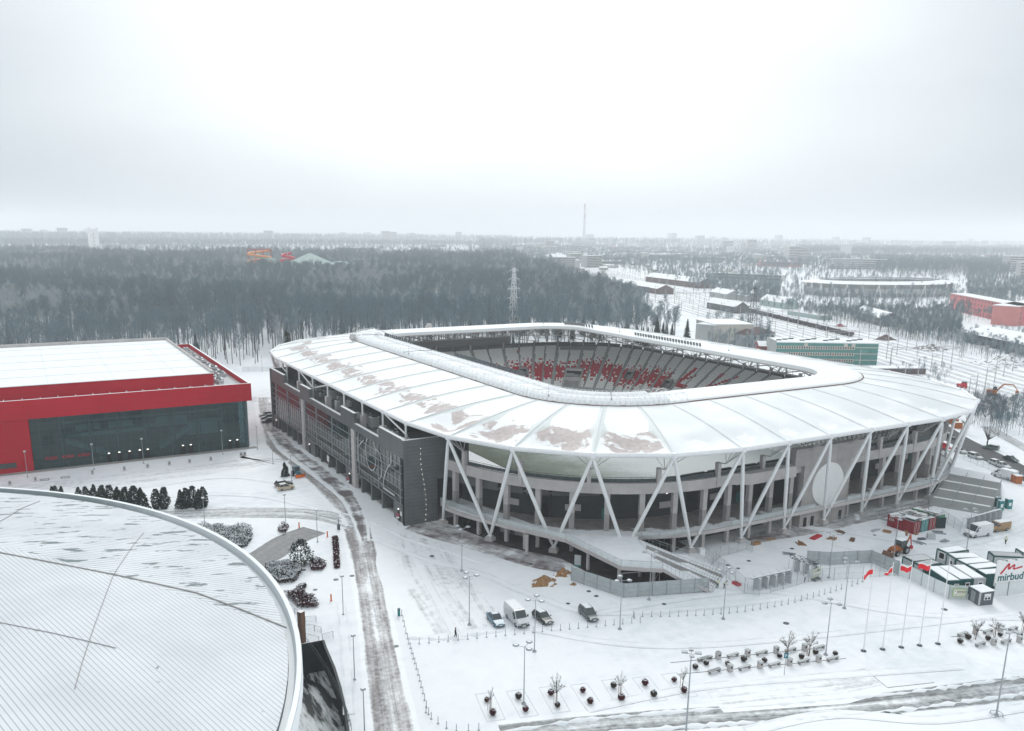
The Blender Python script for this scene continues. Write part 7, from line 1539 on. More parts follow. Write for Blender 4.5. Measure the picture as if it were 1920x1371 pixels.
def along(pts, dist):
    for a, c in zip(pts, pts[1:]):
        a, c = Vector(a), Vector(c); L_ = (c - a).length
        if dist <= L_: return a + (c - a) * (dist / L_), (c - a).normalized()
        dist -= L_
    return None, None
k = 0; nm_ = 0
for row, d_ in enumerate((-38, -24, -10, 3.5, 17, 31)):
    pts = offs(b_c, d_)
    for j in range(26):
        p, t_ = along(pts, 120 + j * 42 + row * 13)
        if p is None or p.y > 1250: continue
        o = mst if nm_ == 0 else copy_tree(mst); nm_ += 1; o.location = (p.x, p.y, 0); o.rotation_euler = (0, 0, math.atan2(t_.y, t_.x) - math.pi / 2 + (math.pi if row % 2 else 0)); tag(o, 'slender overhead line mast with a short arm beside the snowy railway tracks', 'mast', 'overhead line masts along the railway')
for k, dist in enumerate((210, 330, 400, 520, 700)):
    pa, t_ = along(offs(b_c, -22), dist); pb, _ = along(offs(b_c, 16 if k != 1 else 30), dist); root = empty('signal_gantry'); root.location = (pa.x, pa.y, 0); v_ = Vector((pb.x - pa.x, pb.y - pa.y, 0)); b = MB()
    for q in (Vector((0, 0, 0)), v_): b.tube(q, q + Vector((0, 0, 9.5)), .25, n=5)
    b.build('posts', MT['concrete_pale'], root); b = MB(); n_ = 14
    for z in (8.6, 9.6): b.tube(Vector((0, 0, z)), v_ + Vector((0, 0, z)), .1, n=4)
    for q in range(n_): b.tube(v_ * (q / n_) + Vector((0, 0, 8.6 if q % 2 else 9.6)), v_ * ((q + 1) / n_) + Vector((0, 0, 9.6 if q % 2 else 8.6)), .05, n=3)
    b.build('beam', MT['concrete_pale'], root); tag(root, 'pale lattice gantry spanning the tracks, %s from the camera' % ordw(k + 1), 'gantry', 'gantries over the railway')
# freight train
wp = offs(b_c, 33); fw = None
for k in range(15):
    t_ = Vector((57, 128)).normalized(); p = Vector((470, 410)) + t_ * (k * 15.5 - 60); an = math.atan2(t_.y, t_.x)
    if k == 14:
        root = empty('locomotive'); b = MB(); b.box((0, 0, 1), (15, 2.9, 1.6)); b.box((-1, 0, 2.6), (6, 2.9, 1.5), 0, 0, 1); b.box((4.5, 0, 2.6), (5, 2, .9)); b.build('body', [MT['pale_green'], MT['snow']], root); b = MB(); [b.tube((x, -1.2, .5), (x, 1.2, .5), .5, n=8) for x in (-5.5, -3.5, 3.5, 5.5)]; b.box((0, 0, .6), (11.5, 1.4, .35)); b.build('bogies', MT['dark_steel'], root); tag(root, 'pale green locomotive at the far end of the freight train', 'locomotive')
    elif fw is None:
        root = fw = empty('freight_wagon'); b = MB(); b.box((0, 0, 1.0), (13.5, 2.9, 1.9), 0, 0, 0); b.box((0, 0, 2.9), (11.5, 2.2, .5), 0, 1); b.build('body', [MT['wagon_dark'], MT['snow']], root); b = MB(); [b.tube((x, -1.2, .5), (x, 1.2, .5), .5, n=8) for x in (-5, -3.2, 3.2, 5)]; b.box((0, 0, .6), (11, 1.4, .35)); b.build('bogies', MT['dark_steel'], root)
    else: root = copy_tree(fw)
    if k < 14: tag(root, 'dark open freight wagon in the train beyond the masts, %s from the near end' % ordw(k + 1), 'wagon', 'wagons of the freight train')
    root.location = (p.x, p.y, 0); root.rotation_euler = (0, 0, an)
# street right of the stadium
strip('street', [(1640, 745), (1700, 768), (1745, 793), (1790, 822), (1860, 857), (1940, 898), (2050, 950)], 8.5, mat('asphalt', (.085, .09, .095), .8, var=.2, scale=.4), .04)
strip('side_street', [(1850, 800), (1900, 828), (1960, 862)], 5, MT['slush_grey'], .036)
# ================================================================== BUILDINGS
def bld(p0, p1, depth, h, label, cat='building', wall='facade_grey', roof='flat', roofm='roofsnow', floors=2, wins=6, name='building', rise=2.5, band=None, loc=None, group=None, z0=0):
    a, c = (Vector((*p0, 0)), Vector((*p1, 0))); root = empty(name); root.location = a; d_ = c - a; L_ = d_.length; root.rotation_euler = (0, 0, math.atan2(d_.y, d_.x)); W = depth; b = MB()
    b.prism([(0, 0), (L_, 0), (L_, W), (0, W)], 0, h); b.build('wall', MT[wall], root); b = MB(); ov = .35
    if roof == 'flat': b.prism([(-ov, -ov), (L_ + ov, -ov), (L_ + ov, W + ov), (-ov, W + ov)], h, h + .35)
    elif roof == 'arch':
        n = 8
        for k in range(n):
            y0, y1 = W * k / n, W * (k + 1) / n; z0_, z1_ = h + rise * math.sin(math.pi * k / n), h + rise * math.sin(math.pi * (k + 1) / n); b.face([(0, y0, z0_), (L_, y0, z0_), (L_, y1, z1_), (0, y1, z1_)], 0, None, True)
            for x in (0, L_): b.face([(x, y0, h), (x, y1, h), (x, y1, z1_), (x, y0, z0_)])
    else:
        hx = W * .5 if roof == 'hip' else 0; R0, R1 = (hx - (0 if hx else ov), W / 2, h + rise), (L_ - hx + (0 if hx else ov), W / 2, h + rise); e_ = [(-ov, -ov, h), (L_ + ov, -ov, h), (L_ + ov, W + ov, h), (-ov, W + ov, h)]
        b.face([e_[0], e_[1], R1, R0]); b.face([e_[2], e_[3], R0, R1]); b.face([e_[3], e_[0], R0], 0 if hx else 1); b.face([e_[1], e_[2], R1], 0 if hx else 1); b.face(e_[::-1])
    rf = b.build('roof', [MT[roofm], MT[wall]], root)
    fh = h / floors
    for q in range(floors):
        if band: b = MB(); b.box((L_ / 2, -.03, q * fh + fh * .35), (L_ - 1, .08, fh * .42)); b.build('window_band', MT[band], root)
        elif wins:
            for k in range(wins): b = MB(); b.box((L_ * (k + .5) / wins, -.04, q * fh + fh * .32), (min(1.6, L_ / wins * .5), .08, fh * .45)); b.build('window', MT['dark_steel'], root)
    tag(root, label, cat, group); return root
def gp(x, y): g_ = gx(x, y); return (g_.x, g_.y)
# green striped office block
gl_, gr_ = Vector((313.8, 289.3)), Vector((355.3, 264.2)); root = empty('office_block'); root.location = (gl_.x, gl_.y, 0); an = math.atan2(gr_.y - gl_.y, gr_.x - gl_.x); root.rotation_euler = (0, 0, an); L_ = (gr_ - gl_).length
b = MB(); b.prism([(0, 0), (L_, 0), (L_, 16), (0, 16)], 0, 10.2, 0); b.prism([(-.3, -.3), (0, -.3), (0, 16.3), (-.3, 16.3)], 0, 11.0, 1); b.build('wall', [MT['facade_green'], MT['facade_grey']], root)
b = MB(); b.prism([(0, -.4), (L_ + .3, -.4), (L_ + .3, 16.3), (0, 16.3)], 10.2, 10.7); rf = b.build('roof', MT['roofsnow'], root)
for k in range(12): b = MB(); b.box((2.5 + k * L_ / 13, 5 + (k % 3) * 3, 10.7), (2.4, 1.1, .5), .4, 0); b.build('roof_vent', MT['dark_steel'], rf)
for z in (1.2, 4.2, 7.2):
    b = MB(); b.box((L_ * .385, -.05, z), (L_ * .77, .12, 1.45)); b.box((L_ * .885, -.05, z + .9), (L_ * .22, .12, .35)); wb_ = b.build('window_band', MT['facade_cream'], root)
    for k in range(32): b = MB(); b.box((.8 + k * (L_ * .77 - 1) / 32 + (k // 3) * .05, -.13, z + .22), (.62, .08, 1.05)); b.build('window', MT['car_glass' if (k * 7 + int(z)) % 5 else 'brick_red'], wb_)
for x in (L_ * .29, L_ * .68, L_ * .755): b = MB(); b.box((x, -.06, 8.7), (1.8, .1, 1.3)); b.build('wall_panel', MT['facade_cream'], root)
tag(root, 'long two-tone green office block with rows of small windows and a snowy flat roof', 'office building')
bld(gp(1700, 707) if False else (330, 246), (352, 236), 6, 2.6, 'low brick shed behind the stadium right of the green office block', 'shed', 'roof_brown', wins=0, name='shed', floors=1)
bld((318, 304), (324, 300), 10, 6.5, 'small red-walled house touching the green office block', 'house', 'brick_red', 'gable', 'red_paint' if False else 'roofsnow', 2, 2, 'house', 2)
bld(gp(1398, 655), gp(1452, 650), 13, 7.5, 'grey house with a dark brown hipped roof behind the office block', 'house', 'facade_grey', 'hip', 'roof_brown', 2, 5, 'house', 3.2)
bld(gp(1303, 640), gp(1338, 652), 22, 12.5, 'pale two-winged block with a flat snowy roof beside the forest edge', 'building', 'facade_cream', 'flat', 'roofsnow', 3, 5)
bld(gp(1340, 652), gp(1374, 646), 12, 12.0, 'pale grey wing with small windows joined to the block by the forest edge', 'building', 'facade_grey', 'flat', 'roofsnow', 3, 4)
# depot and warehouses beyond the tracks
bld(gp(1127, 532), gp(1232, 552), 18, 5.5, 'long low depot with a snowy gable roof beyond the tracks', 'warehouse', 'roof_brown', 'gable', 'roofsnow', 1, 0, 'warehouse', 4)
bld(gp(1210, 528), gp(1308, 541), 22, 6.5, 'very long dark warehouse with a snowy gable roof beyond the depot', 'warehouse', 'roof_brown', 'gable', 'roofsnow', 1, 0, 'warehouse', 5)
bld(gp(1330, 556), gp(1362, 562), 16, 5, 'small gabled shed with snowy roof behind the locomotive', 'shed', 'facade_grey', 'gable', 'roofsnow', 1, 2, 'shed', 4); bld(gp(1370, 560), gp(1400, 566), 16, 5, 'gabled shed beside the smaller shed beyond the train', 'shed', 'facade_grey', 'gable', 'roofsnow', 1, 2, 'shed', 4)
bld(gp(1325, 578), gp(1378, 588), 12, 5, 'dark-walled shed with a grey snowy roof beyond the tracks', 'shed', 'concrete_dark', 'gable', 'roofsnow', 1, 0, 'shed', 4)
bld(gp(1424, 572), gp(1470, 580), 13, 5, 'pale house with a snowy roof edged in bright red', 'house', 'pale_green', 'gable', 'roofsnow', 1, 4, 'house', 4.5)
bld(gp(1476, 590), gp(1538, 600), 10, 3, 'low mint-green shed with a flat snowy roof', 'shed', 'pale_green', 'flat', 'roofsnow', 1, 0, 'shed')
bld(gp(1600, 596), gp(1650, 612), 14, 5.5, 'dark shed with two snowy gables among the bare trees', 'shed', 'concrete_dark', 'gable', 'roofsnow', 1, 0, 'shed', 4)
bld(gp(1335, 522), gp(1465, 528), 14, 8, 'long pale two-storey building behind the sheds', 'building', 'facade_pale', 'flat', 'roofsnow', 2, 0, band='car_glass')
bld(gp(1735, 597), gp(1762, 603), 8, 3.5, 'small white-roofed kiosk with a red wall by the crossing', 'shed', 'brick_red', 'gable', 'roofsnow', 1, 0, 'shed', 2)
bld(gp(1804, 640), gp(1925, 668), 26, 5.5, 'long dark shed with a broad snowy roof before the pink block', 'warehouse', 'wall_dark', 'gable', 'roofsnow', 1, 0, 'warehouse', 4)
bld(gp(1779, 580), gp(1902, 610), 14, 13.5, 'long pink-red apartment block with rows of small windows', 'apartment block', 'facade_pink', 'flat', 'roofsnow', 4, 20, 'apartment_block'); bld(gp(1904, 612), gp(1960, 600), 16, 13.5, 'orange-brown end of the pink apartment block', 'apartment block', 'facade_rust', 'flat', 'roofsnow', 4, 4, 'apartment_block')
# speedway stadium
ax0, ax1 = gp(1490, 560), gp(1810, 552); root = empty('speedway_stadium'); sc_ = Vector(((ax0[0] + ax1[0]) / 2 + 30, (ax0[1] + ax1[1]) / 2 + 30, 0)); root.location = sc_; b = MB(); w = MB(); c3_ = MB(); an = math.atan2(ax1[1] - ax0[1], ax1[0] - ax0[0]); 
def ov(a_, r0, r1, z): x, y = r0 * math.cos(a_), r1 * math.sin(a_); return (x * math.cos(an) - y * math.sin(an), x * math.sin(an) + y * math.cos(an), z)
for k in range(64):
    a0, a1 = 2 * math.pi * k / 64, 2 * math.pi * (k + 1) / 64; b.face([ov(a0, 95, 60, 13), ov(a1, 95, 60, 13), ov(a1, 76, 42, 15.5), ov(a0, 76, 42, 15.5)], 0, None, True); w.face([ov(a0, 91, 56, 3.5), ov(a1, 91, 56, 3.5), ov(a1, 91, 56, 8.5), ov(a0, 91, 56, 8.5)]); w.face([ov(a0, 88, 53, 0), ov(a1, 88, 53, 0), ov(a1, 88, 53, 13), ov(a0, 88, 53, 13)], 1)
    if k % 2 == 0: c3_ = MB(); c3_.tube(ov(a0, 94, 59, 12.8), ov(a0 + .04, 93, 58, 0), .5, n=4); c3_.tube(ov(a0, 94, 59, 12.8), ov(a0 - .04, 93, 58, 0), .5, n=4); c3_.build('strut', MT['white_steel'], root)
b.build('roof', MT['roofsnow'], root); w.build('wall', [MT['facade_pale'], MT['facade_grey']], root); tag(root, 'distant oval speedway stadium with a white roof and slanted columns', 'stadium')
# water park
p = gx(497, 518); root = empty('water_slide'); root.location = p; b = MB()
for mi, ph, rr, z0_, z1_, turns in ((0, 0, 15, 34, 12, 2.2), (1, 2.2, 12, 28, 14, 1.2)):
    pts = [Vector((rr * math.cos(ph + turns * 6.28 * k / 40) - 6 + 8 * mi, rr * .6 * math.sin(ph + turns * 6.28 * k / 40), z0_ + (z1_ - z0_) * k / 40)) for k in range(41)]
    for a_, c in zip(pts, pts[1:]): b.tube(a_, c, 1.5, n=7, m=mi, cap=False)
b.build('slide_tube', [MT['slide_orange'], MT['slide_mint']], root); b = MB()
for x in (-20, -10, 0, 10): b.tube((x, 3, 0), (x, 3, 35), .5, n=4)
for x in (-20, -10, 0): b.tube((x, 3, 35), (x + 10, 3, 35), .4, n=4)
b.build('tower_frame', MT['red_paint'], root); tag(root, 'orange and mint spiral water slide standing above the forest', 'water slide')
p = gx(541, 518); root = empty('water_slide'); root.location = p; b = MB(); pts = [Vector(((7 + k * .1) * math.cos(.5 + 15 * k / 40), 5 * math.sin(.5 + 15 * k / 40), 30 - 16 * k / 40)) for k in range(41)]
for a_, c in zip(pts, pts[1:]): b.tube(a_, c, 1.6, n=7, cap=False)
b.build('slide_tube', MT['slide_red'], root); b = MB(); b.tube((-8, 2, 0), (-8, 2, 37), .5, n=4); b.tube((0, 2, 0), (0, 2, 37), .5, n=4); b.tube((-8, 2, 37), (0, 2, 37), .4, n=4); b.build('tower_frame', MT['pale_green'], root); tag(root, 'bright red spiral water slide beside the glass pyramid roof', 'water slide')
root = empty('pool_hall'); root.location = gx(583, 520); root.rotation_euler = (0, 0, .3); b = MB(); b.box((0, 0, 0), (60, 50, 14)); b.build('wall', MT['facade_pale'], root); b = MB(); b.box((0, 0, 14), (62, 52, 17), 0, 0, taper=.04); b.box((34, -20, 12), (34, 30, 9), 0, 0, taper=.3); b.build('glass_roof', MT['pale_green'], root); tag(root, 'pale pyramid-roofed pool hall above the forest', 'pool hall')
# white slab tower in the wood
root = empty('concrete_tower'); q = gx(178, 474); root.location = q; b = MB(); b.box((-9, 0, 0), (5, 16, 62)); b.box((9, 0, 0), (5, 16, 62)); b.box((0, 0, 0), (13, 12, 58)); b.build('wall', MT['white_paint'], root); b = MB(); [b.box((0, -7.1, 8 + k * 9), (3, 1, 4)) for k in range(5)]; b.build('window_band', MT['facade_grey'], root); tag(root, 'pale concrete slab tower rising out of the forest at the left', 'tower')
# pylons
def pylon(p, h, label, mt='white_steel', seed=0):
    root = empty('power_pylon'); root.location = p; b = MB(); w0, w1 = 2.4, .5
    def w(z): return lerp(w0, w1, z / h)
    zs = [h * (1 - (1 - k / 12) ** 1.1) for k in range(13)]
    for sx, sy in ((-1, -1), (1, -1), (1, 1), (-1, 1)): b.tube((sx * w0, sy * w0, 0), (sx * w1, sy * w1, h), .13, n=4)
    for z0_, z1_ in zip(zs, zs[1:]):
        for (ax_, ay), (bx, by) in (((-1, -1), (1, -1)), ((1, -1), (1, 1)), ((1, 1), (-1, 1)), ((-1, 1), (-1, -1))): b.tube((ax_ * w(z0_), ay * w(z0_), z0_), (bx * w(z1_), by * w(z1_), z1_), .07, n=3); b.tube((bx * w(z0_), by * w(z0_), z0_), (ax_ * w(z1_), ay * w(z1_), z1_), .07, n=3)
    b.build('lattice', MT[mt], root); b = MB()
    for z, l_ in ((h * .50, 4.2), (h * .62, 4.0), (h * .74, 3.6), (h * .86, 3.2), (h * .97, 2.6)):
        b.tube((-l_, 0, z), (l_, 0, z), .12, n=4); b.tube((-l_, 0, z), (0, 0, z + 1.3), .07, n=3); b.tube((l_, 0, z), (0, 0, z + 1.3), .07, n=3)
        for s in (-1, 1): b.tube((s * l_, 0, z), (s * l_, 0, z - 1.1), .1, n=4)
    b.build('crossarms', MT[mt], root); tag(root, label, 'pylon')
pylon(gx(962, 650), 42, 'white lattice power pylon rising behind the far roof of the stadium'); pylon(gx(1408, 632), 30, 'dark lattice power pylon beside the railway tracks', 'dark_steel')
p = Vector((3128, 4524, 0)); root = empty('chimney'); root.location = p; b = MB()
for k in range(8): b.tube((0, 0, k * 30), (0, 0, (k + 1) * 30), 9 - k * .55, 9 - (k + 1) * .55, n=14, m=k % 2 if k > 4 else 0, cap=k == 7)
b.build('shaft', [MT['concrete_pale'], MT['brick_red']], root); tag(root, 'very tall thin power station chimney fading into the haze on the horizon', 'chimney')
# the city fading away
random.seed(21)
def proto_block(L_, W, H_, wall, fl, band='car_glass', roof='flat'):
    o = bld((0, 0), (L_, 0), W, H_, 'x', 'building', wall, roof, 'roofsnow', fl, 0, 'building', 3, band=band); return o
kinds = [('apartment_block', 'far pale slab apartment block in the hazy city', 'apartment block', (60, 12, 17, 'facade_pale', 5)), ('tower_block', 'far pale tower block in the hazy city', 'tower block', (26, 20, 34, 'facade_pale', 11)), ('warehouse', 'far low warehouse with a wide snowy roof', 'warehouse', (80, 40, 8, 'facade_grey', 1)), ('apartment_block', 'far grey apartment block in the hazy city', 'apartment block', (45, 14, 22, 'facade_grey', 7)), ('house', 'far small house with a snowy gable roof', 'house', (14, 10, 5, 'facade_cream', 1)), ('warehouse', 'far pinkish shop hall with a flat roof', 'shop', (60, 30, 9, 'facade_pink', 1))]
prs = []
for nm2, lb, ct, a_ in kinds: o = proto_block(*a_, roof='gable' if nm2 == 'house' else 'flat'); o.name = nm2; prs.append(o)
usedp = [False] * len(kinds)
def put(kd, x, y, an, sc=1.0):
    o = prs[kd] if not usedp[kd] else copy_tree(prs[kd]); usedp[kd] = True; o.location = (x, y, 0); o.rotation_euler = (0, 0, an); o.scale = (sc, sc, sc * random.uniform(.85, 1.15)); o.name = kinds[kd][0]; tag(o, kinds[kd][1], kinds[kd][2], 'hazy city: ' + kinds[kd][0].replace('_', ' ') + 's')
CITY = []
for _ in range(330):     # right half, 700 m to 4 km
    px = random.uniform(900, 1920); py = random.choice([random.uniform(462, 512), random.uniform(455, 485)])
    if 1450 < px < 1830 and py > 500: continue
    g_ = gx(px, py)
    kd = random.choice((0, 0, 2, 2, 3, 4, 4, 5, 1, 4, 4) if py < 485 else (2, 4, 4, 4, 4, 4, 3))
    put(kd, g_.x, g_.y, random.choice((R(20), R(65), R(-25))) + random.uniform(-.1, .1), random.uniform(.55, 1.0)); CITY.append((g_.x, g_.y))
for _ in range(110):
    px = random.uniform(0, 1920); g_ = gx(px, random.uniform(449, 457) + px * .0095 - 6); put(random.choice((0, 1, 0, 3)), g_.x, g_.y, random.uniform(-.5, .5), random.uniform(1.0, 1.8))
for px, py, kd, sc in ((960, 470, 0, 1.3), (985, 470, 0, 1.3), (1010, 470, 0, 1.3), (1024, 474, 1, 1), (1075, 466, 0, 1.5), (1103, 465, 1, 1.2), (1262, 465, 1, 1.2), (1355, 477, 1, 1.2), (1400, 476, 1, 1.2), (1478, 496, 1, 1.1), (1492, 496, 1, 1), (950, 490, 2, 1), (1085, 485, 2, 1.4), (1200, 486, 2, 1.6), (1280, 489, 2, 1.2), (1430, 500, 5, 1.3), (900, 455, 1, 1), (245, 447, 0, 1.6), (120, 455, 2, 1.6), (250, 458, 2, 1.6), (130, 458, 0, 1.2), (300, 455, 2, 1.8), (620, 455, 0, 1.6), (640, 470, 2, 1.3), (800, 463, 2, 1), (1560, 480, 2, 1.2), (1640, 482, 2, 1.4), (1890, 510, 3, 1.2), (1910, 530, 3, 1.1), (1560, 505, 0, 1), (1600, 505, 0, 1)):
    g_ = gx(px, py); put(kd, g_.x, g_.y, -HD + random.uniform(-.3, .3), sc)
# piles and debris by the tracks
heap((1660, 637), 5, 3.2, 5, 'dark brownish mound beyond the tracks', .1, 'roof_brown'); heap((1745, 655), 8, 3, 6, 'grey gravel mound beside the snowy bank', .45, 'concrete_dark'); heap((1885, 683), 14, 5, 7, 'large snow-dusted mound at the right edge beyond the tracks', .7, 'concrete_dark'); heap((1575, 612), 4, 2, 8, 'small red-brown heap beyond the freight train', .3, 'brick_red')
# ================================================================== TREES OF THE WOOD
def wood_tree(seed, h=21, cr=3.4, base=.42, nl=16, tw=20, tmat='bark', spread=1.0, w=.05):
    """returns (trunk MB, crown MB): an upright leafless forest tree"""
    random.seed(seed); tk, cr_ = MB(), MB(); lean = Vector((random.uniform(-.6, .6), random.uniform(-.6, .6), 0)); n = 5; P_ = [lean * (k / n) ** 2 + Vector((random.uniform(-.12, .12), random.uniform(-.12, .12), h * .9 * k / n)) for k in range(n + 1)]
    for k in range(n): tk.tube(P_[k], P_[k + 1], .22 * (1 - .8 * k / n), .22 * (1 - .8 * (k + 1) / n), 5, cap=False)
    def at(t_): t_ = min(.999, max(0, t_)) * n; k = int(t_); return P_[k].lerp(P_[k + 1], t_ - k)
    def tri(a, c, ww): d_ = (c - a).cross(Vector((random.uniform(-1, 1), random.uniform(-1, 1), .2))).normalized() * ww; cr_.face([a - d_, a + d_, c])
    for k in range(nl):
        s = base + (1 - base) * (k + random.random()) / nl; a = at(s); an = random.uniform(0, 6.28); ln = cr * (1.15 - .75 * (s - base) / (1 - base)) * random.uniform(.7, 1.15); up_ = random.uniform(.9, 1.9); e = a + Vector((math.cos(an) * ln * spread, math.sin(an) * ln * spread, ln * up_)); e.z = min(e.z, h * 1.02); md = a.lerp(e, .5) + Vector((math.cos(an), math.sin(an), 0)) * ln * .12; tri(a, md, .07); tri(md, e, .05); tri(a.lerp(md, .5), e, .04)
        for j in range(tw):
            t_ = random.uniform(.15, 1); p = a.lerp(md, t_ * 2) if t_ < .5 else md.lerp(e, t_ * 2 - 1); v_ = Vector((random.uniform(-1, 1), random.uniform(-1, 1), random.uniform(.1, 1.8))).normalized() * random.uniform(1.0, 2.6); q = p + v_; tri(p, q, w)
            for _ in range(2): u_ = p.lerp(q, random.uniform(.2, .9)); tri(u_, u_ + Vector((random.uniform(-1, 1), random.uniform(-1, 1), random.uniform(0, 1.4))).normalized() * random.uniform(.5, 1.3), w * .75)
    return tk, cr_
def conif(seed, h=15, r_=3.0):
    random.seed(seed); tk, c_ = MB(), MB(); tk.tube((0, 0, 0), (0, 0, h * .95), .2, .04, 5)
    for k in range(26):
        z = h * (.12 + .86 * k / 26); rr = r_ * (1 - k / 27) ** .85
        for j in range(11): a = random.uniform(0, 6.28); e = Vector((rr * math.cos(a) * random.uniform(.7, 1.1), rr * math.sin(a) * random.uniform(.7, 1.1), z - rr * .25)); s_ = Vector((-math.sin(a), math.cos(a), 0)) * (.22 + rr * .17); c_.face([(0, 0, z + .25), tuple(e - s_), tuple(e + s_)]); c_.face([(0, 0, z), tuple(e * 1.0 + s_ - Vector((0, 0, .4))), tuple(e - s_ * .5 - Vector((0, 0, .5)))])
    return tk, c_
WT = []     # (trunk mesh, crown mesh, joined mesh)
specs = [(1, dict(base=.5)), (2, dict(h=23, cr=3.8, base=.48)), (3, dict(h=19, cr=3.0)), (4, dict(h=22, cr=4.4, base=.34, spread=1.1)), (5, dict(h=20, cr=3.2, base=.5)), (6, dict(h=24, cr=3.4, base=.38)), ('b', dict(h=22, cr=3.0, base=.3, tw=11)), ('c', dict())]
kinds_ = bpy.data.collections.new('forest_kinds')
mat('wood_twig', (.175, .235, .265), .95, var=.25, scale=.05, spec=.05); mat('wood_bark', (.085, .09, .095), .95, var=.3, scale=1, spec=.05); mat('wood_twig_light', (.36, .41, .43), .95, var=.3, scale=.05, spec=.05)
for sd, kw in specs:
    if sd == 'c': tk, c_ = conif(77); mm = ('wood_bark', 'needle')
    elif sd == 'b': tk, c_ = wood_tree(66, **kw); mm = ('bark_pale', 'wood_twig_light')
    else: tk, c_ = wood_tree(sd, **kw); mm = ('wood_bark', 'wood_twig' if sd != 3 else 'wood_twig_light')
    a = tk.build('trunk', MT[mm[0]]); c = c_.build('crown', MT[mm[1]]); COL.objects.unlink(a); COL.objects.unlink(c); j = MB(); j.v = tk.v + c_.v; n0 = len(tk.v); j.f = tk.f + [tuple(i + n0 for i in f_) for f_ in c_.f]; j.m = [0] * len(tk.f) + [1] * len(c_.f); j.uv = [None] * len(j.f); j.smooth = [False] * len(j.f)
    o = j.build('wood_tree_kind', [MT[mm[0]], MT[mm[1]]]); COL.objects.unlink(o); kinds_.objects.link(o); WT.append((a.data, c.data, o))
for i, (_, _, o) in enumerate(WT): o.name = 'kind_%02d' % i
def inpoly(x, y, P_):
    c = False; n = len(P_)
    for i in range(n):
        a, d_ = P_[i], P_[i - 1]
        if (a[1] > y) != (d_[1] > y) and x < (d_[0] - a[0]) * (y - a[1]) / (d_[1] - a[1]) + a[0]: c = not c
    return c
WOOD = [(-60, 372), (60, 392), (92, 388), (150, 372), (250, 352), (300, 340), (325, 352), (338, 385), (385, 470), (440, 575), (545, 800), (740, 1240), (960, 1640), (500, 1900), (-60, 1900)]
HOLES = [(318, 1185, 75, 45), (400, 1165, 60, 35), (260, 1240, 40, 30), (150, 470, 16, 9), (500, 1000, 30, 60)]
random.seed(31); pts = []
y = 365.0
while y < 1900:
    st_ = 7.8 if y < 425 else (6.6 if y < 560 else (6.4 if y < 900 else 7.6))
    x = -40 - y * .03
    while x < y * 1.05 + 100:
        px_, py_ = x + random.uniform(-.48, .48) * st_, y + random.uniform(-.48, .48) * st_
        if inpoly(px_, py_, WOOD) and not any(((px_ - a) / c) ** 2 + ((py_ - b_) / d_) ** 2 < 1 for a, b_, c, d_ in HOLES):
            dens = math.sin(px_ * .021 + 1) * math.sin(py_ * .017) + math.sin(px_ * .007 - py_ * .011)
            edge = 0
            if random.random() < (.9 if dens > -1.2 else .6):
                nz_ = math.sin(px_ * .031 + 2 * math.sin(py_ * .013)) + math.sin(py_ * .023 + px_ * .009) + random.uniform(-.7, .7); k = 2 if nz_ > .9 else (random.choice((0, 1, 3)) if nz_ < -.3 else random.choice((0, 1, 3, 4, 5)))
                if random.random() < .09 + .16 * (math.sin(px_ * .013 + py_ * .006) > .55): k = 6
                if random.random() < .012 + .30 * (px_ > 210 + (py_ - 380) * .33 and py_ < 620 and math.sin(px_ * .05 + py_ * .03) > .5) + .08 * (py_ > 900 and math.sin(px_ * .006) > .6): k = 7
                pts.append((px_, py_, k, random.uniform(.66, 1.16) * (1 + .14 * math.sin(px_ * .018 + py_ * .011) + .08 * math.sin(py_ * .05))))
        x += st_
    y += st_
# groves further out: loose belts among the city and beyond the wood
def belt(n, fx, kd=(0, 1, 2, 3, 4, 5), s0=.6, s1=.95):
    for _ in range(n):
        q = fx()
        if q: pts.append((q[0], q[1], random.choice(kd), random.uniform(s0, s1)))
def pxbox(x0, x1, y0, y1): 
    def f_():
        qx, qy = random.uniform(x0, x1), random.uniform(y0, y1)
        if 1462 < qx < 1812 and 516 < qy < 572 and random.random() < .75: return None
        g_ = gx(qx, qy)
        if any(abs(g_.x - a) < 16 and abs(g_.y - b_) < 16 for a, b_ in CITY): return None
        c_, _t = None, None
        return (g_.x, g_.y)
    return f_
def offtrack(f_):
    def h_():
        q = f_()
        if q is None: return None
        for a, c in zip(b_c, b_c[1:]):
            a, c = Vector(a), Vector(c); v_ = c - a; s = (Vector(q) - a).dot(v_) / v_.length_squared
            if 0 <= s <= 1 and (a + v_ * s - Vector(q)).length < 44: return None
        return q
    return h_
belt(5000, pxbox(0, 960, 441, 456), s0=1.2, s1=2); belt(6000, pxbox(0, 960, 449, 466), s0=.8, s1=1.3); belt(3000, offtrack(pxbox(-20, 960, 455, 478)))
belt(4000, pxbox(900, 1920, 450, 464), s0=1.1, s1=1.8); belt(5000, offtrack(pxbox(900, 1920, 458, 478))); belt(6000, offtrack(pxbox(950, 1920, 470, 505)), s0=.5, s1=.9); belt(5500, offtrack(pxbox(1150, 1920, 500, 570)), s0=.35, s1=.7); belt(3000, offtrack(pxbox(1490, 1920, 466, 482)), s0=.9, s1=1.2); belt(1500, offtrack(pxbox(1640, 1890, 492, 525)), s0=.7, s1=1.0); belt(260, offtrack(pxbox(1380, 1560, 585, 622)), (0, 1, 2, 6), .3, .5); belt(1500, offtrack(pxbox(1480, 1800, 590, 640)), (0, 2, 4), .3, .5); belt(700, offtrack(pxbox(1660, 1920, 635, 690)), (0, 2, 4, 6), .25, .45); belt(700, offtrack(pxbox(1400, 1900, 560, 605)), (0, 2, 4), .35, .6); belt(110, pxbox(1320, 1440, 600, 680), (0, 2, 3, 6), .35, .6)
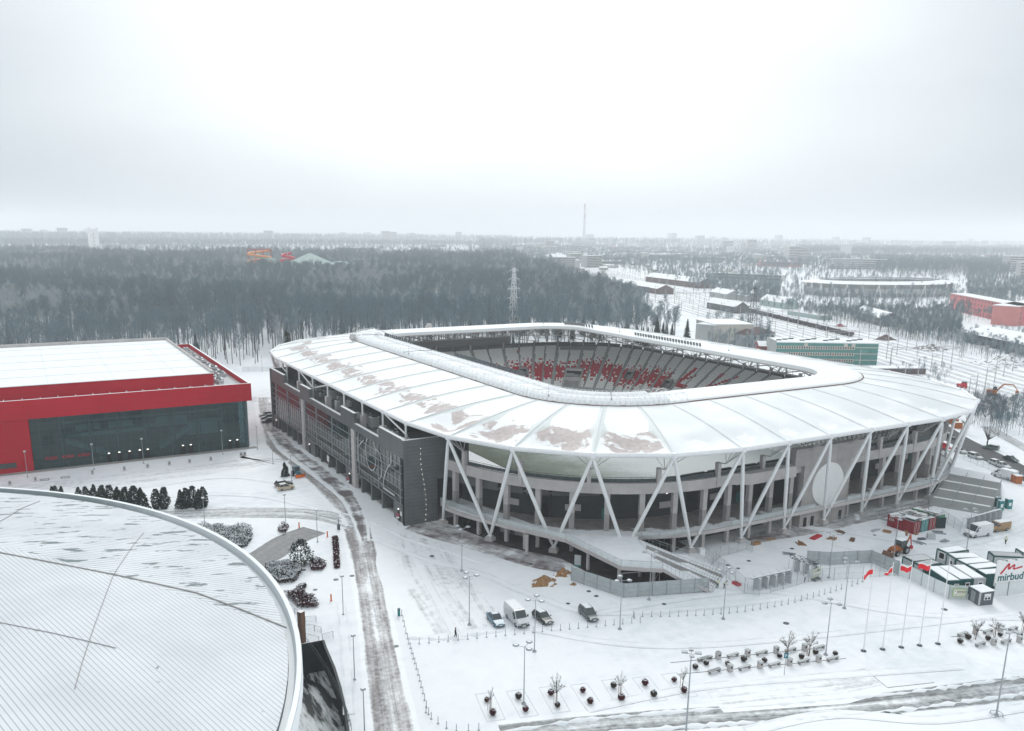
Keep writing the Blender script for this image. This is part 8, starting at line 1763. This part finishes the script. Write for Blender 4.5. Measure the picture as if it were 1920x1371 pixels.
belt(75, pxbox(1822, 1935, 762, 800), (0, 1, 3, 4), .2, .34); belt(26, pxbox(1850, 1935, 800, 822), (0, 1, 3), .2, .3); belt(40, pxbox(1660, 1780, 690, 735), (0, 3), .15, .28)
front = [q for q in pts if q[1] < 700]; front.sort(key=lambda q: q[1] * .88 + q[0] * .5 if q[1] > 300 else 9e9)
front = [q for q in front if inpoly(q[0], q[1], WOOD)][:290]; fs = set(map(id, front)); rest = [q for q in pts if id(q) not in fs]
TL = ['bare dark tree of the wood with a broad brushy crown', 'tall bare dark tree of the wood', 'bare greyish tree of the wood with a narrow crown', 'wide-crowned bare tree of the wood', 'bare tree of the wood with a long clean trunk', 'very tall bare tree of the wood', 'pale-stemmed birch in the wood', 'dark green conifer among the bare trees']
for (x, y, k, s) in front:
    root = bpy.data.objects.new('forest_tree' if k < 6 else ('birch_tree' if k == 6 else 'conifer_tree'), None); COL.objects.link(root); root.location = (x, y, 0); root.scale = (s, s, s); root.rotation_euler = (0, 0, random.uniform(0, 6.28))
    for nm3, me_ in (('trunk', WT[k][0]), ('crown', WT[k][1])): o = bpy.data.objects.new(nm3, me_); COL.objects.link(o); o.parent = root
    tag(root, TL[k], 'tree', 'trees along the near edge of the wood')
me = bpy.data.meshes.new('wood'); me.from_pydata([(q[0], q[1], 0) for q in rest], [], [])
for nm3, ty, vals in (('kd', 'INT', [q[2] for q in rest]), ('sc', 'FLOAT', [q[3] for q in rest]), ('rt', 'FLOAT', [random.uniform(0, 6.28) for _ in rest])):
    at_ = me.attributes.new(nm3, ty, 'POINT'); at_.data.foreach_set('value', vals)
wo = bpy.data.objects.new('wood', me); COL.objects.link(wo); wo['kind'] = 'stuff'
ng = bpy.data.node_groups.new('scatter', 'GeometryNodeTree'); ng.interface.new_socket('Geometry', in_out='INPUT', socket_type='NodeSocketGeometry'); ng.interface.new_socket('Geometry', in_out='OUTPUT', socket_type='NodeSocketGeometry')
n_ = ng.nodes; gi = n_.new('NodeGroupInput'); go_ = n_.new('NodeGroupOutput'); ip = n_.new('GeometryNodeInstanceOnPoints'); ci = n_.new('GeometryNodeCollectionInfo'); ci.inputs['Collection'].default_value = kinds_; ci.inputs['Separate Children'].default_value = True; ci.inputs['Reset Children'].default_value = True
def na(nm3, ty): q = n_.new('GeometryNodeInputNamedAttribute'); q.data_type = ty; q.inputs['Name'].default_value = nm3; return q.outputs['Attribute']
cx_ = n_.new('ShaderNodeCombineXYZ'); ng.links.new(na('rt', 'FLOAT'), cx_.inputs[2]); ip.inputs['Pick Instance'].default_value = True
ng.links.new(gi.outputs[0], ip.inputs['Points']); ng.links.new(ci.outputs[0], ip.inputs['Instance']); ng.links.new(na('kd', 'INT'), ip.inputs['Instance Index']); ng.links.new(cx_.outputs[0], ip.inputs['Rotation']); ng.links.new(na('sc', 'FLOAT'), ip.inputs['Scale']); ng.links.new(ip.outputs[0], go_.inputs[0])
wo.modifiers.new('scatter', 'NODES').node_group = ng
# single trees right of the stadium
ST = [((1850, 838), 11, 4, 'tall dark bare tree beside the street behind the stadium corner'), ((1812, 812), 10, 3, 'dark bare tree beside the street close to the strut'), ((1335, 655), 14, 5, 'wide bare tree in front of the pale block by the forest edge'), ((1455, 575), 13, 6, 'spreading bare tree before the speedway stadium')]
for k, (p, h, cr, l_) in enumerate(ST):
    o = baretree(h * .85, cr * .8, 50 + k, nl=12, tw=300, mt='wood_bark', base=.22, trunk=.24, pole=False, name='bare_tree', rough=.8); o.location = gx(*p); tag(o, l_, 'tree')
for k in range(9):
    o = baretree(7.5 + (k % 3), 4.6, 70 + k, nl=14, tw=520, mt='wood_bark', base=.08, trunk=.1, pole=False, name='thicket', rough=.8); o.location = gx(1828 + (k % 5) * 13 + k, 762 + (k // 3) * 12 + (k % 2) * 5); tag(o, 'dense bare thicket bush between the street and the railway, clump %s' % ordw(k + 1), 'bush', 'thicket bushes by the railway')
# ================================================================== HAZE
hb_ = MB(); x0, x1, y0, y1, z0, z1 = -15000, 15000, -3000, 21000, -7.0, 215.0
Pv = [(x0, y0, z0), (x1, y0, z0), (x1, y1, z0), (x0, y1, z0), (x0, y0, z1), (x1, y0, z1), (x1, y1, z1), (x0, y1, z1)]
for q in ((3, 2, 1, 0), (4, 5, 6, 7), (0, 1, 5, 4), (1, 2, 6, 5), (2, 3, 7, 6), (3, 0, 4, 7)): hb_.face([Pv[i] for i in q])
mh = bpy.data.materials.new('haze'); mh.use_nodes = True; t = mh.node_tree; t.nodes.clear(); o_ = t.nodes.new('ShaderNodeOutputMaterial'); pv = t.nodes.new('ShaderNodeVolumePrincipled')
pv.inputs['Color'].default_value = (.95, .98, .995, 1); pv.inputs['Density'].default_value = HAZE; pv.inputs['Anisotropy'].default_value = 0.0
t.links.new(pv.outputs[0], o_.inputs['Volume'])
ho = hb_.build('haze', mh); ho['kind'] = 'stuff'
